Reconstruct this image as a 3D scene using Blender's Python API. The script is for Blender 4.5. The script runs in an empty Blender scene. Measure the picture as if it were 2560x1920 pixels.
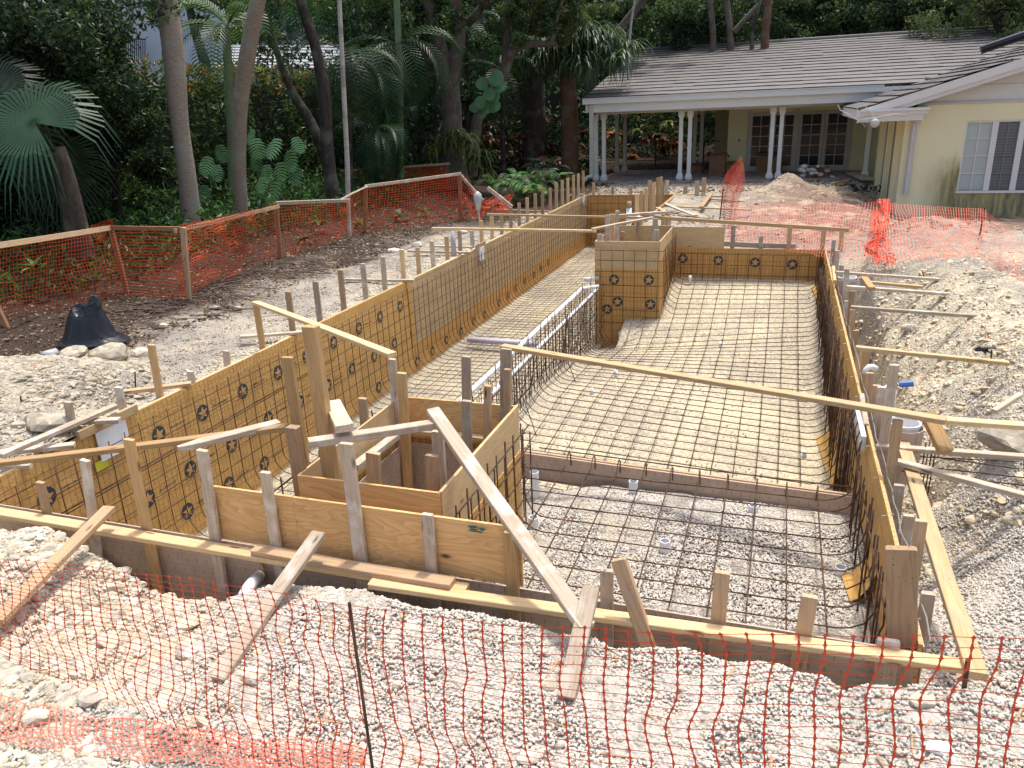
import bpy, math, random
import numpy as np
from mathutils import Vector, Matrix
rnd = random.Random(7); nr = np.random.RandomState(11)
sc = bpy.context.scene; COL = sc.collection
# ---------------------------------------------------------------- camera
F = 1932.0; CX, CY = 1280.0, 960.0; H = 2.8
def _n(v): v = np.array(v, float); return v / np.linalg.norm(v)
_Y = _n((691, 715, -F)); _X = _n((5870, -433, F)); _X = _n(_X - _Y * _X.dot(_Y)); _Z = np.cross(_X, _Y)
MR = np.array([_X, _Y, _Z]); CAM = np.array([0, 0, H])
cd = bpy.data.cameras.new('camera'); cam = bpy.data.objects.new('camera', cd); COL.objects.link(cam)
m = Matrix([[MR[i][j] for j in range(3)] for i in range(3)]).to_4x4(); m.translation = (0, 0, H)
cam.matrix_world = m; cd.sensor_width = 36; cd.lens = F / 2560 * 36; cd.clip_start = .05; cd.clip_end = 900
sc.camera = cam
# ---------------------------------------------------------------- sky, sun, exposure
SUN_EL, SUN_AZ = math.radians(75), math.radians(18)      # azimuth measured from +Y towards +X
w = bpy.data.worlds.new('World'); sc.world = w; w.use_nodes = True
nt = w.node_tree; sky = nt.nodes.new('ShaderNodeTexSky'); sky.sky_type = 'NISHITA'; sky.sun_disc = False
sky.sun_elevation = SUN_EL; sky.sun_rotation = SUN_AZ; sky.air_density = 1.3; sky.dust_density = 5; sky.ozone_density = 1
bg = nt.nodes['Background']; bg.inputs[1].default_value = .15; nt.links.new(sky.outputs[0], bg.inputs[0])
sl = bpy.data.lights.new('sun', 'SUN'); sl.energy = 2.4; sl.angle = math.radians(4); sl.color = (1, .95, .87)
so = bpy.data.objects.new('sun', sl); COL.objects.link(so)
sd = Vector((math.sin(SUN_AZ) * math.cos(SUN_EL), math.cos(SUN_AZ) * math.cos(SUN_EL), math.sin(SUN_EL)))
so.rotation_euler = sd.to_track_quat('Z', 'Y').to_euler()
sc.view_settings.view_transform = 'Standard'; sc.view_settings.look = 'None'; sc.view_settings.exposure = .66
sc.view_settings.gamma = 1
# ---------------------------------------------------------------- rays of the photograph -> points on real planes
def ray(px, py): return _n(MR @ np.array([px - CX, -(py - CY), -F]))
def G(px, py, z=0.0): d = ray(px, py); return CAM + d * ((z - H) / d[2])
def PY(px, py, y): d = ray(px, py); return CAM + d * (y / d[1])
def PX(px, py, x): d = ray(px, py); return CAM + d * (x / d[0])
def proj(p): c = MR.T @ (np.array(p, float) - CAM); return CX - F * c[0] / c[2], CY + F * c[1] / c[2]
# crops used while reading the photograph: zoomed coordinates -> photograph pixels
CR = {'4': (0, 640, .3888), '5': (850, 640, .3888), '6': (1700, 640, .3888), '7': (0, 1280, .3888), '8': (850, 1280, .3888),
      '9': (1700, 1280, .3888), '3': (1700, 0, .3888), '2': (850, 0, .3888), '1': (0, 0, .3888), 'b': (1400, 440, .226),
      'c': (1040, 380, .3165), 'd': (640, 720, .3165), 'm': (480, 420, .614), 'f': (1640, 520, .2351), 'g': (2000, 860, .2411),
      'h': (2100, 240, .208), 'k': (1440, 260, .3307), 'j': (1840, 260, .3152), 'q': (2200, 1080, .42), 's': (680, 1120, .2939), 'o': (0, 520, .2351), 'e': (0, 940, .2712),
      'D': (0, 0, 1.1573)}
def c(k, x, y): a = CR[k]; return (a[0] + x * a[2], a[1] + y * a[2])
# ---------------------------------------------------------------- object helpers
def tag(o, label=None, cat=None, group=None, kind=None):
    if label: o['label'] = label
    if cat: o['category'] = cat
    if group: o['group'] = group
    if kind: o['kind'] = kind
    return o
def thing(name, loc, label, cat, group=None):
    o = bpy.data.objects.new(name, None); COL.objects.link(o); o.location = tuple(float(v) for v in loc); o.empty_display_size = .1
    return tag(o, label, cat, group)
def chain_loc(p):
    L = Vector((0, 0, 0))
    while p is not None: L = L + p.location; p = p.parent
    return L
def link(name, me, mat, parent=None, M=None):
    o = bpy.data.objects.new(name, me); COL.objects.link(o)
    if mat is not None:
        me.materials.clear()
        for q in (mat if isinstance(mat, (list, tuple)) else [mat]): me.materials.append(q)
    if M is None: M = Matrix.Identity(4)
    if parent is not None:
        o.parent = parent
        # parents are either pure translations (Empties) or meshes with any matrix
        PW = parent_world(parent); o.matrix_basis = PW.inverted() @ M
    else: o.matrix_basis = M
    return o
def parent_world(p):
    M = p.matrix_basis.copy() if p.type != 'EMPTY' else Matrix.Translation(p.location)
    return parent_world(p.parent) @ M if p.parent is not None else M
def npmesh(name, V, Fc, smooth=False):
    V = np.asarray(V, np.float32).reshape(-1, 3); Fc = np.asarray(Fc, np.int32); k = Fc.shape[1]; n = len(Fc)
    me = bpy.data.meshes.new(name); me.vertices.add(len(V)); me.vertices.foreach_set('co', V.ravel())
    me.loops.add(n * k); me.loops.foreach_set('vertex_index', Fc.ravel()); me.polygons.add(n)
    me.polygons.foreach_set('loop_start', np.arange(0, n * k, k, dtype=np.int32))
    me.polygons.foreach_set('use_smooth', np.full(n, smooth)); me.update(calc_edges=True); return me
class MB:
    def __init__(s): s.v = []; s.f = []
    def quad(s, a, b, c_, d): i = len(s.v); s.v += [tuple(a), tuple(b), tuple(c_), tuple(d)]; s.f.append((i, i + 1, i + 2, i + 3))
    def poly(s, pts): i = len(s.v); s.v += [tuple(p) for p in pts]; s.f.append(tuple(range(i, i + len(pts))))
    def box(s, x0, x1, y0, y1, z0, z1):
        i = len(s.v); s.v += [(x, y, z) for z in (z0, z1) for y in (y0, y1) for x in (x0, x1)]
        s.f += [tuple(i + q for q in t) for t in ((0, 2, 3, 1), (4, 5, 7, 6), (0, 1, 5, 4), (2, 6, 7, 3), (0, 4, 6, 2), (1, 3, 7, 5))]
    def prism(s, pts, dv):
        n = len(pts); i = len(s.v); dv = np.array(dv, float)
        s.v += [tuple(p) for p in pts] + [tuple(np.array(p) + dv) for p in pts]
        s.f.append(tuple(range(i + n - 1, i - 1, -1))); s.f.append(tuple(range(i + n, i + 2 * n)))
        for k in range(n): s.f.append((i + k, i + (k + 1) % n, i + n + (k + 1) % n, i + n + k))
    def tube(s, pts, r, n=6, cap=True):
        pts = [np.array(p, float) for p in pts]; rr = r if hasattr(r, '__len__') else [r] * len(pts); i0 = len(s.v); ref = None
        for k, p in enumerate(pts):
            t = _n(pts[min(k + 1, len(pts) - 1)] - pts[max(k - 1, 0)])
            if ref is None: ref = np.array((0, 0, 1.)) if abs(t[2]) < .8 else np.array((1., 0, 0))
            a = _n(ref - t * t.dot(ref)); b = np.cross(t, a); ref = a
            for j in range(n):
                an = 2 * math.pi * j / n; s.v.append(tuple(p + rr[k] * (a * math.cos(an) + b * math.sin(an))))
        for k in range(len(pts) - 1):
            for j in range(n):
                q = i0 + k * n; s.f.append((q + j, q + (j + 1) % n, q + n + (j + 1) % n, q + n + j))
        if cap: s.f.append(tuple(range(i0 + n - 1, i0 - 1, -1))); q = i0 + (len(pts) - 1) * n; s.f.append(tuple(range(q, q + n)))
    def build(s, name, mat, parent=None, smooth=False, M=None):
        me = bpy.data.meshes.new(name); me.from_pydata(s.v, [], s.f); me.update()
        if smooth: me.polygons.foreach_set('use_smooth', [True] * len(me.polygons))
        return link(name, me, mat, parent, M)
def frame(p0, p1, up):
    p0 = np.array(p0, float); p1 = np.array(p1, float); x = _n(p1 - p0); z = np.array(up, float); z = _n(z - x * z.dot(x)); y = np.cross(z, x)
    M = Matrix([[x[0], y[0], z[0], 0], [x[1], y[1], z[1], 0], [x[2], y[2], z[2], 0], [0, 0, 0, 1]]); mid = (p0 + p1) / 2
    M.translation = tuple(mid); return M, float(np.linalg.norm(p1 - p0))
def beam_mesh(L, w, t, ch=.004, bow=.0, point=0, seg=None):
    """length along local X, width along Y, thickness along Z, worn (chamfered) edges and a slight bow"""
    seg = seg or max(1, min(8, int(L / .5))); V = []; Fc = []; c_ = min(ch, w / 4, t / 4); wy, tz = w / 2, t / 2
    prof = [(wy, -tz + c_), (wy, tz - c_), (wy - c_, tz), (-wy + c_, tz), (-wy, tz - c_), (-wy, -tz + c_), (-wy + c_, -tz), (wy - c_, -tz)]
    b1 = rnd.uniform(-1, 1) * bow; b2 = rnd.uniform(-1, 1) * bow
    ts = [0] + [c_ / L] + [k / seg for k in range(1, seg)] + [1 - c_ / L] + [1]
    if point: ts = [0] + [c_ / L] + [k / seg for k in range(1, seg)] + [1 - .16 / L, 1]
    for i, u in enumerate(ts):
        e = .9 if (i == 0 or i == len(ts) - 1) else 1
        if point and i == len(ts) - 1: e = .35
        s_ = math.sin(math.pi * u)
        for (a, b) in prof: V.append((-L / 2 + u * L, a * e + b1 * s_, b * (1 if not (point and i == len(ts) - 1) else .8) + b2 * s_))
    n = len(ts)
    for i in range(n - 1):
        for j in range(8): q = i * 8; Fc.append((q + j, q + (j + 1) % 8, q + 8 + (j + 1) % 8, q + 8 + j))
    Fc.append(tuple(range(7, -1, -1))); Fc.append(tuple(range((n - 1) * 8, n * 8)))
    me = bpy.data.meshes.new('m'); me.from_pydata(V, [], [f[::-1] for f in Fc]); me.update(); return me
def beam(name, p0, p1, w, t, up, mat, parent=None, label=None, cat=None, group=None, ch=.004, bow=.004, point=0):
    M, L = frame(p0, p1, up); me = beam_mesh(L, w, t, ch, bow, point); me.name = name
    o = link(name, me, mat, parent, M)
    if label: tag(o, label, cat, group)
    return o
# ---------------------------------------------------------------- numpy value noise
_perm = nr.rand(64, 64)
def vnoise(x, y, s=1.0, o=0):
    x = np.asarray(x, float) * s + 13.7 * (o + 1); y = np.asarray(y, float) * s + 7.3 * (o + 2)
    xi = np.floor(x).astype(int); yi = np.floor(y).astype(int); fx = x - xi; fy = y - yi; fx = fx * fx * (3 - 2 * fx); fy = fy * fy * (3 - 2 * fy)
    g = lambda a, b: _perm[a % 64, b % 64]
    return (g(xi, yi) * (1 - fx) + g(xi + 1, yi) * fx) * (1 - fy) + (g(xi, yi + 1) * (1 - fx) + g(xi + 1, yi + 1) * fx) * fy - .5
# ---------------------------------------------------------------- materials
class NT:
    def __init__(s, name):
        s.m = bpy.data.materials.new(name); s.m.use_nodes = True; s.t = s.m.node_tree; s.b = s.t.nodes['Principled BSDF']
        s.b.inputs['Roughness'].default_value = .8; s.b.inputs['Specular IOR Level'].default_value = .25
    def n(s, ty, **kw):
        q = s.t.nodes.new(ty)
        for k, v in kw.items():
            if k[0] == 'i' and k[1:].isdigit(): s.set(q.inputs[int(k[1:])], v)
            else: setattr(q, k, v)
        return q
    def set(s, inp, v):
        if isinstance(v, bpy.types.NodeSocket): s.t.links.new(v, inp)
        elif isinstance(v, bpy.types.Node): s.t.links.new(v.outputs[0], inp)
        else: inp.default_value = v
    def math(s, op, a, b=0.0, c_=0.0, clamp=False): return s.n('ShaderNodeMath', operation=op, use_clamp=clamp, i0=a, i1=b, i2=c_).outputs[0]
    def coord(s, kind='Object', scale=(1, 1, 1)):
        tc = s.n('ShaderNodeTexCoord').outputs[kind]; mp = s.n('ShaderNodeMapping', i0=tc); mp.inputs['Scale'].default_value = scale; return mp.outputs[0]
    def world(s, scale=(1, 1, 1)):
        g = s.n('ShaderNodeNewGeometry').outputs['Position']; mp = s.n('ShaderNodeMapping', i0=g); mp.inputs['Scale'].default_value = scale; return mp.outputs[0]
    def noise(s, v, sc_, det=4, rough=.55, dist=0):
        q = s.n('ShaderNodeTexNoise'); s.set(q.inputs['Vector'], v); q.inputs['Scale'].default_value = sc_; q.inputs['Detail'].default_value = det
        q.inputs['Roughness'].default_value = rough; q.inputs['Distortion'].default_value = dist; return q.outputs['Fac']
    def vor(s, v, sc_, feat='F1', out='Distance'):
        q = s.n('ShaderNodeTexVoronoi', feature=feat); s.set(q.inputs['Vector'], v); q.inputs['Scale'].default_value = sc_; return q.outputs[out]
    def ramp(s, f, stops, interp='LINEAR'):
        q = s.n('ShaderNodeValToRGB'); s.set(q.inputs[0], f); e = q.color_ramp.elements; q.color_ramp.interpolation = interp
        while len(e) < len(stops): e.new(.5)
        for k, (p, col) in enumerate(stops): e[k].position = p; e[k].color = (col if hasattr(col, '__len__') else (col,) * 3) if hasattr(col, '__len__') and len(col) == 4 else (tuple(col) if hasattr(col, '__len__') else (col,) * 3) + (1,)
        return q.outputs[0]
    def mix(s, f, a, b, mode='MIX'):
        q = s.n('ShaderNodeMix', data_type='RGBA', blend_type=mode); s.set(q.inputs[0], f)
        s.set(q.inputs[6], a if not isinstance(a, tuple) else a + (1,) * (4 - len(a))); s.set(q.inputs[7], b if not isinstance(b, tuple) else b + (1,) * (4 - len(b))); return q.outputs[2]
    def bump(s, h, st=.3, d=.01):
        q = s.n('ShaderNodeBump'); q.inputs['Strength'].default_value = st; q.inputs['Distance'].default_value = d; s.set(q.inputs['Height'], h)
        s.t.links.new(q.outputs[0], s.b.inputs['Normal'])
    def col(s, v): s.set(s.b.inputs['Base Color'], v if not isinstance(v, tuple) else v + (1,)); return s
    def rough(s, v): s.set(s.b.inputs['Roughness'], v); return s
def plain(name, col, rough=.6, metal=0, var=.12, sc_=6):
    t = NT(name); f = t.noise(t.coord('Object'), sc_, 5)
    t.col(t.mix(f, tuple(v * (1 - var) for v in col), tuple(min(1, v * (1 + var)) for v in col))); t.rough(rough); t.b.inputs['Metallic'].default_value = metal
    t.bump(f, .15, .01); return t.m
def wood(name, c0, c1, dark, dirt=(.32, .29, .26), dirtamt=.35, sy=1.0, rnd_amt=.5):
    t = NT(name); oi = t.n('ShaderNodeObjectInfo').outputs['Random']; g = t.n('ShaderNodeTexCoord').outputs['Object']
    off = t.n('ShaderNodeVectorMath', operation='ADD', i0=g); cb = t.n('ShaderNodeCombineXYZ'); k = t.math('MULTIPLY', oi, 37.0)
    for q in range(3): t.set(cb.inputs[q], k)
    t.set(off.inputs[1], cb.outputs[0]); v = off.outputs[0]
    mp = t.n('ShaderNodeMapping', i0=v); mp.inputs['Scale'].default_value = (.9, 14 * sy, 14 * sy); warp = t.noise(mp.outputs[0], .8, 3, .5, 0)
    mp2 = t.n('ShaderNodeMapping', i0=v); mp2.inputs['Scale'].default_value = (1.6, 60 * sy, 60 * sy); fine = t.noise(mp2.outputs[0], 2.2, 5, .65, .6)
    ring = t.math('FRACT', t.math('MULTIPLY', warp, 9.0)); ring = t.math('MULTIPLY', t.math('SUBTRACT', 1.0, ring), ring); ring = t.math('MULTIPLY', ring, 3.4)
    grain = t.math('ADD', t.math('MULTIPLY', ring, .5), t.math('MULTIPLY', fine, .6))
    base = t.mix(t.ramp(grain, [(.2, 0), (.85, 1)]), c1, c0)
    # knots
    mk = t.n('ShaderNodeMapping', i0=v); mk.inputs['Scale'].default_value = (2.2, 9, 9); kd = t.vor(mk.outputs[0], 1.0)
    base = t.mix(t.ramp(kd, [(.0, 1), (.07, .8), (.13, 0)]), base, dark)
    # blotches of dried cement and damp
    dn = t.noise(v, 5, 6, .62, .3); base = t.mix(t.math('MULTIPLY', t.ramp(dn, [(.5, 0), (.64, 1)]), dirtamt), base, dirt)
    sp = t.vor(v, 28); base = t.mix(t.math('MULTIPLY', t.ramp(sp, [(.10, 1), (.16, 0)]), t.ramp(t.noise(v, 3, 2), [(.5, 0), (.6, .8)])), base, dark)
    tone = t.math('ADD', t.math('MULTIPLY', oi, rnd_amt), 1 - rnd_amt * .5)
    cb2 = t.n('ShaderNodeCombineColor')
    for q in range(3): t.set(cb2.inputs[q], tone)
    base = t.mix(1.0, base, cb2.outputs[0], 'MULTIPLY'); t.col(base); t.rough(.85); t.bump(t.math('ADD', grain, t.math('MULTIPLY', dn, .5)), .35, .004); return t.m
W_NEW = wood('lumber_new', (.66, .48, .27), (.53, .35, .175), (.16, .08, .035), (.40, .33, .25), .35)
W_YEL = wood('lumber_yellow', (.56, .37, .18), (.42, .25, .105), (.15, .07, .03), (.37, .29, .20), .35)
W_BRN = wood('lumber_brown', (.52, .36, .22), (.38, .24, .135), (.08, .04, .02), (.34, .28, .22), .45)
W_GRY = wood('lumber_weathered', (.50, .41, .315), (.36, .28, .20), (.07, .05, .035), (.62, .58, .52), .7)
W_ORA = wood('lumber_orange', (.40, .20, .10), (.29, .135, .07), (.10, .04, .02), (.34, .2, .13), .3)
def plywood(name, c0, c1, knot, sx=1.0):
    t = NT(name); oi = t.n('ShaderNodeObjectInfo').outputs['Random']; g = t.n('ShaderNodeTexCoord').outputs['Object']
    cb = t.n('ShaderNodeCombineXYZ'); k = t.math('MULTIPLY', oi, 23.0)
    for q in range(3): t.set(cb.inputs[q], k)
    v = t.n('ShaderNodeVectorMath', operation='ADD', i0=g, i1=cb.outputs[0]).outputs[0]
    mp = t.n('ShaderNodeMapping', i0=v); mp.inputs['Scale'].default_value = (.75 * sx, 4.2, 1); a = t.noise(mp.outputs[0], 1.2, 3, .5, .7)
    r = t.math('FRACT', t.math('MULTIPLY', a, 13.0)); r = t.ramp(r, [(0, 0), (.75, .75), (.93, 1), (1, 0)])
    m2 = t.n('ShaderNodeMapping', i0=v); m2.inputs['Scale'].default_value = (2, 90, 1); fn = t.noise(m2.outputs[0], 2, 4)
    base = t.mix(t.math('ADD', t.math('MULTIPLY', r, .62), t.math('MULTIPLY', fn, .35)), c0, c1)
    mk = t.n('ShaderNodeMapping', i0=v); mk.inputs['Scale'].default_value = (1.6, 3.6, 1); kd = t.vor(mk.outputs[0], 1.25)
    base = t.mix(t.ramp(kd, [(0, 1), (.045, .85), (.085, .15), (.12, 0)]), base, knot)
    base = t.mix(t.math('MULTIPLY', t.ramp(t.noise(v, 2.2, 5), [(.5, 0), (.75, 1)]), .35), base, tuple(q * .62 for q in c1)); t.col(base); t.rough(.75); t.bump(fn, .2, .003); return t.m
PLY = plywood('plywood', (.80, .53, .25), (.55, .30, .11), (.10, .045, .02))
PLYD = plywood('plywood_pale', (.66, .48, .27), (.50, .33, .16), (.12, .06, .03))
def paper(name, base_c, lath=True, rowc=(.28, .17, .075)):
    """building paper stapled behind wire lath: courses of dashes, creases and a fine wire grid"""
    t = NT(name); g = t.n('ShaderNodeTexCoord').outputs['Object']; sp = t.n('ShaderNodeSeparateXYZ', i0=g); x, y = sp.outputs[0], sp.outputs[1]
    nz = t.noise(g, 3.2, 5, .6, .4); n2 = t.noise(g, 1.1, 3)
    colr = t.mix(t.ramp(nz, [(.3, 0), (.7, 1)]), tuple(v * .84 for v in base_c), tuple(min(1, v * 1.1) for v in base_c))
    colr = t.mix(t.math('MULTIPLY', t.ramp(n2, [(.5, 0), (.8, 1)]), .5), colr, tuple(v * .78 for v in base_c))
    yw = t.math('ADD', y, t.math('MULTIPLY', t.noise(g, 2.5, 2), .05))
    rf = t.math('FRACT', t.math('MULTIPLY', yw, 11.0)); rows = t.ramp(rf, [(0, 1), (.1, 0), (.9, 0), (1, 1)])
    row = t.math('FLOOR', t.math('MULTIPLY', yw, 11.0)); xs = t.math('ADD', t.math('MULTIPLY', x, 11.5), t.math('MULTIPLY', row, .5))
    xf = t.math('FRACT', xs); tick = t.math('MULTIPLY', t.math('LESS_THAN', xf, .13), t.math('MULTIPLY', t.math('GREATER_THAN', rf, .3), t.math('LESS_THAN', rf, .72)))
    colr = t.mix(t.math('MULTIPLY', rows, .30), colr, rowc); colr = t.mix(t.math('MULTIPLY', tick, .55), colr, rowc)
    if lath:
        vx = t.ramp(t.math('FRACT', t.math('MULTIPLY', x, 15.0)), [(0, 1), (.11, 0)], 'CONSTANT'); vy = t.ramp(t.math('FRACT', t.math('MULTIPLY', t.math('ADD', y, .03), 6.6)), [(0, 1), (.055, 0)], 'CONSTANT')
        colr = t.mix(t.math('MULTIPLY', t.math('MAXIMUM', vx, vy), .62), colr, (.17, .085, .04))
    t.col(colr); t.rough(.7); cre = t.noise(t.coord('Object', (1.2, 4, 1)), 4, 4, .6, 1.2)
    t.bump(t.math('ADD', t.math('MULTIPLY', rf, .35), cre), .5, .02); return t.m
PAPER = paper('paper_orange', (.70, .41, .14)); PAPER_N = paper('paper_orange_plain', (.62, .35, .10), False)
PAPERF = paper('paper_far', (.64, .35, .11)); PAPER_B = paper('paper_brown', (.52, .40, .31), False, (.26, .18, .13))
PLYL = paper('lathed_plywood', (.55, .40, .22), True, (.33, .235, .13))
def rebar_mat():
    t = NT('rebar_rust'); g = t.world(); f = t.noise(g, 9, 4); t.col(t.mix(t.ramp(f, [(.35, 0), (.62, 1)]), (.045, .031, .024), (.14, .08, .048))); t.rough(.75)
    t.b.inputs['Metallic'].default_value = .3; return t.m
REBAR = rebar_mat()
PVC = plain('pvc_white', (.74, .76, .78), .35, 0, .06); PVCG = plain('pvc_grey', (.42, .43, .46), .4)
BLACKP = plain('black_plastic', (.018, .02, .026), .33, 0, .3, 3); NET = plain('orange_net', (.68, .075, .03), .45, 0, .1, 2)
NETD = plain('orange_net_dark', (.60, .085, .025), .5, 0, .15, 1.5); NETP = plain('orange_net_pale', (.74, .16, .10), .5, 0, .1, 2)
GREYD = plain('emblem_ink', (.055, .062, .075), .7, 0, .25, 30); STARC = plain('emblem_paper', (.60, .36, .13), .7, 0, .1, 20)
# ================================================================ GROUND
XL, XR, YN, YF = -6.2, .87, 3.94, 26.1          # pool: left wall, right wall, near wall, far wall (top of forms z = 0)
YM, XB0, XB1, YB = 16.1, -3.27, -2.06, 14.4     # far wall of the wide part, peninsula box
_cr = [(0, 1338), (101, 1330), (163, 1370), (233, 1410), (323, 1470), (389, 1502), (505, 1513), (564, 1523), (591, 1500), (661, 1480), (778, 1474), (855, 1486), (986, 1513),
       (1052, 1529), (1161, 1540), (1278, 1568), (1387, 1595), (1472, 1607), (1530, 1630), (1628, 1638), (1710, 1642), (1817, 1673), (1933, 1680), (2050, 1712), (2112, 1743), (2167, 1731), (2283, 1735), (2420, 1745)]
_cp = np.array([PY(a, b, 3.5) for a, b in _cr]); _cx, _cz = _cp[:, 0], _cp[:, 2]
def gs(x, y, cx, cy, r, hh, ry=None): ry = ry or r; return hh * np.exp(-((x - cx) / r) ** 2 - ((y - cy) / ry) ** 2)
def sst(a, b, v): t = np.clip((v - a) / (b - a), 0, 1); return t * t * (3 - 2 * t)
HOLE = G(2372, 1000, .15); ROCKM = G(70, 960, .2); MND = PY(1972, 470, 26.5)
def hgt(x, y):
    x = np.asarray(x, float); y = np.asarray(y, float)
    z = np.zeros(np.broadcast(x, y).shape)
    z = z + sst(-9.5, -14, x) * .35 + .12 * vnoise(x, y, .5, 1) + .05 * vnoise(x, y, 1.7, 2)
    z = z + gs(x, y, ROCKM[0] - .3, ROCKM[1] - .1, 1.3, .55) + gs(x, y, -6.75, 6.4, .3, -.3, .8) - .07
    z = z + gs(x, y, -9.6, 15.5, .7, .16, 2.5) + gs(x, y, -9.2, 11, .6, .1, 1.2)
    # right-hand bank
    tr = sst(.9, 2.7, x); wy = sst(4.6, 6.2, y) * (1 - sst(12.5, 15.0, y))
    low = -.42 * (1 - sst(13, 17, y)) - .62 * wy; hi = .22 * sst(2.5, 5, y) * (1 - sst(16.5, 19, y)) - .1 * sst(17, 20, y)
    zr = low * (1 - tr) + hi * tr + .10 * vnoise(x, y, 1.4, 5) + .14 * vnoise(x, y, .8, 9) * tr
    zr = zr + (.20 * np.abs(vnoise(x, y, 2.2, 13)) + .12 * vnoise(x, y, 3.6, 15) + .07 * vnoise(x, y, 7.5, 14)) * sst(1.0, 1.6, x) * sst(5, 6.5, y) * (1 - sst(13, 15, y))
    zr = zr + gs(x, y, HOLE[0], HOLE[1], .26, -.75, .3) - .55 * sst(1.0, 1.15, x) * sst(1.62, 1.38, x + .12 * vnoise(x, y, 2, 17)) * sst(8.5, 10.5, y) * sst(15, 13.8, y) + gs(x, y, HOLE[0] + .45, HOLE[1] - .5, .4, .22, .4) + gs(x, y, 3.2, 9, .9, .25, 2.2)
    zr = zr + gs(x, y, 3.3, 17.8, 1.3, .25, 1.2) - .35 * sst(19, 22, y) * sst(1.8, 3.2, x) * (1 - sst(30, 33, y))
    wr = sst(.7, 1.0, x) * (1 - sst(28.5, 30.5, y)); z = z * (1 - wr) + zr * wr
    # far middle, spoil heap in front of the porch
    md = gs(x, y, MND[0], MND[1], .55, .42, .8) + gs(x, y, MND[0], MND[1] - .4, 1.1, .22, 1.5) + gs(x, y, MND[0] + 1.7, MND[1] + .8, 1.0, .12, 1.0) + gs(x, y, MND[0] + .2, MND[1] - 2.6, 1.7, .22, 1.7)
    z = z + md - gs(x, y, -1.9, 21.5, 1.3, .35, 2.0) * sst(XB1 - .2, XB1 + .5, x)
    # near strip
    cz = np.interp(x, _cx, _cz); zn = np.interp(x, [-7, -3.5, -1, 1, 3], [-.05, -.16, -.12, .0, .12]) + .06 * vnoise(x, y, 1.6, 3) + .03 * vnoise(x, y, 4, 4)
    t = sst(2.2, 3.5, y); zz = zn * (1 - t) + (cz + .05 * vnoise(x, y, 3, 6) + .03 * vnoise(x, y, 9, 7)) * t - sst(3.52, 3.85, y) * .42
    wn = (1 - sst(3.95, 4.9, y)); wn = np.where(x < XL, wn, np.where(x < XR, (y < 5) * 1.0, wn)); z = z * (1 - wn) + zz * wn
    far = sst(29.0, 29.8, y) * (x < 3.2); z = z * (1 - far) - .03 * far
    return z
def axis(stops):
    out = []
    for (a, b, n) in stops: out += list(np.linspace(a, b, n, endpoint=False))
    return np.array(out + [stops[-1][1]])
gx = axis([(-90, -30, 12), (-30, -14, 30), (-14, XL - .06, 120), (XL - .06, XB0 - .05, 110), (XB0 - .05, XB1 + .05, 40), (XB1 + .05, XR + .06, 110), (XR + .06, 7, 170), (7, 14, 25), (14, 90, 16)])
gy = axis([(-2, 1.2, 8), (1.2, YN - .08, 130), (YN - .08, 4.1, 4), (4.1, YB, 170), (YB, YM + .08, 24), (YM + .08, YF + .08, 110), (YF + .08, 32, 60), (32, 60, 28), (60, 220, 10)])
XX, YY = np.meshgrid(gx, gy); ZZ = hgt(XX, YY)
det = sst(40, 14, YY); ZZ = ZZ + det * (.03 * vnoise(XX, YY, 7, 11) + .02 * vnoise(XX, YY, 15, 12))
nx, ny = len(gx), len(gy); idx = np.arange(nx * ny).reshape(ny, nx)
q = np.stack([idx[:-1, :-1], idx[:-1, 1:], idx[1:, 1:], idx[1:, :-1]], -1).reshape(-1, 4)
cxm = ((XX[:-1, :-1] + XX[1:, 1:]) / 2).ravel(); cym = ((YY[:-1, :-1] + YY[1:, 1:]) / 2).ravel()
inpool = ((cxm > XL - .06) & (cxm < XR + .06) & (cym > YN - .08) & (cym < YM + .08)) | ((cxm > XL - .06) & (cxm < XB0 - .05) & (cym > YM) & (cym < YF + .08))
q = q[~inpool]
gm = npmesh('ground', np.stack([XX, YY, ZZ], -1).reshape(-1, 3), q, True)
# soil zones: R leaf litter, G white washed gravel, B reddish spoil
lit = sst(-7.6, -9.3, XX + 1.6 * vnoise(XX, YY, .9, 20) + .8 * vnoise(XX, YY, 3, 21)) * sst(3, 6, YY); lit = np.maximum(lit, sst(17.5, 20, YY) * sst(-5.8, -6.5, XX))
lit = np.maximum(lit, sst(31, 33, YY) * 1.0)
gra = sst(.35, .65, .5 + 1.2 * vnoise(XX, YY, 1.1, 22)) * (YY < 4.2) * sst(-4.6, -2.6, XX); gra = np.maximum(gra, (YY < 3.6) * sst(-3.0, -1.6, XX)); gra = np.maximum(gra, sst(.9, 1.1, XX) * sst(7.5, 5.6, YY + XX * -.3))
lim = sst(.95, 1.3, XX) * sst(5.2, 6.5, YY) * sst(17, 14.5, YY + .3 * XX) * sst(-.28, .0, vnoise(XX, YY, .9, 25)); lim = np.maximum(lim, sst(-1.8, -3.2, XX) * (YY < 3.9)); lim = np.maximum(lim, .8 * sst(-6.9, -6.5, XX) * (XX < -6) * sst(4.4, 5, YY))
red = sst(16.4, 18, YY + .8 * vnoise(XX, YY, 1, 23)) * sst(-2, .8, XX) * sst(28, 25, YY)
vc = gm.color_attributes.new('zone', 'FLOAT_COLOR', 'POINT'); vc.data.foreach_set('color', np.stack([lit, gra, red, lim], -1).astype(np.float32).ravel())
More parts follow.
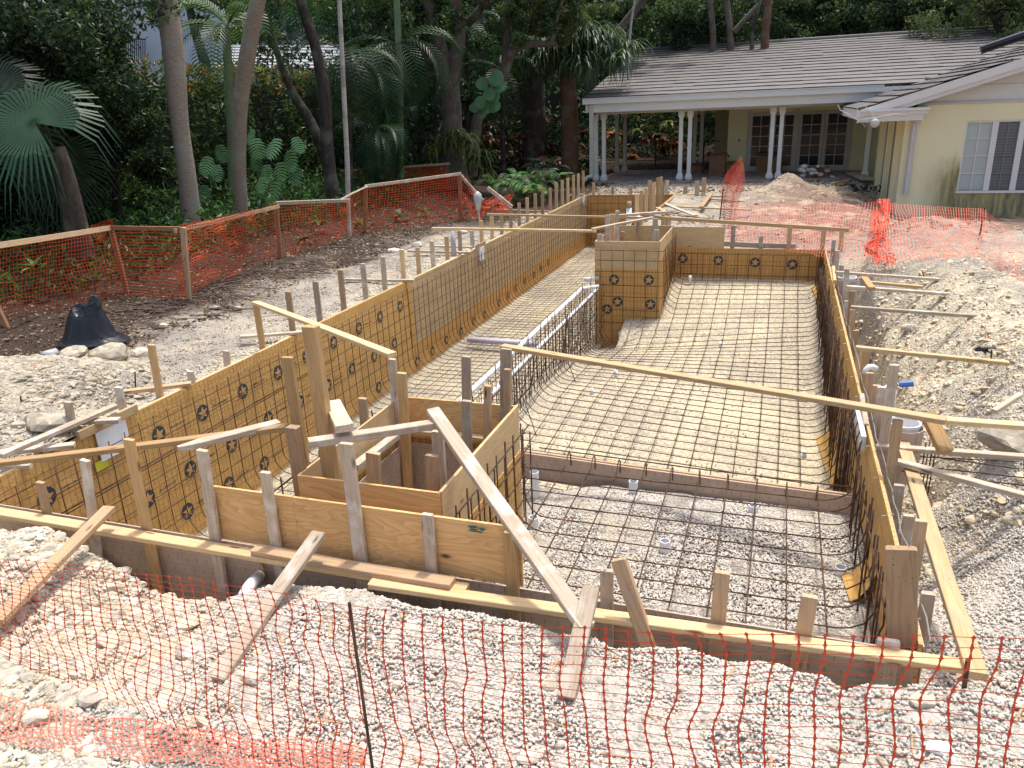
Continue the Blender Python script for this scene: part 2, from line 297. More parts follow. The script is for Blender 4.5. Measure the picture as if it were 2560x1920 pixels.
def soil():
    t = NT('soil'); p = t.world(); vcn = t.n('ShaderNodeVertexColor', layer_name='zone'); a = vcn.outputs[0]; s = t.n('ShaderNodeSeparateColor', i0=a)
    n1 = t.noise(p, 1.1, 8, .65); n2 = t.noise(p, 7, 8, .7); n3 = t.noise(p, 45, 4, .7); vo = t.vor(p, 26); vo2 = t.vor(p, 75); vc_ = t.vor(p, 26, 'F1', 'Color'); vs = t.n('ShaderNodeSeparateColor', i0=vc_).outputs[0]
    dirt = t.mix(t.ramp(n2, [(.3, 0), (.68, 1)]), (.25, .225, .19), (.41, .375, .33)); dirt = t.mix(t.math('MULTIPLY', t.ramp(n1, [(.45, 0), (.62, 1)]), .55), dirt, (.60, .52, .38))
    dirt = t.mix(t.math('MULTIPLY', t.ramp(n3, [(.50, 0), (.60, 1)]), .65), dirt, (.15, .125, .10))
    peb = t.mix(vs, (.42, .37, .30), (.70, .66, .58)); dirt = t.mix(t.math('MULTIPLY', t.ramp(vo, [(.12, 1), (.3, 0)]), t.ramp(n1, [(.4, .2), (.6, .75)])), dirt, peb)
    litter = t.mix(t.ramp(n3, [(.35, 0), (.7, 1)]), (.025, .018, .014), (.10, .072, .054)); litter = t.mix(t.math('MULTIPLY', t.ramp(vo2, [(.10, 1), (.2, 0)]), t.ramp(n2, [(.45, 0), (.6, .55)])), litter, (.26, .21, .16))  # real leaf litter, its browns darkened to carry the shade under the trees
    grav = t.mix(vs, (.42, .39, .34), (.60, .57, .51)); grav = t.mix(t.ramp(vo2, [(.3, 0), (.62, .5)]), grav, (.36, .32, .27))
    redc = t.mix(t.ramp(n1, [(.50, 0), (.62, 1)]), t.mix(t.ramp(n2, [(.35, 0), (.65, 1)]), (.15, .095, .075), (.32, .23, .185)), (.50, .40, .28)); redc = t.mix(t.ramp(n3, [(.5, 0), (.63, .6)]), redc, (.17, .10, .075))
    limec = t.mix(t.ramp(n2, [(.3, 0), (.62, 1)]), (.36, .31, .23), (.66, .59, .44)); limec = t.mix(t.math('MULTIPLY', t.ramp(n3, [(.5, 0), (.6, 1)]), .6), limec, (.22, .18, .13)); limec = t.mix(t.math('MULTIPLY', t.ramp(vs, [(.6, 0), (.9, 1)]), .5), limec, (.74, .68, .55)); m1 = t.mix(s.outputs[2], t.mix(vcn.outputs[1], dirt, limec), redc); m1 = t.mix(s.outputs[1], m1, grav); m1 = t.mix(s.outputs[0], m1, litter); t.col(m1); t.rough(.95); t.b.inputs['Specular IOR Level'].default_value = .08
    hh = t.math('ADD', t.math('MULTIPLY', n2, .6), t.math('ADD', t.math('MULTIPLY', n3, .35), t.math('MULTIPLY', t.ramp(vo, [(0, 1), (.5, 0)]), .5))); t.bump(hh, .9, .045); return t.m
SOIL = soil(); tag(link('ground', gm, SOIL), 'bare building site soil with crushed rock, litter and gravel', kind='structure')
# excavated floors of the pool
def lime(name, c0, c1, dk=(.10, .08, .055), dens=.60, white=0):
    t = NT(name); p = t.world(); n1 = t.noise(p, 1.3, 6, .6); n2 = t.noise(p, 14, 8, .75); n3 = t.noise(p, 60, 4, .75); vo = t.vor(p, 34)
    b = t.mix(t.ramp(n1, [(.35, 0), (.62, 1)]), c0, c1); b = t.mix(t.math('MULTIPLY', t.ramp(n2, [(.38, 0), (.64, 1)]), .55), b, tuple(v * .62 for v in c0))
    b = t.mix(t.ramp(n3, [(dens, 0), (dens + .05, .9)]), b, dk); b = t.mix(t.math('MULTIPLY', t.ramp(vo, [(.1, 1), (.22, 0)]), .5), b, tuple(min(1, v * 1.25) for v in c1))
    b = t.mix(t.math('MULTIPLY', t.ramp(t.noise(p, .55, 4, .6, .5), [(.44, 0), (.6, 1)]), .75), b, tuple(v * .66 for v in (c0[0], c0[1], c0[2] * 1.08))); cc = t.n('ShaderNodeSeparateColor', i0=t.vor(p, 50, 'F1', 'Color')).outputs[0]; b = t.mix(t.math('MULTIPLY', t.ramp(cc, [(.5, 0), (.9, 1)]), .45), b, tuple(v * .5 for v in c0)); b = t.mix(t.math('MULTIPLY', t.ramp(cc, [(.1, 1), (.3, 0)]), .5), b, tuple(min(1, v * 1.12) for v in c1))
    t.col(b); t.rough(.95); t.b.inputs['Specular IOR Level'].default_value = .08; t.bump(t.math('ADD', n2, t.math('MULTIPLY', n3, .6)), .6, .02); return t.m
LIME = lime('crushed_limestone', (.50, .44, .33), (.70, .60, .41), dens=.575); LIMEG = lime('grey_limestone', (.40, .36, .28), (.58, .51, .35), dens=.58)
def zfloor(x, y):
    r = np.interp(y, [6.8, 10, 12, 14, 16.15], [-1.42, -1.36, -1.2, -.98, -.6]); l = np.interp(y, [6.8, 10, 12, 13.4, 14.5], [-1.25, -1.08, -1.25, -1.5, -1.72])
    t = np.clip((.87 - x) / 3.97, 0, 1); z = r * (1 - t) + l * t
    b = sst(14.0, 16.1, y) ; zb = np.interp(y, [13.5, 14.4, 16.15], [-1.15, -1.12, -.6]); wb = sst(13.2, 14.2, y) * (x > -2.7); return z * (1 - wb) + (zb * t + r * (1 - t)) * wb
def floor_mesh(name, x0, x1, y0, y1, fn, step, mat, label, kind='structure', amp=.03):
    xs = np.arange(x0, x1 + step, step); ys = np.arange(y0, y1 + step, step); A, B = np.meshgrid(xs, ys); Z = fn(A, B) + amp * vnoise(A, B, 3, 31) + amp * .7 * vnoise(A, B, 9, 32)
    i = np.arange(A.size).reshape(A.shape); Fq = np.stack([i[:-1, :-1], i[:-1, 1:], i[1:, 1:], i[1:, :-1]], -1).reshape(-1, 4)
    return tag(link(name, npmesh(name, np.stack([A, B, Z], -1).reshape(-1, 3), Fq, True), mat), label, kind=kind)
ZT = -1.72
floor_mesh('pool_floor', -3.4, .95, 6.86, 16.2, zfloor, .06, LIME, 'sloping excavated limestone floor under the rebar mat', amp=.014)
floor_mesh('trough_floor', XL - .05, -3.2, 3.9, YF + .1, lambda a, b: ZT + 0 * a + .1 * sst(-3.6, -3.2, a), .08, LIMEG, 'flat limestone floor of the long trough')
ZS = -.82
def zshelf(x, y): return ZS + gs(x, y, -.9, 6.35, 1.0, .12, .35) + gs(x, y, .3, 6.4, .6, .06, .4) - sst(-1.45, -2.0, x) * .1 * sst(5.8, 6.5, y)
floor_mesh('shelf_floor', -3.3, .95, 3.9, 6.9, zshelf, .05, SOIL, 'gravel bed of the shallow shelf', amp=.04)
# ---------------------------------------------------------------- stones
def ico():
    t = (1 + 5 ** .5) / 2; v = np.array([(-1, t, 0), (1, t, 0), (-1, -t, 0), (1, -t, 0), (0, -1, t), (0, 1, t), (0, -1, -t), (0, 1, -t), (t, 0, -1), (t, 0, 1), (-t, 0, -1), (-t, 0, 1)], float)
    f = np.array([(0, 11, 5), (0, 5, 1), (0, 1, 7), (0, 7, 10), (0, 10, 11), (1, 5, 9), (5, 11, 4), (11, 10, 2), (10, 7, 6), (7, 1, 8), (3, 9, 4), (3, 4, 2), (3, 2, 6), (3, 6, 8), (3, 8, 9), (4, 9, 5), (2, 4, 11), (6, 2, 10), (8, 6, 7), (9, 8, 1)]); return v / np.linalg.norm(v[0]), f
IV, IF = ico()
def ico2():
    v = [tuple(a) for a in IV]; f2 = []; mid = {}
    def mp(a, b):
        k = (min(a, b), max(a, b))
        if k not in mid: p = (np.array(v[a]) + np.array(v[b])) / 2; v.append(tuple(p / np.linalg.norm(p))); mid[k] = len(v) - 1
        return mid[k]
    for a, b, c_ in IF: ab, bc, ca = mp(a, b), mp(b, c_), mp(c_, a); f2 += [(a, ab, ca), (b, bc, ab), (c_, ca, bc), (ab, bc, ca)]
    return np.array(v), np.array(f2)
def rotm(n):
    u = nr.randn(n, 4); u /= np.linalg.norm(u, axis=1)[:, None]; a, b, c_, d = u.T
    return np.stack([np.stack([1 - 2 * (c_ * c_ + d * d), 2 * (b * c_ - a * d), 2 * (b * d + a * c_)], -1), np.stack([2 * (b * c_ + a * d), 1 - 2 * (b * b + d * d), 2 * (c_ * d - a * b)], -1), np.stack([2 * (b * d - a * c_), 2 * (c_ * d + a * b), 1 - 2 * (b * b + c_ * c_)], -1)], 1)
def stones(name, P, S, mat, label, smooth=True, flat=.68, kind='stuff'):
    n = len(P); var = np.array([IV * (1 + .33 * (nr.rand(12, 1) - .5)) for _ in range(16)]); base = var[nr.randint(0, 16, n)]
    sc3 = np.stack([nr.uniform(.75, 1.25, n), nr.uniform(.65, 1.05, n), nr.uniform(flat - .12, flat + .2, n)], -1)
    V = base * sc3[:, None, :] * S[:, None, None] * .5; R = rotm(n); V = np.einsum('nij,nkj->nki', R, V); V = V + P[:, None, :]
    Fc = IF[None] + (np.arange(n) * 12)[:, None, None]
    return tag(link(name, npmesh(name, V.reshape(-1, 3), Fc.reshape(-1, 3), smooth), mat), label, kind=kind)
BV2, BF2 = ico2()
def _chunk():
    V = BV2.copy()
    for k in range(5):
        nv = _n(nr.randn(3)); d = V @ nv; V = V - np.outer(np.clip(d - nr.uniform(.35, .75), 0, 2), nv)
    return V * (1 + .10 * (nr.rand(len(V), 1) - .5))
def chunks(name, P, S, mat, label, flat=.6, sink=.12):
    n = len(P); var = np.array([_chunk() for _ in range(24)]); base = var[nr.randint(0, 24, n)]; sc3 = np.stack([nr.uniform(.8, 1.5, n), nr.uniform(.7, 1.1, n), nr.uniform(flat - .15, flat + .2, n)], -1)
    V = base * sc3[:, None, :] * S[:, None, None] * .5; a = nr.uniform(0, 6.283, n); b = nr.uniform(-.35, .35, n); ca, sa, cb_, sb = np.cos(a), np.sin(a), np.cos(b), np.sin(b); o = np.zeros(n); i1 = np.ones(n)
    Rz = np.stack([np.stack([ca, -sa, o], -1), np.stack([sa, ca, o], -1), np.stack([o, o, i1], -1)], 1); Rx = np.stack([np.stack([i1, o, o], -1), np.stack([o, cb_, -sb], -1), np.stack([o, sb, cb_], -1)], 1)
    V = np.einsum('nij,nkj->nki', Rz, np.einsum('nij,nkj->nki', Rx, V)); V = V + (P - np.stack([o, o, S * sink], -1))[:, None, :]
    Fc = BF2[None] + (np.arange(n) * len(BV2))[:, None, None]; return tag(link(name, npmesh(name, V.reshape(-1, 3), Fc.reshape(-1, 3), False), mat), label, kind='stuff')
def stone_mat(name, lo, hi, warm, wamt=.35, scl=40):
    t = NT(name); p = t.world(); cell = t.vor(p, scl, 'F1', 'Color'); s = t.n('ShaderNodeSeparateColor', i0=cell); b = t.mix(s.outputs[0], lo, hi); b = t.mix(t.math('MULTIPLY', t.ramp(s.outputs[1], [(.55, 0), (.8, 1)]), wamt), b, warm)
    n = t.noise(p, 110, 4, .6); b = t.mix(t.math('MULTIPLY', t.ramp(n, [(.5, 0), (.7, 1)]), .35), b, tuple(v * .5 for v in lo)); t.col(b); t.rough(.9); t.b.inputs['Specular IOR Level'].default_value = .12; t.bump(n, .4, .004); return t.m
GRAV = stone_mat('washed_gravel', (.44, .41, .365), (.68, .64, .58), (.56, .46, .33), .4, 60); RUB = stone_mat('coral_rock', (.42, .37, .30), (.66, .61, .52), (.58, .46, .28), .4, 14)
RUBG = stone_mat('grey_rock', (.27, .24, .19), (.50, .45, .36), (.48, .38, .25), .4, 16); RUBY = stone_mat('yellow_rock', (.44, .37, .26), (.72, .64, .48), (.60, .46, .25), .5, 16); RUBR = stone_mat('red_spoil', (.17, .11, .085), (.42, .32, .25), (.58, .47, .31), .6, 6)
def sc_pts(n, fx, fy, fn, off=0.0, mask=None):
    x = fx(n); y = fy(n)
    if mask is not None: k = mask(x, y); x, y = x[k], y[k]
    return np.stack([x, y, fn(x, y) + off], -1)
U = lambda a, b: (lambda n: nr.uniform(a, b, n))
# shelf gravel
P = sc_pts(42000, U(-2.0, .9), U(3.97, 6.85), zshelf, .008); stones('gravel', P, nr.uniform(.013, .03, len(P)) * 1.0, GRAV, 'white washed gravel filling the shallow shelf')
# near gravel
mk = lambda x, y: (nr.rand(len(x)) < np.clip(sst(-3.9, -2.3, x + .7 * vnoise(x, y, 1.5, 40)) * (1 - .85 * sst(.15, .5, vnoise(x, y, .9, 41)) ) + .03, 0, 1))
def dens_pts(n, x0, x1, y0, y1, mask, off):
    x = nr.uniform(x0, x1, n); y = y0 + (y1 - y0) * nr.rand(n) ** 1.15; k = mask(x, y); x, y = x[k], y[k]; return np.stack([x, y, hgt(x, y) + off], -1)
P = dens_pts(88000, -5.2, 3.0, 1.7, 3.8, mk, .006); stones('gravel', P, nr.uniform(.012, .028, len(P)), GRAV, 'washed gravel spread over the ground in front of the pool')
mk2 = lambda x, y: nr.rand(len(x)) < (.30 + .5 * sst(.0, .3, vnoise(x, y, 2.2, 43))) * sst(-1.6, -3.4, x)
P = dens_pts(15000, -7.5, -1.0, 1.7, 3.72, lambda x, y: nr.rand(len(x)) < (.45 + .5 * sst(.0, .3, vnoise(x, y, 2.2, 43))) * sst(-1.6, -3.4, x), .006); chunks('rubble', P, .022 + .10 * nr.rand(len(P)) ** 3.0, RUB, 'broken cream coral rock at the near left')
P = dens_pts(16000, -7.5, -1.6, 1.7, 3.76, lambda x, y: nr.rand(len(x)) < sst(-1.6, -3.0, x), .003); stones('rubble', P, .010 + .022 * nr.rand(len(P)) ** 2, RUB, 'small cream chips between the near left rocks', False)
mk3 = lambda x, y: nr.rand(len(x)) < .6
P = dens_pts(2600, -2.5, 3.2, 1.7, 3.75, mk3, .008); stones('rubble', P, .012 + .05 * nr.rand(len(P)) ** 5, RUB, 'pale pebbles mixed into the near ground', flat=.6)
# right bank gravel and stones
mk4 = lambda x, y: nr.rand(len(x)) < sst(8.3, 6.2, y - .45 * (x - 1)) + .12
P = dens_pts(60000, .95, 4.6, 3.5, 9.5, mk4, .006); stones('gravel', P, nr.uniform(.014, .032, len(P)), GRAV, 'washed gravel slope beside the right wall')
mk5 = lambda x, y: nr.rand(len(x)) < .35 + .6 * sst(-.05, .25, vnoise(x, y, 1.3, 44))
P = dens_pts(42000, 1.0, 6.0, 6.0, 17.0, lambda x, y: nr.rand(len(x)) < (.5 + .7 * sst(-.12, .15, vnoise(x, y, 1.3, 44))) * sst(17.5, 13, y + .5 * x), .0); chunks('rubble', P, .014 + .10 * nr.rand(len(P)) ** 5.5, RUBY, 'broken pale rock on the right bank')
# left side
P = dens_pts(7000, -10.4, -6.3, 5.0, 22, lambda x, y: nr.rand(len(x)) < .10 + .6 * sst(.08, .3, vnoise(x, y, 1.1, 45)), .0); chunks('rubble', P, .015 + .10 * nr.rand(len(P)) ** 5, RUBG, 'small stones on the ground left of the pool', .5, .1)
P = dens_pts(26000, -9.6, -6.3, 5.0, 20, lambda x, y: nr.rand(len(x)) < .9, -.002); stones('clods', P, .010 + .03 * nr.rand(len(P)) ** 2.5, SOIL, 'crumbs of grey dirt left of the pool', False)
P = dens_pts(9000, -6.95, -6.28, 4.6, 22, lambda x, y: nr.rand(len(x)) < sst(-7.1, -6.5, x + .4 * vnoise(x, y, 1.2, 47)), .002); stones('rubble', P, .015 + .035 * nr.rand(len(P)) ** 2, RUB, 'backfill stones along the left form wall')
a = nr.rand(11000) ** .6 * 1.6; b = nr.uniform(0, 6.283, 11000); x = ROCKM[0] - .3 + a * np.cos(b); y = ROCKM[1] - .1 + a * np.sin(b); P = np.stack([x, y, hgt(x, y) + .0], -1)
chunks('rubble', P, .022 + .11 * nr.rand(len(P)) ** 4, RUBG, 'heap of dug out rock at the far left')
# far spoil
P = dens_pts(9000, -3.0, 4.5, 16.5, 30.5, lambda x, y: nr.rand(len(x)) < .4 + .5 * sst(0, .3, vnoise(x, y, .8, 46)), .0); chunks('rubble', P, .03 + .17 * nr.rand(len(P)) ** 4, RUBR, 'reddish spoil and broken rock in front of the house')
P = dens_pts(3500, -7, 2, 26.3, 30.5, lambda x, y: x == x, .0); chunks('rubble', P, .03 + .10 * nr.rand(len(P)) ** 3, RUBG, 'broken grey stones beyond the far wall')
# pool floor grit
def grit(n, x0, x1, y0, y1, fn, s0, s1, mat, label, e=3): P = sc_pts(n, U(x0, x1), U(y0, y1), fn, .004); stones('grit', P, s0 + (s1 - s0) * nr.rand(len(P)) ** e, mat, label)
grit(9000, -3.15, .85, 7.0, 16.0, zfloor, .008, .032, RUB, 'limestone chips on the pool floor')
grit(9000, -6.1, -3.3, 4.2, 26, lambda a, b: ZT + 0 * a, .010, .035, RUB, 'limestone chips on the trough floor')
# large rocks, each one a thing
BV, BF = ico2()
def rock(px, py, s, mat, label, flat=.6, z=None, elong=1.3):
    g = G(px, py, 0); zz = float(hgt(g[0], g[1])); g = G(px, py, zz); zz = float(hgt(g[0], g[1]))
    V = BV.copy(); 
    for k in range(3):
        nv = _n(nr.randn(3)); d = V @ nv; V = V - np.outer(np.clip(d - .62, 0, 1) * .9, nv)
    V *= (1 + .16 * (nr.rand(len(V), 1) - .5)); V *= np.array([elong, 1, flat]) * s * .5; an = nr.uniform(-.7, .7); R = np.array([[math.cos(an), -math.sin(an), 0], [math.sin(an), math.cos(an), 0], [0, 0, 1]]); V = V @ R.T
    me = npmesh('rock', V, BF, False); M = Matrix.Translation((g[0], g[1], zz + s * flat * .28)); return tag(link('rock', me, mat, None, M), label, 'rock', 'large loose rocks')
for a in [(285, 905, .42, RUBG, 'flat squared rock lying on the stone heap at the far left'), (120, 1003, .36, RUBG, 'rounded grey rock at the foot of the stone heap'), (75, 985, .3, RUBG, 'smaller grey rock tucked left of the rounded one'),
          (195, 917, .32, RUBG, 'pale rock sticking out of the stone heap, left of the squared one'), (300, 902, .2, RUB, 'yellowish pitted rock on the dirt below the black plastic'), (358, 888, .26, RUB, 'blocky cream rock behind the brown stake'),
          (408, 818, .15, RUB, 'small yellow rock alone on the grey dirt'), (595, 778, .15, RUBG, 'cream rock near the leaning orange fence post'), (538, 778, .15, RUBG, 'tan rock beside the roots at the fence foot'), (985, 627, .24, GRAV, 'white rock in the row behind the stakes'), (1045, 617, .24, GRAV, 'white rock right of the other in the row behind the stakes'),
          (1160, 582, .2, GRAV, 'white rock standing upright beyond the long board'), (2120, 1310 - 30, .12, RUB, 'cream stone')][:-1]: rock(*a)
rock(2515, 1105, .34, RUBG, 'big grey boulder at the right edge of the picture', .75)
rock(2265, 905, .2, RUB, 'yellow rock on the right bank below the long board')
for a in [((c('8', 1210, 1590)), .10, RUB, 'cream rock at the bottom edge of the near gravel'), (c('8', 1350, 1120), .09, RUB, 'tan rock left of the grey plank end in the gravel'), (c('9', 1560, 1220), .10, RUB, 'ochre rock behind the net near the right corner'),
          (c('9', 1665, 1540), .09, PVC, 'bright white flat stone behind the net at the lower right'), (c('7', 1180, 680), .15, RUB, 'white rock in the near left rubble, close to the trench'), (c('7', 1210, 890), .14, RUB, 'yellow rock in the near left rubble'), (c('7', 640, 1150), .16, RUB, 'large white rock low in the near left rubble'),
          (c('7', 700, 830), .15, RUB, 'smooth white rock in the middle of the near left rubble'), (c('7', 1650, 1100), .13, RUB, 'ochre rock right of the plank foot'), (c('7', 240, 1350), .13, RUB, 'ochre rock under the crumpled red net'), (c('7', 600, 1190), .15, RUB, 'jagged rock beneath the white one in the near rubble')]:
    rock(a[0][0], a[0][1], a[1], a[2], a[3])
# ================================================================ FORMS
Zv, Xv, Yv = (0, 0, 1), (1, 0, 0), (0, 1, 0)
def panel_x(name, x, y0, y1, z0, z1, mat, parent, side=1, t=.02, label=None):
    """sheet standing in a plane of constant x; side is the direction its good face looks"""
    return beam(name, (x, y0, (z0 + z1) / 2), (x, y1, (z0 + z1) / 2), abs(z1 - z0), t, (side, 0, 0), mat, parent, ch=.001, bow=0) if not label else beam(name, (x, y0, (z0 + z1) / 2), (x, y1, (z0 + z1) / 2), abs(z1 - z0), t, (side, 0, 0), mat, parent, label, ch=.001, bow=0)
def panel_y(name, y, x0, x1, z0, z1, mat, parent, side=-1, t=.02):
    return beam(name, (x0, y, (z0 + z1) / 2), (x1, y, (z0 + z1) / 2), abs(z1 - z0), t, (0, side, 0), mat, parent, ch=.001, bow=0)
def star(p, right, up, nrm, r, parent, text=True):
    p = np.array(p, float); R_, U_, N_ = [np.array(v, float) for v in (right, up, nrm)]; b = MB(); k = 26; an0 = rnd.uniform(-.2, .2)
    b.poly([p + N_ * .003 + (R_ * math.cos(2 * math.pi * i / k) + U_ * math.sin(2 * math.pi * i / k)) * r for i in range(k)])
    if text:
        x = r * 1.7
        for i in range(11):
            ww = rnd.uniform(.012, .022); hh_ = rnd.uniform(.010, .026); a = p + R_ * x + N_ * .003; b.quad(a, a + R_ * ww, a + R_ * ww + U_ * hh_, a + U_ * hh_ * .8); x += ww + .007
    o = b.build('printed_emblem', GREYD, parent); s = MB(); pts = []
    for i in range(10): rr = r * (.86 if i % 2 == 0 else .36); a = math.pi / 2 + an0 + i * math.pi / 5; pts.append(p + N_ * .006 + (R_ * math.cos(a) + U_ * math.sin(a)) * rr)
    cen = p + N_ * .006
    for i in range(10): s.poly([cen, pts[i], pts[(i + 1) % 10]])
    for d in (-.22, .02, .26):
        a0 = p + N_ * .009 + (R_ * (-.55 + d) - U_ * .65) * r; a1 = p + N_ * .009 + (R_ * (.30 + d) + U_ * .35) * r; pr = _n(np.cross(a1 - a0, N_)) * r * .035
        s.quad(a0 - pr, a1 - pr * .3, a1 + pr * .3, a0 + pr)
    s.build('star', [STARC], o); return o
SLASH = None
lw = thing('form_wall', (XL, 4, 0), 'long left form wall lined with orange paper and wire lath', 'form wall')
panel_x('paper_lining', XL - .012, 3.9, 12.32, -1.76, 0, PAPER, lw); panel_x('lathed_sheet', XL - .012, 12.32, YF, -1.28, -.003, PLYL, lw); panel_x('paper_lining', XL - .008, 12.33, YF, -1.76, -1.22, PAPERF, lw)
panel_x('seam_strip', XL + .002, 12.2, 12.36, -1.2, .002, PAPER_N, lw, t=.012)
for a, b_, mm in ((3.9, 5.35, W_NEW), (5.36, 9.0, W_NEW), (9.01, 13.2, W_YEL), (13.21, 17.5, W_NEW), (17.51, 21.8, W_YEL), (21.81, YF, W_NEW)):
    beam('top_plate', (XL - .045, a, -.045), (XL - .045, b_, -.045), .038, .088, Zv, mm, lw, bow=.004)
for i, (px, py) in enumerate([(397, 1087), (507, 1032), (607, 978), (695, 932), (766, 891), (834, 856), (671, 1046), (750, 1005), (820, 963), (579, 1112), (371, 1247), (476, 1173), (661, 1159), (572, 1211), (469, 1278), (117, 1243),
        (897, 821), (950, 792), (1000, 766), (1031, 832), (986, 858), (935, 891), (880, 922), (947, 968), (1042, 904), (1080, 877), (1115, 850), (1152, 828), (1183, 803), (1211, 787), (1247, 757), (1270, 737), (1289, 720), (1312, 702), (1334, 687), (1352, 671), (1371, 655)]):
    p = PX(px, py, XL); star((XL + (.010 if p[1] > 12.3 else .0), p[1], p[2]), Yv, Zv, Xv, .098 if p[1] < 12.3 else .09, lw, p[1] < 11)
# skimmer openings let into the left wall
def skimmer(px, py, n, s=1.0):
    p = PX(px, py, XL); t = thing('skimmer_box', (XL - .1, p[1], p[2]), n, 'skimmer', 'skimmer boxes let into the walls'); b = MB(); y, z = p[1], p[2]; w_ = .12 * s
    b.box(XL - .16, XL + .05, y - w_, y + w_, z - .13 * s, z - .115 * s); b.box(XL - .16, XL + .05, y - w_, y - w_ + .012, z - .115 * s, z + .13 * s); b.box(XL - .16, XL + .05, y + w_ - .012, y + w_, z - .115 * s, z + .13 * s); b.box(XL - .17, XL - .161, y - w_, y + w_, z - .13 * s, z + .13 * s)
    b.build('throat', PVC, t); f = MB(); f.box(XL + .052, XL + .062, y - w_ - .02, y + w_ + .02, z - .15 * s, z + .14 * s); f.build('face_plate', PVC, t)
    beam('lintel', (XL + .035, y - .3 * s, z + .19 * s), (XL + .035, y + .3 * s, z + .19 * s), .02, .085, Zv, W_BRN, t); bb = MB(); bb.tube([(XL + .05, y - .14, z - .15), (XL + .1, y - .12, z - .3), (XL + .08, y, z - .34), (XL + .1, y + .12, z - .3), (XL + .05, y + .14, z - .15)], .006, 5); bb.build('tie_bar', REBAR, t)
skimmer(*c('c', 502, 800), 'white skimmer box in the middle of the left form wall'); skimmer(*c('c', 1312, 380), 'small white skimmer box at the far end of the left wall', .9)
# near wall
nw = thing('form_wall', (-2.5, YN, 0), 'near form wall, its brown paper back facing the camera', 'form wall')
panel_y('paper_backing', YN - .002, XL - .1, XR, -1.25, -.05, PAPER_B, nw, -1, .012)
# right wall
rw = thing('form_wall', (XR, 8, 0), 'right form wall behind dense rusty rebar', 'form wall')
panel_x('paper_lining', XR + .012, YN, YM, -1.7, 0, PAPER, rw, -1); panel_x('paper_backing', XR + .035, YN + .02, YM, -1.3, -.03, PAPER_B, rw, 1, .008)
# loose flaps of orange paper lying at the foot of the right wall
def flap(pts, mat=PAPER_N):
    b = MB(); b.poly(pts[::-1]) if False else b.poly(pts); return b.build('paper_flap', mat, rw)
pf = []
_g = lambda px, py, z: G(px, py, z)
_fl = [(G(2072, 1218, -1.36), G(2041, 1088, -1.3)), (G(2056, 820, -1.05), G(2026, 755, -.95))]
for (ya, yb, wa, wb) in [(a_[1], b__[1], XR - a_[0] - .02, XR - b__[0]) for a_, b__ in _fl] + [(5.45, 5.8, .16, .2)]:
    b = MB(); n = 10
    for i in range(n):
        y0 = ya + (yb - ya) * i / n; y1 = ya + (yb - ya) * (i + 1) / n; u0, u1 = wa + (wb - wa) * i / n, wa + (wb - wa) * (i + 1) / n
        for (k0, k1) in ((0, .33), (.33, .66), (.66, 1)):
            def q(y, u, k): zb = (float(zfloor(XR - .1, y)) if y > 6.9 else ZS) ; return (XR - .004 - u * k, y, zb + .03 + (1 - k) ** 2 * .28)
            b.quad(q(y0, u0, k0), q(y0, u0, k1), q(y1, u1, k1), q(y1, u1, k0))
    b.build('paper_flap', PAPER_N, rw, True)
# far wall of the wide basin
fw = thing('form_wall', (-.6, YM, 0), 'far form wall of the wide basin with four printed stars', 'form wall')
panel_y('paper_lining', YM + .012, XB1 - .02, XR + .02, -.75, 0, PAPERF, fw); panel_y('plywood_sheet', YM + .03, XB1 - .02, -1.02, -.02, .42, PLYD, fw)
for (px, py) in ((1707, 646), (1796, 651), (1888, 656), (1981, 661)): p = PY(px, py, YM); star(p, Xv, Zv, (0, -1, 0), .098, fw, False)
# riser between shelf and deep floor
rs = thing('step_riser', (-.6, 6.9, -.7), 'low brown papered board along the edge of the gravel shelf', 'step form')
beam('board', (-2.75, 7.12, -.78), (XR - .02, 6.84, -.76), .30, .025, (0, -1, 0), PAPER_B, rs, ch=.001); beam('edge', (-2.75, 7.14, -.622), (XR - .02, 6.86, -.602), .03, .012, Zv, W_BRN, rs, ch=.001)
# far end of the trough and the far forms to its right
fe = thing('form_wall', (-4, YF, 0), 'form wall closing the far end of the long trough', 'form wall')
panel_y('paper_lining', YF + .012, XL, XB0 - .05, -1.76, 0, PAPERF, fe); beam('top_plate', (XL, YF + .045, -.045), (-2.3, YF + .045, -.045), .038, .088, Zv, W_NEW, fe)
fe2 = thing('form_wall', (-2.6, YF, 0), 'short papered form continuing right of the far trough wall', 'form wall'); panel_y('paper_lining', YF + .012, XB0 + .02, -2.0, -.55, -.05, PAPERF, fe2)
bi = thing('form_wall', (-3.3, 21, 0), 'inner form wall of the long trough beyond the plywood peninsula', 'form wall')
panel_x('paper_lining', XB0 - .02, YM + .1, YF, -1.76, 0, PAPER, bi, -1); panel_x('paper_backing', XB0, YM + .1, YF, -.9, -.02, PAPER_B, bi, 1)
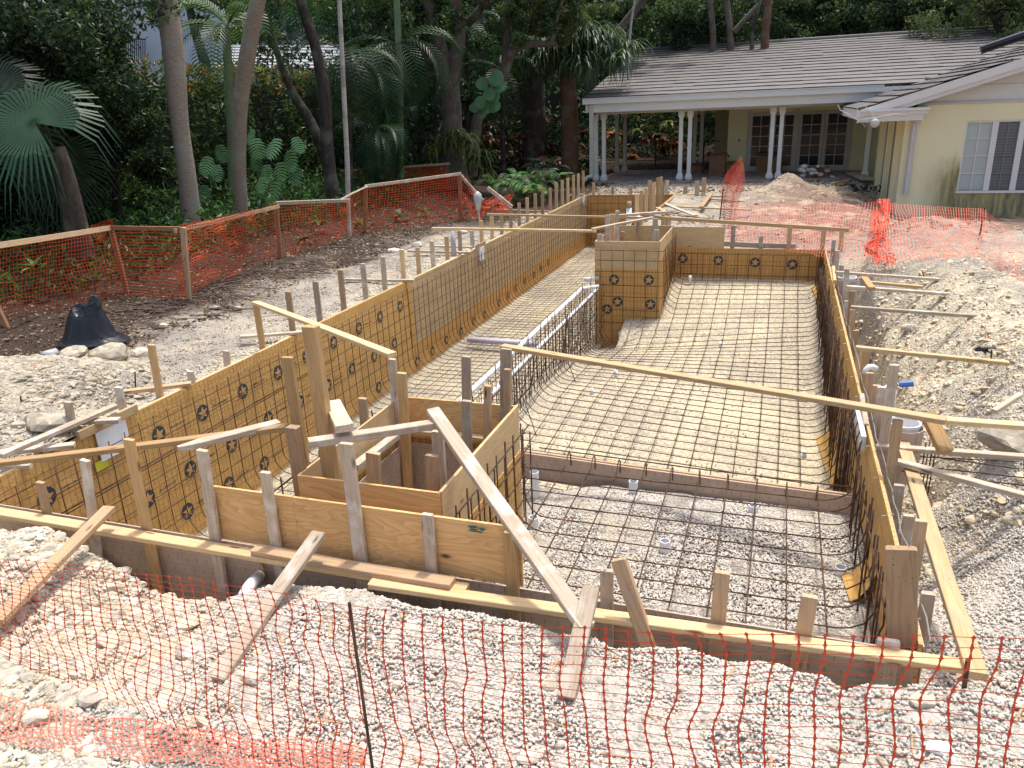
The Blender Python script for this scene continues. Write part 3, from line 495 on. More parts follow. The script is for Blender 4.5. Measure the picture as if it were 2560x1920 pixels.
# plywood box around the raised spa in the foreground
sx0, sx1, sy0, sy1 = -3.14, -2.03, 4.22, 5.86
spa = thing('plywood_box', ((sx0 + sx1) / 2, 5, 0), 'open plywood box in the foreground with stakes standing inside', 'formwork box')
panel_y('plywood_sheet', sy0, sx0, sx1, .03, .40, PLY, spa); panel_y('plywood_sheet', sy1, sx0, sx1 - .012, .02, .40, PLY, spa); panel_x('plywood_sheet', sx0, sy0 + .012, sy1 - .012, .02, .40, PLYD, spa, -1)
panel_x('plywood_sheet', sx1, sy0 + .0, sy1 + .02, -.02, .405, PLYD, spa, 1, .024); panel_x('paper_lining', sx1 + .012, sy0, sy1, -1.0, -.02, PAPER, spa, 1, .012)
panel_y('paper_backing', sy1 - .02, sx0, sx1, -1.0, -.03, PAPER_B, spa, -1, .008); panel_x('paper_backing', sx0 + .02, sy0, sy1, -1.0, -.03, PAPER_B, spa, 1, .008); panel_y('paper_backing', sy0 + .02, sx0, sx1, -1.0, .0, PAPER_B, spa, 1, .008)
panel_x('paper_lining', sx0 - .012, sy0, sy1, -1.72, .02, PAPER, spa, -1, .012); panel_y('paper_lining', sy1 + .012, sx0, sx1, -1.3, .02, PAPER, spa, 1, .012)
beam('shelf_strip', (sx0 + .15, sy1 - .06, .10), (sx1 - .05, sy1 - .06, .09), .08, .04, Zv, W_NEW, spa)
# tall plywood sheets on the near wall
fp = thing('formwork_panel', (-2.6, YN - .02, 0), 'long wavy-grained plywood panel on the near wall with a green paint smear', 'plywood panel')
panel_y('plywood_sheet', YN - .02, -3.68, -2.98, -.02, .402, PLY, fp); panel_y('plywood_sheet', YN - .02, -2.978, -1.36, -.02, .40, PLY, fp)
b = MB(); p = PY(*c('8', 885, 118), YN - .033)
for k in range(16):
    ww = rnd.uniform(.02, .07); hh_ = rnd.uniform(.006, .013); x = p[0] + rnd.uniform(-.05, .04); z = p[2] + rnd.uniform(-.022, .022) - (x - p[0]) * .15; b.poly([(x - ww / 2, p[1] - .0004 * k, z), (x - ww / 4, p[1] - .0004 * k, z + hh_ / 2), (x + ww / 2, p[1] - .0004 * k, z + .002), (x + ww / 4, p[1] - .0004 * k, z - hh_ / 2)][::-1])
b.build('paint_smear', plain('green_paint', (.03, .14, .13), .6), fp)
# peninsula box
bx = thing('plywood_box', (-2.66, YB, 0), 'tall plywood and orange paper box standing between the two basins', 'formwork box')
panel_y('paper_lining', YB, XB0, XB1, -1.9, -.12, PAPERF, bx); panel_y('plywood_band', YB - .004, XB0 - .01, XB1 + .01, .27, .40, PLYD, bx, -1, .026); panel_y('plywood_band', YB - .002, XB0, XB1, .07, .268, PLYD, bx, -1, .024); panel_y('plywood_band', YB - .002, XB0, XB1, -.13, .068, PLYD, bx, -1, .024)
panel_x('plywood_sheet', XB1, YB, YM + .02, .05, .41, PLYD, bx, 1); panel_x('paper_lining', XB1 + .002, YB, YM, -1.45, .05, PAPERF, bx, 1, .02); panel_x('plywood_sheet', XB0, YB, YM + .3, .0, .40, PLYD, bx, -1); panel_x('paper_lining', XB0 - .002, YB, YM + .2, -1.76, .0, PAPERF, bx, -1, .02)
panel_y('plywood_sheet', YM + .25, XB0, XB1, -.1, .41, PLYD, bx); panel_y('paper_backing', YB + .03, XB0, XB1, -.4, .38, PAPER_B, bx, 1, .008)
for (px, py) in ((1535, 699), (1622, 700), (1544, 754), (1518, 773), (1626, 761)): p = PY(px, py, YB - .012); star(p, Xv, Zv, (0, -1, 0), .098, bx, False)
fl = MB(); fl.box(XB0 + .02, XB1 - .02, YB + .04, YM + .23, -.32, -.25); fl.build('fill', SOIL, bx)
# ================================================================ REBAR
def mat_thing(label, loc, bars, r=.0056):
    t = thing('rebar_mat', loc, label, 'rebar mat'); bars = sorted(bars, key=lambda b_: min(np.linalg.norm(np.array(q_) - CAM) for q_ in (b_[0], b_[len(b_) // 2], b_[-1])))
    for b_ in bars[:100]: m_ = MB(); m_.tube(b_, r * rnd.uniform(.92, 1.1), 5); m_.build('bar', REBAR, t, True)
    if len(bars) > 100:
        m_ = MB()
        for b_ in bars[100:]: m_.tube(b_, r, 4, False)
        tag(m_.build('bar', REBAR, t, True), kind='stuff')
    return t
def jit(pts, a=.006): return [(p[0] + rnd.uniform(-a, a), p[1] + rnd.uniform(-a, a), p[2] + rnd.uniform(-a, a)) for p in pts]
def upath(y, xa, za, xb, zb, fn, R=.27, lift=.075, step=.5):
    pts = []; zl = float(fn(xa + R, y)) + lift; zr = float(fn(xb - R, y)) + lift
    if za is not None:
        pts += [(xa, y, za), (xa, y, (za + zl + R) / 2), (xa, y, zl + R)]
        for k in (1, 2, 3, 4): a = math.pi / 2 * k / 4; pts.append((xa + R - R * math.cos(a), y, zl + R - R * math.sin(a)))
    else: pts.append((xa, y, zl))
    x = xa + R + step
    while x < xb - R - step * .4: pts.append((x, y, float(fn(x, y)) + lift)); x += step
    if zb is not None:
        pts.append((xb - R, y, zr))
        for k in (1, 2, 3, 4): a = math.pi / 2 * k / 4; pts.append((xb - R + R * math.sin(a), y, zr + R - R * math.cos(a)))
        pts += [(xb, y, (zb + zr + R) / 2), (xb, y, zb)]
    else: pts.append((xb, y, zr))
    return jit(pts)
flT = lambda x, y: ZT
bars = []
XC0 = -3.32; y = 4.1
while y < 26: bars.append(upath(y, XL + .07, -.10 + rnd.uniform(-.03, .02), XC0 if 5.9 < y < 14.3 else -3.36, (-.20 - .22 * rnd.random() if 5.9 < y < 14.3 else None), flT)); y += .205
for z in (-.17, -.36, -.56, -.76, -.96, -1.16, -1.36): bars.append(jit([(XL + .085, yy, z) for yy in np.linspace(4.0, 26, 16)]))
for z in (-.55, -.585): bars.append(jit([(XL + .085, yy, z) for yy in np.linspace(4.2, 9.5, 6)]))
for x in np.arange(-5.75, -3.4, .23): bars.append(jit([(x, yy, ZT + .088) for yy in np.linspace(4.1, 26, 18)]))
mat_thing('rebar mat covering the left wall and floor of the long trough', (-4.8, 10, ZT), bars)
bars = []
for z in (-.45, -.65, -.85, -1.05, -1.25, -1.45): bars.append(jit([(XC0 + .012, yy, z) for yy in np.linspace(5.95, 14.3, 8)]))
for z in (-.40, -.60, -.80, -1.0, -1.2): bars.append(jit([(-3.08, yy, z) for yy in np.linspace(5.95, 14.3, 8)]))
y = 6.0
while y < 14.3: bars.append([(-3.19 + rnd.uniform(-.02, .02), y, -1.55), (-3.19, y, -.1 - .35 * rnd.random())]); y += .13
for k in range(9): yy = rnd.uniform(7, 13.5); bars.append([(-3.3, yy, -1.3), (-3.1, yy + rnd.uniform(-.6, .6), -.2 - rnd.random() * .2)])
for k in range(4): yy = 7.2 + k * 2.1; bars.append(jit([(XC0 + .02, yy, -.3), (-3.05 + .3, yy - .6, -1.2)]))
mat_thing('dense double curtain of rebar dividing trough from basin', (-3.2, 10, -1.2), bars)
bars = []; y = 7.02
while y < 16.0:
    if y < 14.3: bars.append(upath(y, -3.07, -.28 - .1 * rnd.random(), XR - .07, -.1 + rnd.uniform(-.03, .02), zfloor))
    else: bars.append(upath(y, XB1 + .08, .25, XR - .07, -.1, zfloor))
    y += .2
x = -2.75
while x < .6:
    y1 = 14.25 if x < XB1 else 15.95; pts = [(x, yy, float(zfloor(x, yy)) + .09) for yy in np.linspace(7.0, y1 - .2, 14)]
    if x > XB1: zf = pts[-1][2]; pts += [(x, y1, zf + .18), (x, y1, -.08)]
    bars.append(jit(pts)); x += .245
basin = mat_thing('rebar mat on the sloping floor and right wall of the basin', (-1, 10, -1.1), bars)
bars = []
for z in (-.22, -.45, -.68, -.9): bars.append(jit([(XR - .08, yy, z) for yy in np.linspace(4.2, 15.9, 10)]))
y = 4.05
while y < 15.9: xx_ = XR - .04 - .10 * rnd.random(); bars.append([(xx_, y + .1, -.03 - .03 * rnd.random()), (xx_, y + .1, (-.8 if y < 6.9 else float(zfloor(XR - .1, y)) + .15))]); y += (.2 if y < 6.9 else .095)
mat_thing('second layer of close upright bars along the right wall', (XR, 9, -.5), bars, .0075)
# staple-like wire ties along the top of the right wall
# shelf
bars = []; fs = lambda x, y: -.70 + 0 * x
for y in np.arange(4.12, 6.85, .235): bars.append(upath(y, sx1 + .07 if y < sy1 + .2 else -2.5, (.18 if y < 5.9 else None), XR - .07, -.12, fs, .24, .1, .9))
for x in np.arange(-1.86, .7, .262):
    yy = 6.93 - (x + 2.6) * .08; bars.append(jit([(x, 4.02, -.585), (x, 5, -.585), (x, 6, -.585), (x, yy - .06, -.585), (x, yy, -.53), (x, yy + .06, -.5), (x, yy + .12, -.54), (x, yy + .13, -.68)], .003))
bars.append(jit([(-2.2, 7.03, -.52), (-.6, 6.9, -.52), (XR - .1, 6.8, -.50)])); bars.append(jit([(-2.2, 7.13, -.64), (-.6, 7.0, -.64), (XR - .1, 6.9, -.62)]))
shm = mat_thing('thick rebar grid floating over the white gravel shelf', (-.6, 5.4, -.6), bars, .0062)
def ties(xs, ys, fz, parent):
    b = MB()
    for x in xs:
        for y in ys:
            z = fz(x, y); a = rnd.uniform(0, 3.1); b.tube([(x - .02 * math.cos(a), y - .02 * math.sin(a), z - .012), (x, y, z + .014), (x + .02 * math.cos(a), y + .02 * math.sin(a), z - .01)], .0035, 4)
            if rnd.random() < .3: b.tube([(x, y, z), (x + rnd.uniform(-.03, .03), y + rnd.uniform(-.03, .03), z + rnd.uniform(.01, .04))], .0022, 4)
    tag(b.build('wire_ties', REBAR, parent), kind='stuff')
ties(np.arange(-1.86, .7, .262), np.arange(4.12, 6.85, .235), lambda x, y: -.592, shm)
ties(np.arange(-2.75, .6, .245), np.arange(7.02, 14, .2), lambda x, y: float(zfloor(x, y)) + .082, basin)
# spa side face, gap and box
bars = []
for i, y in enumerate(np.arange(4.3, 5.9, .205)): bars.append(jit([(sx1 + .075, y, .27 + .03 * (i % 2)), (sx1 + .075, y, -.2), (sx1 + .075, y, -.6)], .004))
for z in (.20, .0, -.2, -.42): bars.append(jit([(-3.1, 4.08, z), (-2.5, 4.08, z), (-2.12, 4.08, z), (-2.0, 4.13, z), (-1.95, 4.25, z), (-1.95, 5, z), (-1.95, 5.95, z)], .004))
for x in np.arange(-3.08, -2.1, .2): bars.append([(x, 4.075, .25 + rnd.uniform(-.01, .02)), (x, 4.075, -.6)])
bars.append([(-3.1, 4.1, .2), (-3.42, 4.12, .2), (-3.42, 4.6, .2), (-3.40, 5.9, .2)]); bars.append([(-3.43, 4.4, .26), (-3.43, 4.4, -.4)]); bars.append([(-3.30, 4.09, .27), (-3.30, 4.09, -.5)])
for y in (4.9, 5.4, 5.8): bars.append([(-3.41, y, .26), (-3.41, y, -.5)])
for x in (-2.9, -2.65, -2.4): bars.append([(x, 5.98, .2), (x, 5.98, -1.2)])
for z in (.1, -.2, -.5, -.8): bars.append([(-3.1, 5.97, z), (-2.0, 5.97, z)])
for x, y in ((-1.97, 6.02), (-2.05, 6.06), (-2.15, 6.05)): bars.append([(x, y, .1), (x, y, -.9)])
mat_thing('rebar cage wrapped around the foreground plywood box', (-2.3, 4.5, 0), bars, .0068)
bars = []
for x in np.arange(XB0 + .12, XB1 + .1, .215): bars.append(jit([(x, YB - .09, .26), (x, YB - .09, -.6), (x, YB - .1, -1.25 if x > -2.7 else -1.55)]))
for z in (.24, .05, -.16, -.42, -.64, -.9, -1.15): bars.append(jit([(XB0, YB - .08, z), (XB1 + .04, YB - .08, z), (XB1 + .09, YB - .03, z), (XB1 + .09, YM - .1, z)] if z > -.7 else [(XB0, YB - .08, z), (XB1 + .04, YB - .08, z)]))
for y in np.arange(YB + .1, YM - .05, .19): bars.append(jit([(XB1 + .10, y, .3), (XB1 + .10, y, float(zfloor(-1.9, y)) + .25)]))
mat_thing('rebar grid tied over the tall peninsula box', (-2.7, YB, 0), bars)
bars = []
for x in np.arange(XB1 + .2, XR - .05, .225): bars.append(jit([(x, YM - .07, -.09), (x, YM - .07, -.62)]))
for z in (-.1, -.32, -.52): bars.append(jit([(XB1 + .1, YM - .08, z), (-.6, YM - .08, z), (XR - .06, YM - .08, z)]))
mat_thing('rebar grid in front of the four stars on the far basin wall', (-.6, YM, -.3), bars)
bars = []
for x in np.arange(XL + .15, XB0 - .05, .235): bars.append(jit([(x, YF - .09, -.04), (x, YF - .09, -1.6)]))
for z in (-.04, -.27, -.5, -.73, -.96, -1.2, -1.45): bars.append(jit([(XL + .1, YF - .1, z), (-4.8, YF - .1, z), (XB0 - .05, YF - .1, z)]))
mat_thing('rebar grid on the far end wall of the trough', (-4.7, YF, -.5), bars, .008)
bars = []
for x in np.arange(XB0 + .15, -2.05, .24): bars.append([(x, YF - .07, -.08), (x, YF - .07, -.5)])
for z in (-.12, -.33): bars.append([(XB0 + .05, YF - .08, z), (-2.0, YF - .08, z)])
mat_thing('small rebar grid on the short far form', (-2.6, YF, -.3), bars, .008)
bars = []
p = G(*c('q', 300, 60), .0)
for i, (a, b_) in enumerate((((275, 60), (205, 470)), ((300, 40), (222, 490)), ((318, 60), (240, 520)), ((340, 70), (250, 540)))): A = G(*c('q', *a), .10); bars.append([A, G(*c('q', *b_), -.5)])
for a, b_ in (((190, 145), (800, 175)), ((330, 150), (830, 220)), ((310, 212), (857, 272)), ((130, 232), (857, 318)), ((260, 628), (400, 560))): bars.append([G(*c('q', *a), -.18), G(*c('q', *b_), -.05)])
mat_thing('bundle of loose rebar lying in the dug hole right of the wall', (1.6, 6, -.3), bars, .006)
# ================================================================ PIPES
def pipe(label, pts, r, mat=PVC, name='pvc_pipe', cat='pipe', group=None):
    b = MB(); b.tube(pts, r, 12); return tag(b.build(name, mat, None, True), label, cat, group)
def bend(a, b_, c_, r=.07):
    a, b_, c_ = [np.array(v, float) for v in (a, b_, c_)]; u = b_ + _n(a - b_) * r; v = b_ + _n(c_ - b_) * r
    return [u * (1 - t) ** 2 + 2 * b_ * t * (1 - t) + v * t * t for t in (0, .25, .5, .75, 1)]
pz = -.36
pipe('upper white pipe running along the rebar curtain', [(-3.36, 5.6, pz)] + bend((-3.36, 5.6, pz), (-3.36, 13.7, pz), (-3.10, 13.9, pz)) + [(-3.10, 13.9, pz)] , .036)
pipe('lower white pipe under and beside the other in the curtain', [(-3.2, 5.9, pz - .12), (-3.2, 13.9, pz - .12)] + bend((-3.2, 13.9, pz - .12), (-3.2, 14.22, pz - .12), (-3.2, 14.3, .2))[:3], .028)
pipe('short white pipe stub crossing to the peninsula box', [(-3.45, 14.2, -.3), (-3.2, 14.32, -.3)], .04)
p0, p1 = G(1170, 849, ZT + .18), G(1345, 861, ZT + .18); pipe('purple-primed grey pipe lying across the trough floor', [p0, p1], .06, plain('pvc_lilac', (.50, .46, .58), .4))
p0 = PX(*c('m', 1068, 375), XL - .14); pz_ = PY(*c('m', 1070, 258), p0[1]); pipe('grey riser pipe standing behind the left wall stakes', [(p0[0], p0[1], -.1), (p0[0], p0[1], pz_[2] * .6), (p0[0], p0[1], pz_[2])], [.055, .05, .028], PVCG)
pv = PY(*c('b', 748, 520), 17.5); t = thing('standpipe', (pv[0], pv[1], -.3), 'white standpipe with a side valve in the trough', 'pipe')
tp = PY(*c('b', 765, 280), 17.5); b = MB(); b.tube([(pv[0], 17.5, -1.7), (tp[0], 17.5, tp[2] - .15)], .06, 12); b.tube([(tp[0], 17.5, tp[2] - .5), (tp[0], 17.5, tp[2] - .3)], .075, 12); b.build('riser', PVC, t, True)
b = MB(); b.tube([(tp[0], 17.5, tp[2] - .15), (tp[0], 17.5, tp[2])], .05, 10); b.build('cap', W_GRY, t, True); b = MB(); b.tube([(tp[0], 17.5, tp[2] - .38), (tp[0] + .2, 17.45, tp[2] - .36)], .04, 10); b.tube([(tp[0] + .2, 17.45, tp[2] - .36), (tp[0] + .26, 17.45, tp[2] - .36)], .055, 10); b.build('valve', PVC, t, True)
for i, (px, py, lab, hh_) in enumerate(((1337, 1215, 'white pipe sleeve in the gravel beside the riser, nearest the plywood box', .22), (1583, 1235, 'white pipe sleeve in the gravel in the middle of the riser line', .2), (1334, 1312, 'white pipe sleeve below the first one, half hidden under bars', .14),
        (1662, 1372, 'white pipe sleeve in the centre of the gravel shelf', .14), (1882, 1292, 'white pipe sleeve in the right half of the gravel near the riser', .18), (2101, 1428, 'wide pipe sleeve in the gravel near the right wall', .1))):
    p = G(px, py, -.78); r = .045; b = MB(); k = 14
    prof = [(r, -.12), (r, hh_ - .06), (r - .008, hh_ - .06), (r - .008, -.1)]
    for q_ in range(k):
        a0, a1 = 2 * math.pi * q_ / k, 2 * math.pi * (q_ + 1) / k
        for (ra, za), (rb, zb) in zip(prof[:-1], prof[1:]): b.quad((p[0] + ra * math.cos(a0), p[1] + ra * math.sin(a0), p[2] + za), (p[0] + ra * math.cos(a1), p[1] + ra * math.sin(a1), p[2] + za), (p[0] + rb * math.cos(a1), p[1] + rb * math.sin(a1), p[2] + zb), (p[0] + rb * math.cos(a0), p[1] + rb * math.sin(a0), p[2] + zb))
    tag(b.build('pipe_sleeve', PVC, None, True), lab, 'pipe', 'pipe sleeves in the shelf gravel')
for i, (px, py, nm) in enumerate(((1550, 840, 'near the peninsula box corner'), (1540, 940, 'close to the foot of the rebar curtain'), (1480, 985, 'nearest the foreground plywood box'), (2010, 1145, 'low on the right side of the basin floor'), (1800, 868, 'alone in the middle of the basin floor'), (1725, 700, 'at the far left of the basin floor'))):
    g = G(px, py, -1.1); g = G(px, py, float(zfloor(g[0], g[1]))); pipe('pale pipe stub poking from the floor ' + nm, [(g[0], g[1], g[2] - .05), (g[0], g[1], g[2] + .09)], .03, PVC, 'pipe_stub', 'pipe', 'pipe stubs in the basin floor')
# white elbows coming through the near wall
t = thing('drain_elbow', PY(*c('7', 1600, 470), 3.85), 'white elbow pipes coming through the torn brown paper', 'pipe'); a = PY(*c('7', 1680, 400), 3.93); b_ = PY(*c('7', 1600, 480), 3.62); c2 = PY(*c('7', 1560, 560), 3.5)
b = MB(); b.tube([a] + bend(a, b_, c2, .08) + [c2], .042, 12); b.build('upper_elbow', PVC, t, True); b = MB(); a = PY(*c('7', 1700, 470), 3.93); b_ = PY(*c('7', 1590, 560), 3.6); b.tube([a, b_], .036, 12); b.build('lower_pipe', PVC, t, True)
b = MB(); q0 = PY(*c('7', 1685, 400), 3.925); b.poly([(q0[0] - .03, 3.92, q0[2] - .12), (q0[0] + .03, 3.92, q0[2] - .12), (q0[0] + .04, 3.9, q0[2] + .08), (q0[0] - .0, 3.92, q0[2] + .1)]); b.build('torn_paper', PAPER_N, t)
# ================================================================ STAKES
ORD = ['nearest', 'second', 'third', 'fourth', 'fifth', 'sixth', 'seventh', 'eighth', 'ninth', 'tenth', 'eleventh', 'twelfth', 'thirteenth', 'fourteenth', 'fifteenth', 'sixteenth', 'seventeenth', 'eighteenth', 'nineteenth', 'twentieth'] + ['twenty-' + s for s in ('first', 'second', 'third', 'fourth', 'fifth', 'sixth', 'seventh', 'eighth', 'ninth')] + ['thirtieth'] + ['thirty-' + s for s in ('first', 'second', 'third', 'fourth')]
MT = {'n': (W_NEW, 'fresh'), 'y': (W_YEL, 'yellow'), 'b': (W_BRN, 'brown'), 'g': (W_GRY, 'weathered grey')}
def stake(base, top, mk, label, w=.085, t=.036, up=(0, -1, 0), group=None, ext=.35, name='stake'):
    base = np.array(base, float); top = np.array(top, float); d = _n(top - base); return beam(name, base - d * ext, top, w, t, up, MT[mk][0], None, label, 'stake', group, bow=.004)
LS = [((95, 1122), (108, 1180), 'g'), ((177, 1005), (194, 1125), 'g'), ((297, 968), (313, 1045), 'g'), ((383, 862), (406, 1017), 'y'), ((482, 880), (487, 976), 'g'), ((568, 877), (572, 935), 'g'), ((641, 762), (659, 889), 'y'), ((723, 729), (735, 852), 'b'), ((789, 704), (801, 811), 'g'), ((854, 675), (861, 790), 'b'),
      ((908, 659), (916, 757), 'g'), ((959, 642), (964, 736), 'g'), ((1006, 624), (1011, 715), 'n'), ((1045, 618), (1049, 697), 'n'), ((1080, 603), (1085, 681), 'g'), ((1117, 591), (1120, 661), 'n'), ((1149, 577), (1152, 644), 'g'), ((1180, 577), (1182, 632), 'g'), ((1203, 551), (1205, 618), 'n'), ((1230, 538), (1231, 604), 'n'),
      ((1255, 538), (1255, 592), 'n'), ((1278, 519), (1278, 579), 'b'), ((1298, 507), (1299, 570), 'b'), ((1319, 494), (1319, 560), 'b'), ((1339, 484), (1339, 551), 'b'), ((1357, 476), (1357, 541), 'b'), ((1376, 470), (1376, 530), 'b'), ((1392, 457), (1391, 522), 'n'), ((1406, 451), (1406, 516), 'n'), ((1420, 445), (1420, 508), 'n'), ((1434, 438), (1434, 501), 'n'), ((1446, 434), (1446, 495), 'n'), ((1458, 427), (1458, 491), 'n')]
LS.pop(4)
for i, (tp, bs, mk) in enumerate(LS):
    xo = XL - .115; b0 = PX(*bs, xo); tz = PY(*tp, b0[1]); tz[0] = xo + (tz[0] - b0[0]) * .4; stake(b0, (tz[0], b0[1], tz[2]), mk, f'{MT[mk][1]} stake, {ORD[i]} from the camera outside the left form wall', .085, .038, (0, -1, 0), 'stakes outside the left form wall')
# upright spacer on the top plate
p = PX(484, 975, XL - .05); q_ = PY(480, 928, p[1]); stake(p, (p[0], p[1], q_[2] - 0), 'g', 'short weathered grey stake just right of the tall yellow one, left wall', group='stakes outside the left form wall')
for i, px in enumerate((1484, 1532, 1577)):
    b0 = PY(px, 484, YF + .1); tz = PY(px, (457, 466, 465)[i], YF + .1); stake(b0, (b0[0], b0[1], tz[2]), 'g' if i else 'b', ('leftmost', 'middle', 'rightmost')[i] + ' short stake behind the far end wall of the trough', .1, .04, (0, -1, 0), 'short stakes behind the far end wall')
IN = [((1592, 485), 'n'), ((1603, 476), 'n'), ((1615, 472), 'n'), ((1626, 460), 'b'), ((1634, 456), 'n'), ((1643, 444), 'y'), ((1651, 442), 'n'), ((1656, 457), 'b')]
for i, ((px, py), mk) in enumerate(IN):
    yy = 18.0 + i * 1.06; x = XB0 + .06; b0 = PY(px, 530, yy); tz = PY(px, py, yy); stake((b0[0], yy, -.3), (b0[0], yy, tz[2]), mk, f'{MT[mk][1]} stake, {ORD[i]} from the camera in the row along the inner trough wall', .085, .038, (0, -1, 0), 'stakes along the inner trough wall')
for i, (x, y0, y1, mk, lab) in enumerate(((1180, 48, 190, 'g', 'grey stake left of centre at the short far form'), (1385, 110, 190, 'g', 'short grey stake at the middle of the short far form'), (1330, 215, 320, 'g', 'low wide stake in front of the short far form'), (1508, 55, 300, 'g', 'tall wide grey stake at the right of the short far form'), (1588, 20, 180, 'b', 'thin brown stake behind the right end of the short far form'), (1578, 185, 320, 'g', 'grey post closing the right end of the short far form'), (992, 50, 190, 'b', 'brown stake where the far trough wall meets the short form'))):
    yy = YF - .15 if y1 > 250 else YF + .2; b0 = PY(*c('b', x, y1), yy); tz = PY(*c('b', x, y0), yy); stake((b0[0], yy, b0[2] - .1), (b0[0], yy, tz[2]), mk, lab, .13, .04, (0, -1, 0), 'stakes at the short far form')
# right wall
RS = [((2068, 625), (2066, 720), 'g'), ((2083, 600), (2079, 660), 'g'), ((2094, 626), (2087, 690), 'g'), ((2103, 663), (2098, 720), 'g'), ((2115, 672), (2106, 790), 'g'), ((2116, 752), (2112, 815), 'g'), ((2128, 727), (2119, 840), 'b'), ((2135, 774), (2124, 850), 'b'), ((2139, 826), (2133, 893), 'b'), ((2151, 873), (2141, 930), 'n'), ((2165, 873), (2153, 978), 'y'), ((2175, 932), (2165, 1013), 'b'), ((2193, 963), (2178, 1079), 'b'), ((2203, 967), (2186, 1118), 'g'), ((2237, 912), (2200, 1185), 'g'), ((2244, 1050), (2216, 1262), 'b'), ((2247, 1212), (2238, 1290), 'g'), ((2272, 1288), (2260, 1369), 'g'), ((2296, 1300), (2275, 1498), 'b'), ((2318, 1482), (2304, 1591), 'g')]
RS = RS[::-1]
for i, (tp, bs, mk) in enumerate(RS):
    xo = XR + (.10 if i not in (1, 2) else .13); b0 = PX(*bs, xo); b0[1] = min(max(b0[1], 3.9), 16.4); tz = PY(*tp, b0[1]); zt = min(tz[2], .75)
    stake((xo + (0 if i < 8 else .02), b0[1], -.5), (xo + (tz[0] - xo) * .25, b0[1], zt), mk, f'{MT[mk][1]} stake, {ORD[i]} from the camera outside the right form wall', .072, .038, (0, -1, 0), 'stakes outside the right form wall', 0)
p = PY(*c('9', 1385, 780), 3.98); q_ = PY(*c('9', 1450, 240), 3.98); stake((.80, 3.99, -.05), (q_[0] - .02, 3.99, q_[2]), 'b', 'wide brown post with saw cuts at the near right corner', .15, .045, group='stakes on the near wall', ext=.5)
# near wall
NSK = [((100, 1205), (136, 1365), 'b', 'brownish stake farthest left on the near wall', .085), ((212, 1150), (245, 1400), 'g', 'spotted grey stake right of the leftmost one on the near wall', .09), ((322, 1098), (395, 1465), 'y', 'tall yellow round-edged stake left of the pointed board', .1), ((505, 1125), (562, 1515), 'g', 'tall cement-spattered stake carrying the pointed board', .1),
       ((663, 1180), (703, 1440), 'g', 'grey stake left of the plywood panel front', .09), ((865, 1108), (912, 1475), 'g', 'tallest speckled grey stake in front of the long plywood panel', .11), ((1068, 1285), (1088, 1520), 'g', 'stake with an oval knot in front of the plywood panel', .09), ((1275, 1330), (1288, 1565), 'y', 'yellow stake at the right end of the plywood panel', .095),
       ((1517, 1425), (1518, 1590), 'g', 'dark cement-stained stake behind the leaning one', .09), ((1806, 1430), (1786, 1690), 'b', 'brown stake right of the leaning one on the near wall', .1), ((2025, 1490), (1995, 1665), 'b', 'brown stake left of the near right corner post', .1), ((2222, 1600), (2205, 1740), 'g', 'wide grey stake below the board near the right corner', .13)]
for i, (tp, bs, mk, lab, w_) in enumerate(NSK):
    b0 = PY(*bs, 3.875); t0 = PY(*tp, 3.875); stake(b0, t0, mk, lab, w_ * .85, .034, (0, -1, 0), 'stakes on the near wall', .3)
a = PY(1630, 1640, 3.70); b_ = PY(1546, 1398, 3.80); stake(a, b_, 'b', 'stake leaning left, resting against the near board', .09, .04, (0, -1, 0), 'stakes on the near wall', .2)
# inside the spa box and around it (crop d, all uprights)
SP = [((245, 545), (330, 1080), 'y', 'orange-toned upright at the left edge of the foreground box', 4.6, .09), ((430, 300), (600, 1510), 'y', 'thick tall square post, highest of the foreground uprights', 4.42, .105), ((290, 1095), (345, 1480), 'b', 'short thick dark post at the left corner of the box', 4.30, .095),
      ((840, 870), (880, 1300), 'b', 'brown upright with a burnt tip inside the box left wall', 5.3, .075), ((1075, 560), (1140, 1560), 'g', 'dark grey upright holding the near end of the raised board', 5.74, .065), ((1150, 670), (1205, 1580), 'y', 'yellow upright beside the dark one at the back left corner', 5.70, .085),
      ((1660, 540), (1665, 900), 'g', 'grey stake standing behind the back sheet of the box', 5.95, .08), ((1665, 890), (1670, 1320), 'g', 'grey cracked upright inside the box before the back sheet', 5.35, .08), ((1830, 770), (1828, 1190), 'b', 'brown upright right of the grey one inside the box', 5.55, .06),
      ((1975, 480), (1975, 1010), 'g', 'dark upright carrying the left end of the long level board', 5.80, .095), ((1985, 640), (1985, 980), 'b', 'slim brown upright in front of the long board support', 5.72, .055), ((1435, 1130), (1460, 1560), 'g', 'pale upright under the crossing planks inside the box', 4.75, .09), ((1390, 1320), (1395, 1600), 'b', 'short stained upright at the front right inside the box', 4.5, .10), ((925, 1300), (935, 1545), 'b', 'short brown block-like upright in the middle of the box', 4.55, .11)]
for (tp, bs, mk, lab, yy, w_) in SP:
    t0 = PY(*c('d', *tp), yy); b0 = PY(*c('d', *bs), yy); zb = -.9 if yy > 4.25 else -.4; d = (t0 - b0) / max(.05, (t0[2] - b0[2])); b0 = t0 + d * (zb - t0[2]) * 1.0; stake(b0, t0, mk, lab, w_, w_ * .7 if 'thick' in lab else .04, (0, -1, 0), 'uprights in and around the foreground box', 0)
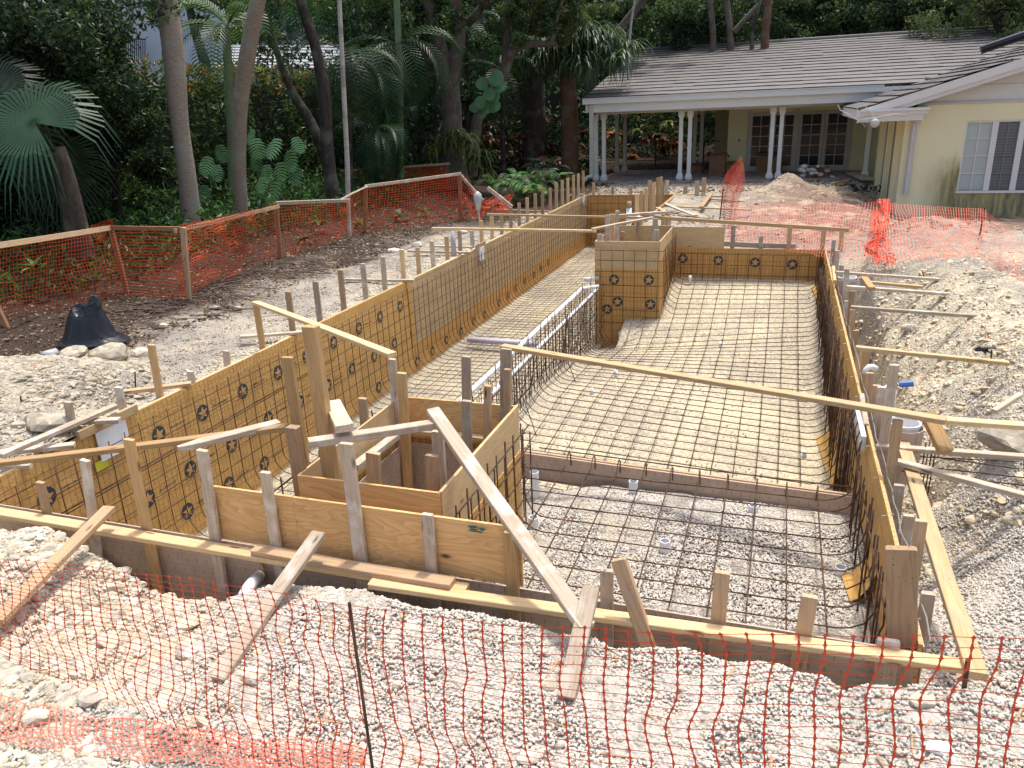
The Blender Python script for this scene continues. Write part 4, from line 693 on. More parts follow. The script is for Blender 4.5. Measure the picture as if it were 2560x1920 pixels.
# inside the peninsula box
for (x, y0, y1, mk, lab, yy) in ((525, 430, 705, 'g', 'tall grey upright at the left inside the peninsula box', 15.2), (575, 420, 705, 'n', 'fresh upright beside the tall grey one in the peninsula', 15.4), (632, 380, 700, 'g', 'thin grey upright behind the fresh one in the peninsula', 15.8), (440, 640, 705, 'g', 'short wide block at the front left of the peninsula box', 14.6), (693, 615, 700, 'b', 'small brown block at the back of the peninsula box', 16.2), (860, 480, 700, 'b', 'reddish upright in the middle of the peninsula back sheet', 16.25), (1050, 470, 700, 'g', 'tall grey upright at the right of the peninsula box', 15.2), (1065, 595, 700, 'g', 'short wide grey upright at the front right of the peninsula', 14.6), (1135, 420, 690, 'n', 'pale upright behind the right side of the peninsula', 16.6), (1178, 470, 600, 'g', 'grey upright just beyond the peninsula right corner', 16.8), (1210, 440, 560, 'g', 'second grey upright beyond the peninsula right corner', 17.1)):
    t0 = PY(*c('b', x, y0), yy); b0 = PY(*c('b', x, y1), yy); stake((b0[0], yy, -.2), (b0[0], yy, t0[2]), mk, lab, .1 if 'wide' in lab or 'tall' in lab else .075, .04, (0, -1, 0), 'uprights in the peninsula box', 0)
# far basin wall stakes (crop f)
for (x, y0, y1, mk, lab) in ((812, 190, 415, 'g', 'grey'), (1112, 300, 425, 'g', 'short'), (1408, 200, 430, 'b', 'brown'), (1765, 240, 450, 'b', 'reddish'), (1955, 250, 470, 'n', 'thin pale')):
    t0 = PY(*c('f', x, y0), YM + .07); b0 = PY(*c('f', x, y1), YM + .07); stake((b0[0], YM + .07, -.15), (b0[0], YM + .07, t0[2]), mk, lab + ' stake behind the far basin wall, under or beside the pale board', .085, .038, (0, -1, 0), 'stakes behind the far basin wall', .1)
# ================================================================ BOARDS
def board(a, b_, mk, label, w=.088, t=.038, up=Zv, point=0, group=None, cat='board', name='board', bow=.006): return beam(name, a, b_, w, t, up, MT[mk][0], None, label, cat, group, bow=bow, point=point)
a = PY(-60, 1250, 3.79); b_ = PY(1165, 1435, 3.79); a[2] = b_[2] = -.02; board(a, b_, 'n', 'yellow board nailed along the left half of the near wall', .1, .038)
board((-2.32, 3.70, -.021), (1.08, 3.84, -.021), 'n', 'long pale yellow board along the right half of the near wall', .09, .038)
a = G(672, 1343, .02); b_ = G(1155, 1425, .02); board((a[0], 3.80, .019), (b_[0], 3.78, .019), 'b', 'short darker board lying on top of the near boards', .1, .038)
ph = .70
a = G(645, 758, ph * .75); t0 = PX(645, 758, XL - .1); b_ = PY(982, 893, 5.78); board((t0[0], t0[1] - .05, t0[2] + .02), (b_[0], b_[1], b_[2] + .02), 'n', 'yellow board sloping from the left wall to the dark upright', .088, .04)
a = PY(1256, 864, 5.84); b_ = PX(2365, 1060, XR + .5); zz = (a[2] + b_[2]) / 2; a = PY(1256, 866, 5.84); A = G(1256, 866, .50); B = G(2365, 1052, .50); board(A, B, 'n', 'long level board bridging the basin from the foreground box', .09, .04)
C_ = G(2345, 1050, .46); D_ = G(2600, 1068, .40); board(C_, D_, 'n', 'board continuing the long level board to the right edge', .09, .04)
A = PY(-20, 1160, 3.95); B = PY(718, 1068, 4.5); A = G(-20, 1160, .16); board(A, (B[0], B[1], B[2]), 'y', 'long yellow board rising from the left edge to the dark post', .088, .04)
A = PY(445, 1122, 4.0); B = PY(697, 1058, 4.62); board(B, A, 'g', 'pointed cement-spattered board on the tall stake', .095, .045, point=1)
A = c('d', 415, 1225); B = c('d', 1420, 1075); board(PY(*A, 4.05), PY(*B, 4.62), 'g', 'cement-spattered plank crossing over the box corner', .088, .05)
A = c('d', 610, 960); B = c('d', 710, 1170); board(PY(*A, 4.72) + [0, 0, .05], PY(*B, 4.16) + [0, 0, .055], 'g', 'short white-stained plank laid across the other one', .12, .05)
A = c('4', 0, 0); A = (1083, 1045); B = (1468, 1570); board(PY(*A, 4.70) + [0, 0, .06], PY(*B, 3.42), 'g', 'long cracked diagonal plank leaning down to the near ground', .10, .045)
A = (1478, 1470); B = (1415, 1745); board(PY(*A, 3.62), G(B[0], B[1], float(hgt(-.8, 3.05)) + .03), 'g', 'grey plank with its foot in the near gravel', .095, .04)
A = (800, 1350); B = (545, 1700); board(PY(*A, 3.80) + [0, 0, .05], G(B[0], B[1], -.10), 'g', 'plank with a blue-grey end propped from near ground to boards', .10, .04)
A = (278, 1285); B = (0, 1545); board(PY(*A, 3.82) + [0, 0, .05], G(B[0] - 10, B[1] + 10, -.02), 'b', 'grey-brown plank propped at the left end of the near wall', .10, .04)
A = c('d', 770, 1420); B = c('d', 1110, 1165); board(PY(*A, 4.75), PY(*B, 5.6), 'g', 'white-stained plank sloping down inside the foreground box', .08, .05)
board((XL + .03, PX(*c('4', 500, 1215), XL)[1], .05), (XL + .03, PX(*c('4', 875, 1035), XL)[1], .05), 'n', 'short board spanning the gap at the white box on the left wall', .09, .04, Xv)
board(G(*c('4', 0, 1285), .16), G(*c('4', 740, 965), .16), 'g', 'long grey board crossing the dirt at the near left', .088, .04)
board(G(*c('4', 85, 1085), .13), G(*c('4', 770, 1055), .10), 'g', 'grey board lying level on the dirt behind the crossing one', .088, .04)
board(G(*c('4', 0, 1265), .06), G(*c('4', 480, 1215), .04), 'g', 'grey board next to the square white box', .088, .04)
board(G(*c('4', 0, 1355), -.0), G(*c('4', 200, 1350), .0), 'g', 'short grey board end at the left picture edge', .06, .04)
board(G(*c('4', 795, 875), .03), G(*c('4', 1230, 820), .03), 'b', 'brown board on the dirt behind the tall yellow stake', .088, .04)
board(G(*c('4', 1545, 520), .03), G(*c('4', 1960, 490), .03), 'g', 'grey board lying behind the left wall near the sloping board', .07, .035)
board(G(*c('m', 625, 453), .03), G(*c('m', 905, 458), .03), 'g', 'grey board lying behind the stakes in mid distance', .088, .04)
board(G(*c('m', 880, 338), .05), G(*c('m', 1135, 345), .05), 'g', 'nearer of two grey boards by the grey riser pipe', .088, .04); board(G(*c('m', 985, 318), .05), G(*c('m', 1140, 322), .05), 'g', 'farther of two grey boards by the grey riser pipe', .088, .04)
board(G(*c('c', 690, 455), .1), G(*c('c', 1060, 467), .05), 'g', 'thin grey lath behind the far left stakes', .05, .02)
board(PY(1080, 571, 14.9), PY(1490, 578, 14.6) , 'n', 'nearer of two long laths from the left bank to the peninsula', .07, .045); board(PY(1218, 536, 16.7), PY(1640, 545, 16.7), 'n', 'farther of two long laths from the left bank to the peninsula', .07, .045)
board(PY(1480, 577, 14.6) + [0, 0, .03], PY(1632, 548, 15.6) + [0, 0, .03], 'g', 'grey board rising across the peninsula box', .088, .04); board(PY(1537, 540, 16.0), PY(1676, 530, 16.3), 'g', 'grey board above the back of the peninsula box', .088, .05)
board(PY(1608, 542, 16.2), PY(2122, 575, 16.2), 'n', 'pale board over the far basin wall', .05, .07)
board(G(*c('b', 1110, 330), .0), G(*c('b', 2110, 375), .0), 'n', 'long pale board beyond the peninsula, nearest of the parallel ones', .09, .04); board(G(*c('b', 1680, 222), -.02), G(*c('b', 2400, 228), -.02), 'n', 'farthest long pale board running under the red net', .09, .04); board(G(*c('b', 1620, 250), -.02), G(*c('b', 2130, 292), -.02), 'g', 'grey board between the two pale ones under the net', .09, .04)
board(G(*c('b', 1560, 345), .05), G(*c('b', 1670, 200), .05), 'y', 'short yellow board crossing the ends of the parallel ones', .11, .04); board(G(*c('b', 1160, 305), .06), G(*c('b', 1500, 440), .0), 'g', 'grey-ended board lying diagonally beyond the peninsula', .12, .04); board(G(*c('b', 1080, 350), .0), G(*c('b', 1210, 425), -.05), 'b', 'short brown board beside the peninsula back', .12, .04)
board(G(*c('b', 1250, 430), -.08), G(*c('b', 1660, 470), -.08), 'g', 'thin grey lath on the dug ground beyond the peninsula', .05, .03); board(PY(1805, 609, YM + .12), PY(1990, 616, YM + .12), 'g', 'grey board lying behind the far basin wall', .04, .1, (0, 0, 1))
for (a, b_, z0, z1, mk, lab) in (((1000, 105), (1695, 153), .30, .12, 'g', 'farthest grey brace running out to the right bank'), ((1225, 170), (1560, 200), .16, .10, 'n', 'short pale brace behind the second grey one'), ((1070, 198), (1975, 262), .28, .14, 'g', 'grey brace running right, just below the bucket'), ((1100, 330), (2100, 400), .30, .20, 'g', 'pinkish brace ending under the edge of the red net'), ((1130, 590), (2112, 690), .36, .26, 'n', 'yellow brace on top of two stakes running to the black scrap'), ((1265, 1225), (2300, 1300), .0, .12, 'g', 'thick brace on edge below the long level board, right side'), ((1385, 1320), (2300, 1565), .06, .05, 'g', 'grey brace sloping down to the gravel at the right edge')):
    board(G(*c('6', *a), z0), G(*c('6', *b_), z1), mk, lab, .07, .04, Zv, group='braces on the right bank')
board(G(*c('6', 1185, 140), .32), G(*c('6', 1235, 210), .30), 'y', 'short yellow block joining two braces by the bucket', .09, .04)
board(G(*c('6', 1590, 1010), .42), G(*c('6', 1710, 1260), .20), 'y', 'short loose board crossing under the long level board', .12, .045); board(G(*c('6', 2020, 1000), .25), G(*c('6', 2190, 890), .35), 'g', 'weathered stick on the right bank by the boulder', .05, .04)
A = G(*c('9', 1370, 0), .02); B = G(*c('9', 1730, 890), .03); board((XR + .26, PX(*c('6', 1340, 1080), XR + .2)[1], .0), (XR + .235, 3.72, .02), 'n', 'long pale board on the outside of the right wall by the corner', .1, .045)
board(PX(*c('9', 1720, 570), XR + .42), PX(*c('9', 1815, 1080), XR + .30), 'g', 'grey stake leaning over the near right corner', .05, .04, (0, -1, 0)); board(PX(*c('9', 1790, 630), XR + .48), PX(*c('9', 1780, 900), XR + .45), 'b', 'stub of brown timber behind the leaning corner stake', .06, .05, (0, -1, 0))
board(PX(*c('6', 1165, 910), XR), PX(*c('6', 1195, 1110), XR), 'g', 'small block on top of the right wall beside the skimmer', .1, .045, Xv); board(PX(*c('f', 1885, 635), XR), PX(*c('f', 1900, 790), XR), 'n', 'small yellow block on top of the right wall', .07, .045, Xv)
# skimmer on the right wall
t = thing('skimmer_box', (XR, 6.9, -.1), 'white skimmer throat wired to the right wall under the long board', 'skimmer', 'skimmer boxes let into the walls'); p = PX(*c('6', 1165, 1100), XR - .03); b = MB(); b.box(XR - .06, XR - .02, p[1] - .35, p[1] + .35, -.14, .0); b.build('throat', PVC, t); b = MB()
for k in range(5): b.tube([(XR - .07, p[1] - .5 + k * .22, .02), (XR - .09, p[1] - .45 + k * .22, -.12), (XR - .05, p[1] - .42 + k * .22, -.3)], .006, 5)
b.build('tie_wire', BLACKP, t)
# wire ties and edge wire on the right wall
b = MB(); b.tube(jit([(XR + .06, yy, .02 + rnd.uniform(-.02, .02)) for yy in np.linspace(3.95, 15.8, 60)], .012), .004, 4, False)
for yy in np.arange(4.2, 15.8, .62): b.tube([(XR - .03, yy, -.04), (XR + .05, yy + .01, -.02)], .004, 4)
tag(b.build('edge_wire', plain('galvanised', (.45, .42, .38), .45, .5), None), 'curly galvanised wire edge along the top of the right wall', 'wire')
# ================================================================ SAFETY NETS
def net_mesh(b, P, wv, wh, node=0.0):
    """P[i][j]: net knots, i along the fence, j up. Flat strands with swollen knots."""
    P = np.asarray(P); ni, nj = P.shape[:2]; tu = np.gradient(P, axis=0); tu /= np.linalg.norm(tu, axis=2)[..., None] + 1e-9; tv = np.gradient(P, axis=1); tv /= np.linalg.norm(tv, axis=2)[..., None] + 1e-9
    V = []; Fq = []
    def add(q):
        o = sum(len(x) for x in V) // 1; V.append(q)
    quads = []
    a, c_ = P[:, :-1], P[:, 1:]; ua, uc = tu[:, :-1], tu[:, 1:]; ta, tc = tv[:, :-1], tv[:, 1:]
    L = np.linalg.norm(c_ - a, axis=2)[..., None]; m0 = a + (c_ - a) * .5
    for (p, q_, w0, w1, up, uq) in ((a, m0, wv * (1.0 if not node else 2.2), wv, ua, ua), (m0, c_, wv, wv * (1.0 if not node else 2.2), ua, uc)): quads.append(np.stack([p - up * w0, p + up * w0, q_ + uq * w1, q_ - uq * w1], 2).reshape(-1, 4, 3))
    a, c_ = P[:-1], P[1:]; va, vc_ = tv[:-1], tv[1:]; sag = 0
    quads.append(np.stack([a - va * wh, c_ - vc_ * wh, c_ + vc_ * wh, a + va * wh], 2).reshape(-1, 4, 3))
    if node:
        nrm = np.cross(tu, tv) * .0015
        quads.append(np.stack([P - tu * node + nrm, P - tv * node * 1.25 + nrm, P + tu * node + nrm, P + tv * node * 1.25 + nrm], 2).reshape(-1, 4, 3))
    b.append(np.concatenate(quads))
def net_obj(name, lst, mat, parent=None):
    Q = np.concatenate(lst); return link(name, npmesh(name, Q.reshape(-1, 3), np.arange(len(Q) * 4).reshape(-1, 4)), mat, parent)
def surf(tops, bots, ni, nj, sag=.0, wob=.01, seed=0, wobz=.0):
    """tops and bots: lists of 3-D points, resampled by length"""
    def res(pts, n):
        pts = np.array(pts, float); d = np.r_[0, np.cumsum(np.linalg.norm(np.diff(pts, axis=0), axis=1))]; t = np.linspace(0, d[-1], n); return np.stack([np.interp(t, d, pts[:, k]) for k in range(3)], 1)
    T = res(tops, ni); B = res(bots, ni); v = np.linspace(0, 1, nj); P = B[:, None] * (1 - v[None, :, None]) + T[:, None] * v[None, :, None]
    i, j = np.meshgrid(np.arange(ni), np.arange(nj), indexing='ij'); P = P.copy()
    k = np.sin(np.pi * v)[None, :]
    P[..., 1] += wob * 6 * vnoise(i * .13, j * .1, 1, seed) * (.3 + k); P[..., 0] += wob * 3 * vnoise(i * .2, j * .25, 1, seed + 1) ; P[..., 2] += wob * 1.2 * vnoise(i * .45, j * .5, 1, seed + 2) - sag * k * .3 + wobz * vnoise(i * .3, j * .02, 1, seed + 3)
    return P
# near net
nn_ = thing('safety_net', (-1, 2.3, 0), 'sagging red plastic mesh fence across the foreground', 'safety net')
def NY(x): return float(np.interp(x, [-4.2, -3.3, -1.5, -.5, .7, 2.2], [2.62, 2.5, 2.28, 2.26, 2.36, 2.5]))
tops = []
for px, py in ((-260, 1372), (0, 1402), (220, 1420), (440, 1446), (660, 1478), (873, 1510), (1050, 1535), (1250, 1560), (1480, 1563), (1760, 1588), (2050, 1594), (2300, 1597), (2560, 1599), (2800, 1600)):
    y = 2.4
    for _ in range(6): p = PY(px, py, y); y = NY(p[0])
    tops.append(p)
bots = [(p[0] - .0 + .02 * (p[0] + 1), p[1] - .02, float(hgt(p[0], p[1])) + .02) for p in tops]
P = surf(tops, bots, 74, 28, 0, .02, 3); l = []; net_mesh(l, P, .0024, .0016, .0088); net_obj('mesh', l, NET, nn_)
# its slack foot gathered on the ground at the left
f0 = []; f1 = []
for px, py0, py1 in ((-200, 1720, 1830), (0, 1745, 1855), (200, 1790, 1890), (400, 1818, 1905), (650, 1855, 1925), (900, 1890, 1960)):
    a = G(px, py0, -.12); b_ = G(px, py1, -.12); f0.append((a[0], a[1], float(hgt(a[0], a[1])) + .05)); f1.append((b_[0], b_[1], float(hgt(b_[0], b_[1])) + .03))
P = surf(f0, f1, 60, 9, 0, .02, 9); P[..., 2] += .03 * vnoise(*np.meshgrid(np.arange(60) * .5, np.arange(9) * .6, indexing='ij'), 1, 4); l = []; net_mesh(l, P, .003, .003, .008); net_obj('slack_fold', l, NETP, nn_)
def rod(a, b_, label, r=.006, mat=REBAR, group='thin steel rods'): m_ = MB(); m_.tube([a, b_], r, 6); return tag(m_.build('steel_rod', mat, None), label, 'rod', group)
p = PY(873, 1506, 2.27); g = PY(932, 1925, 2.2); rod(p, g, 'black rod threaded through the near net in the foreground', .0075)
rod(PY(2420, 1650, 3.55), PY(2404, 1768, 3.6), 'short dark rod by the near right corner', .012); rod(PY(*c('7', 115, 400), 3.2), PY(*c('7', 113, 595), 3.1), 'short rod standing in the leftmost propped plank', .010); rod(PY(*c('7', 1437, 895), 3.0), PY(*c('7', 1420, 1015), 2.95), 'short rod at the foot of the blue-grey ended plank', .009)
for (a, b_, lab) in (((868, 745), (872, 850), 'thin rod left of the tall yellow stake'), ((132, 900), (152, 1075), 'thin rod behind the level grey board at the far left')): g = G(*c('4', *b_), .0); t0 = PY(*c('4', *a), g[1]); rod(g, t0, lab, .008)
for (a, b_, lab) in (((1557, 98), (1572, 140), 'rod at the end of the farthest grey brace'), ((1972, 303), (1980, 385), 'rod at the end of the pinkish brace'), ((2005, 603), (2000, 668), 'rod beside the black scrap on the yellow brace')): g = G(*c('6', *b_), .15); t0 = PY(*c('6', *a), g[1]); rod(g, t0, lab, .008)
# ---- left fence: posts, rails, net between them
lf = thing('net_fence', tuple(G(315, 745)), 'long orange net fence on timber posts along the left side', 'net fence')
lf2 = thing('net_fence', tuple(G(1000, 470)), 'distant orange net fence behind the tree trunks', 'net fence')
PT = [((0, 716), (19, 812)), ((275, 565), (320, 741)), ((458, 569), (470, 757)), ((689, 506), (700, 648)), ((914, 466), (909, 583)), ((1149, 432), (1152, 553))]
pb = []; ptp = []
for (tp, bs) in PT: b0 = G(*bs, float(hgt(*G(*bs)[:2]))); t0 = PY(*tp, b0[1] + .02); pb.append(b0); ptp.append(t0)
b0 = pb[0]; # leftmost post leans: rail height continues the line
ptp[0] = np.array([b0[0] - .25, b0[1] - .05, ptp[1][2]]); r0 = PY(-30, 618, b0[1] - .2)
PL_ = ['leftmost orange-stained fence post, cut by the picture edge', 'leaning orange fence post with net gathered over its top', 'pale post wrapped in net in front of the big smooth palm trunk', 'orange post in front of the rough palm, mid fence', 'orange post left of the widest clear net panel', 'last orange post before the fence turns to the tree']
for i in range(6): beam('fence_post', pb[i] - np.array([0, 0, .15]), ptp[i], .10, .045, (0, -1, 0), W_ORA if i != 2 else W_BRN, lf, bow=.01)
m1 = PY(870, 497, 15.9); g1 = PY(874, 590, 15.9); beam('fence_post', g1, m1, .08, .04, (0, -1, 0), W_GRY, lf)
def rail(a, b_, mt, label, w_=.075, par=None): return beam('fence_rail', a, b_, w_, .04, (0, -1, 0), mt, par or lf, bow=.012)
rail(r0, ptp[1] + [.03, -.03, -.03], W_BRN, 'pale top rail of the leftmost net panel', .09); rail(ptp[1] + [0, 0, -.03], ptp[2] + [-.05, 0, -.02], W_ORA, 'orange rail between the leaning post and the wrapped one')
rail(PY(436, 578, pb[2][1] - .05), PY(697, 516, pb[3][1] - .05), W_BRN, 'brownish rail rising past the two palm trunks'); rail(PY(690, 508, pb[3][1] - .06), PY(872, 501, 15.8), W_GRY, 'grey level rail right of the rough palm'); rail(PY(846, 502, 15.8), PY(916, 467, pb[4][1] - .05), W_GRY, 'short grey rail stepping up')
rail(PY(912, 466, pb[4][1] - .06), PY(1152, 434, pb[5][1] - .05), W_GRY, 'grey rail over the widest clear net panel'); rail(PY(1149, 435, 20.3), PY(1208, 502, 20.0), W_GRY, 'broken rail dropping from the last post'); beam('plank', PY(1219, 470, 20.8), PY(1280, 518, 20.4), .1, .04, (0, -1, 0), W_GRY, None, 'loose grey plank on the leaf heap beyond the last net post', 'board')
def seg(i, a, b_, ra, rb, ni, nj, mat, lab, wv=.004, wh=.004, wob=.02, sag=0, par=None):
    l = []; net_mesh(l, surf([a, b_], [ra, rb], ni, nj, sag, wob, 30 + i), wv * 1.35, wh * 1.35); return net_obj('net_panel', l, mat, par or lf)
up = lambda p, d: np.array(p) + np.array([0, -.04, d])
seg(0, r0 + [-.3, 0, 0], ptp[1], up(pb[0], .02) + [-.5, -.2, -.1], up(pb[1], .0), 44, 22, NETD, 'dark orange diamond net left of the leaning post', .0035, .0035)
seg(1, ptp[1], ptp[2], up(pb[1], .04), up(pb[2], .06), 20, 24, NETD, 'tightly strung net between the leaning and the wrapped post', .003, .0065)
e = PY(655, 530, pb[3][1] - 1.0); seg(2, up(ptp[2], .03), up(PY(640, 528, 12.6), .05), up(pb[2], .10), up(G(632, 668), .05), 34, 24, NETD, 'dense orange net draped in front of the two palm trunks', .0055, .0065, .05)
seg(3, PY(640, 528, 12.6), ptp[3], up(G(632, 668), .05), up(pb[3], .05), 14, 22, NETD, 'narrow net panel right of the draped one', .0045, .004); seg(4, ptp[3], m1, up(pb[3], .0), up(g1, .05), 26, 20, NETD, 'open net panel right of the mid fence post', .0045, .004)
seg(5, m1, ptp[4], up(g1, .0), up(pb[4], .03), 14, 20, NETD, 'short sloping net panel below the step in the rail', .0045, .004); seg(6, ptp[4], ptp[5], up(pb[4], .03), up(pb[5], .03), 34, 20, NETD, 'clear square-meshed net panel, widest of the fence', .005, .0045)
seg(7, ptp[5], PY(1205, 505, 20), up(pb[5], .0), up(G(1215, 548), .0), 16, 18, NETD, 'collapsed net hanging right of the last post', .006, .006, .12)
l = []; A = G(1200, 535); P = surf([A + [-.25, 0, .35], A + [.9, .2, .55]], [A + [-.3, -.2, 0], A + [.9, -.2, .1]], 22, 14, 0, .12, 70); net_mesh(l, P, .007, .007); tag(net_obj('net_heap', l, NETD), 'crumpled orange net heap beside the ground spotlight', 'net')
seg(8, PY(855, 430, 25), PY(1120, 410, 26), PY(860, 490, 25), PY(1125, 470, 26), 44, 16, NETD, 'distant', .006, .006, par=lf2); rail(PY(850, 428, 24.9), PY(1125, 409, 25.9), W_BRN, '', par=lf2)
l = []; P = surf([ptp[1] + [-.35, -.05, .02], ptp[1] + [.1, -.06, .12]], [ptp[1] + [-.3, -.1, -.35], ptp[1] + [.0, -.1, -.02]], 12, 10, 0, .06, 75); net_mesh(l, P, .006, .006); net_obj('net_scrap', l, NETD, lf)
# ---- right nets
ra = thing('safety_net', (2.6, 17.5, 0), 'pale red net around the spoil in front of the yellow house', 'safety net')
def gp(px, py, z=.15): return G(px, py, z)
tn = [PY(1835, 510, 20.5), PY(1990, 512, 19.6), PY(2080, 511, 19.2), PY(2140, 510, 18.8), PY(2194, 505, 18.5)]; bn = [(p[0], p[1] - .05, float(hgt(p[0], p[1])) - .1) for p in tn]
bn = [G(1815, 608, .0), G(1950, 622, .0), G(2050, 640, .05), G(2120, 655, .1), G(2180, 652, .15)]; l = []; net_mesh(l, surf(tn, bn, 52, 18, 0, .04, 50), .0042, .0042); net_obj('mesh', l, NETP, ra)
tn = [PY(2194, 505, 18.5), PY(2320, 515, 17.6), PY(2462, 523, 16.3)]; bn = [G(2190, 650, .15), G(2300, 648, .18), G(2385, 668, .2), G(2450, 700, .2)]; l = []; net_mesh(l, surf(tn, bn, 44, 17, 0, .03, 51), .005, .005); net_obj('mesh', l, NETP, ra)
tn = [PY(2462, 523, 16.3), PY(2530, 585, 13.8), PY(2600, 650, 12)]; bn = [G(2450, 700, .2), G(2500, 755, .2), G(2600, 860, .2)]; l = []; net_mesh(l, surf(tn, bn, 50, 20, 0, .03, 52), .0045, .0045); net_obj('mesh', l, NETP, ra)
l = []; P = surf([PY(2190, 505, 18.45), PY(2215, 506, 18.4)], [G(2172, 650, .15), G(2215, 645, .15)], 16, 30, 0, .16, 53); net_mesh(l, P, .010, .010); net_obj('gathered_fold', l, NET, ra)
rod(PY(2462, 520, 16.25), PY(2428, 706, 16.0), 'tall dark rod holding the corner of the pale red net', .016)
rb = thing('safety_net', (-1.2, 21, 0), 'twisted strip of pink-red net standing before the porch', 'safety net'); l = []
L_ = [(1800, 600), (1803, 560), (1800, 500), (1808, 455), (1820, 428), (1852, 392)]; R_ = [(1822, 600), (1835, 560), (1845, 520), (1850, 490), (1862, 470), (1860, 430)]
P = np.stack([np.stack([PY(a[0] + (b_[0] - a[0]) * u, a[1] + (b_[1] - a[1]) * u, 20.6 + .5 * math.sin(u * 7)) for u in np.linspace(0, 1, 22)], 0) for a, b_ in ((np.array([np.interp(t, range(6), [q[k] for q in L_]) for k in (0, 1)]), np.array([np.interp(t, range(6), [q[k] for q in R_]) for k in (0, 1)])) for t in np.linspace(0, 5, 40))], 0)
P[..., 0] += .05 * vnoise(*np.meshgrid(np.arange(40) * .3, np.arange(22) * .4, indexing='ij'), 1, 8); net_mesh(l, P, .009, .009); net_obj('mesh', l, NETP, rb); rod(PY(1808, 474, 20.5), PY(1799, 552, 20.5), 'green-black rod inside the twisted red net', .015)
# ================================================================ BUCKETS, PLASTIC, SMALL THINGS
def bucket(px, py, zt, r, hh_, label):
    p = G(px, py, zt); t = thing('bucket', (p[0], p[1], zt - hh_), label, 'bucket', 'paper-wrapped buckets'); k = 20
    def ring(b, prof):
        for q_ in range(k):
            a0, a1 = 2 * math.pi * q_ / k, 2 * math.pi * (q_ + 1) / k
            for (r0_, z0), (r1_, z1) in zip(prof[:-1], prof[1:]): b.quad((p[0] + r0_ * math.cos(a0), p[1] + r0_ * math.sin(a0), zt + z0), (p[0] + r0_ * math.cos(a1), p[1] + r0_ * math.sin(a1), zt + z0), (p[0] + r1_ * math.cos(a1), p[1] + r1_ * math.sin(a1), zt + z1), (p[0] + r1_ * math.cos(a0), p[1] + r1_ * math.sin(a0), zt + z1))
    b = MB(); ring(b, [(r * 1.18, -hh_), (r * 1.22, -.02), (r * 1.17, -.02), (r * 1.1, -.2)]); b.build('paper_wrap', PAPER_B, t, True); b = MB(); ring(b, [(r * .85, -hh_ * .6), (r * .95, 0), (r * 1.02, .0), (r * 1.02, .02), (r * .92, .02), (r * .82, -.12), (.001, -.12)]); b.build('pail', PVC, t, True); return t
bucket(*c('6', 1075, 140), .12, .14, .5, 'paper-wrapped white bucket behind the far right stakes'); bucket(*c('g', 1080, 830), .12, .13, .5, 'paper-wrapped white bucket below the long board on the right'); bucket(*c('4', 585, 1112), -.02, .11, .3, 'white bucket behind the short spanning board at the near left')
b = MB(); p = PX(*c('4', 705, 1190), XL - .02); b.box(XL - .3, XL + .03, p[1] - .16, p[1] + .16, -.28, -.02); b.box(XL + .031, XL + .04, p[1] - .19, p[1] + .19, -.31, .0); tag(b.build('skimmer_box', PVC, None), 'square white skimmer throat in the gap at the near left wall', 'skimmer', 'skimmer boxes let into the walls')
b = MB(); p = PX(*c('4', 655, 1345), XL + .03); b.box(XL + .02, XL + .028, p[1] - .08, p[1] + .08, p[2] - .06, p[2] + .05); tag(b.build('tag_sticker', plain('yellow_tag', (.62, .60, .05), .6), None), 'yellow-green sticker among the wires at the near left wall', 'sticker')
p = G(*c('g', 925, 600), .0); pipe('white jug-like pipe bundle behind the tall grey stake on the right', [p + [0, 0, -.1], G(*c('g', 925, 480), .25)], .06); g = G(*c('g', 690, 290), .15); pipe('curved white hose loop behind the right wall stakes', bend(g + [-.05, 0, -.3], g + [0, 0, .1], g + [.25, .1, -.1], .12), .03)
b = MB(); p = G(*c('g', 1030, 420), .15); b.tube([p, p + [.12, 0, .02]], .03, 8); tag(b.build('valve', plain('blue_yellow_valve', (.05, .15, .45), .4)), 'small blue valve behind the tall grey stake', 'valve')
# black plastic sheet over a pump
bp = G(190, 868, .0) + np.array([0, .28, 0]); nu, nvv = 30, 26; gu, gv = np.meshgrid(np.linspace(-1, 1, nu), np.linspace(-1, 1, nvv)); rr = np.sqrt(gu ** 2 + gv ** 2); sq = np.maximum(np.abs(gu), np.abs(gv)) / (rr + 1e-6); gu, gv = gu * sq, gv * sq; rr = np.sqrt(gu ** 2 + gv ** 2)
hh0 = .48 * (1 - sst(.25, .88, np.sqrt((gu + .12) ** 2 + (gv * 1.05) ** 2))) + .14 * np.exp(-((gu - .30) / .24) ** 2 - ((gv - .05) / .3) ** 2) + .12 * np.exp(-((gu - .5) / .25) ** 2 - (gv / .5) ** 2)
ang = np.arctan2(gv, gu); fo = np.abs(vnoise(ang * 1.6 + 9, rr * 1.2, 1.3, 60)) * .30 + np.abs(vnoise(gu * 2.2, gv * 2.2, 1.6, 61)) * .22
zz0 = np.maximum(hh0 * (1.08 - fo * 1.3) + .02 * np.abs(vnoise(gu, gv, 9, 62)), .006); ex = .56 * (1 + .25 * vnoise(ang * 1.5, ang * 0, 1, 63)); V = np.stack([bp[0] + gu * ex + .05 * (zz0 > .5), bp[1] + gv * ex * .7, zz0 + .02], -1).reshape(-1, 3)
i_ = np.arange(nu * nvv).reshape(nvv, nu); Fq = np.stack([i_[:-1, :-1], i_[:-1, 1:], i_[1:, 1:], i_[1:, :-1]], -1).reshape(-1, 4)
tag(link('plastic_sheet', npmesh('plastic_sheet', V, Fq, False), BLACKP), 'black plastic sheet draped over something by the left fence', 'plastic sheet')
pipe('grey pipe end sticking out from under the black plastic', [G(*c('o', 460, 1575), .06), G(*c('o', 600, 1535), .06)], .06, PVCG)
g = G(1185, 640 - 72, 0); # ground spotlight
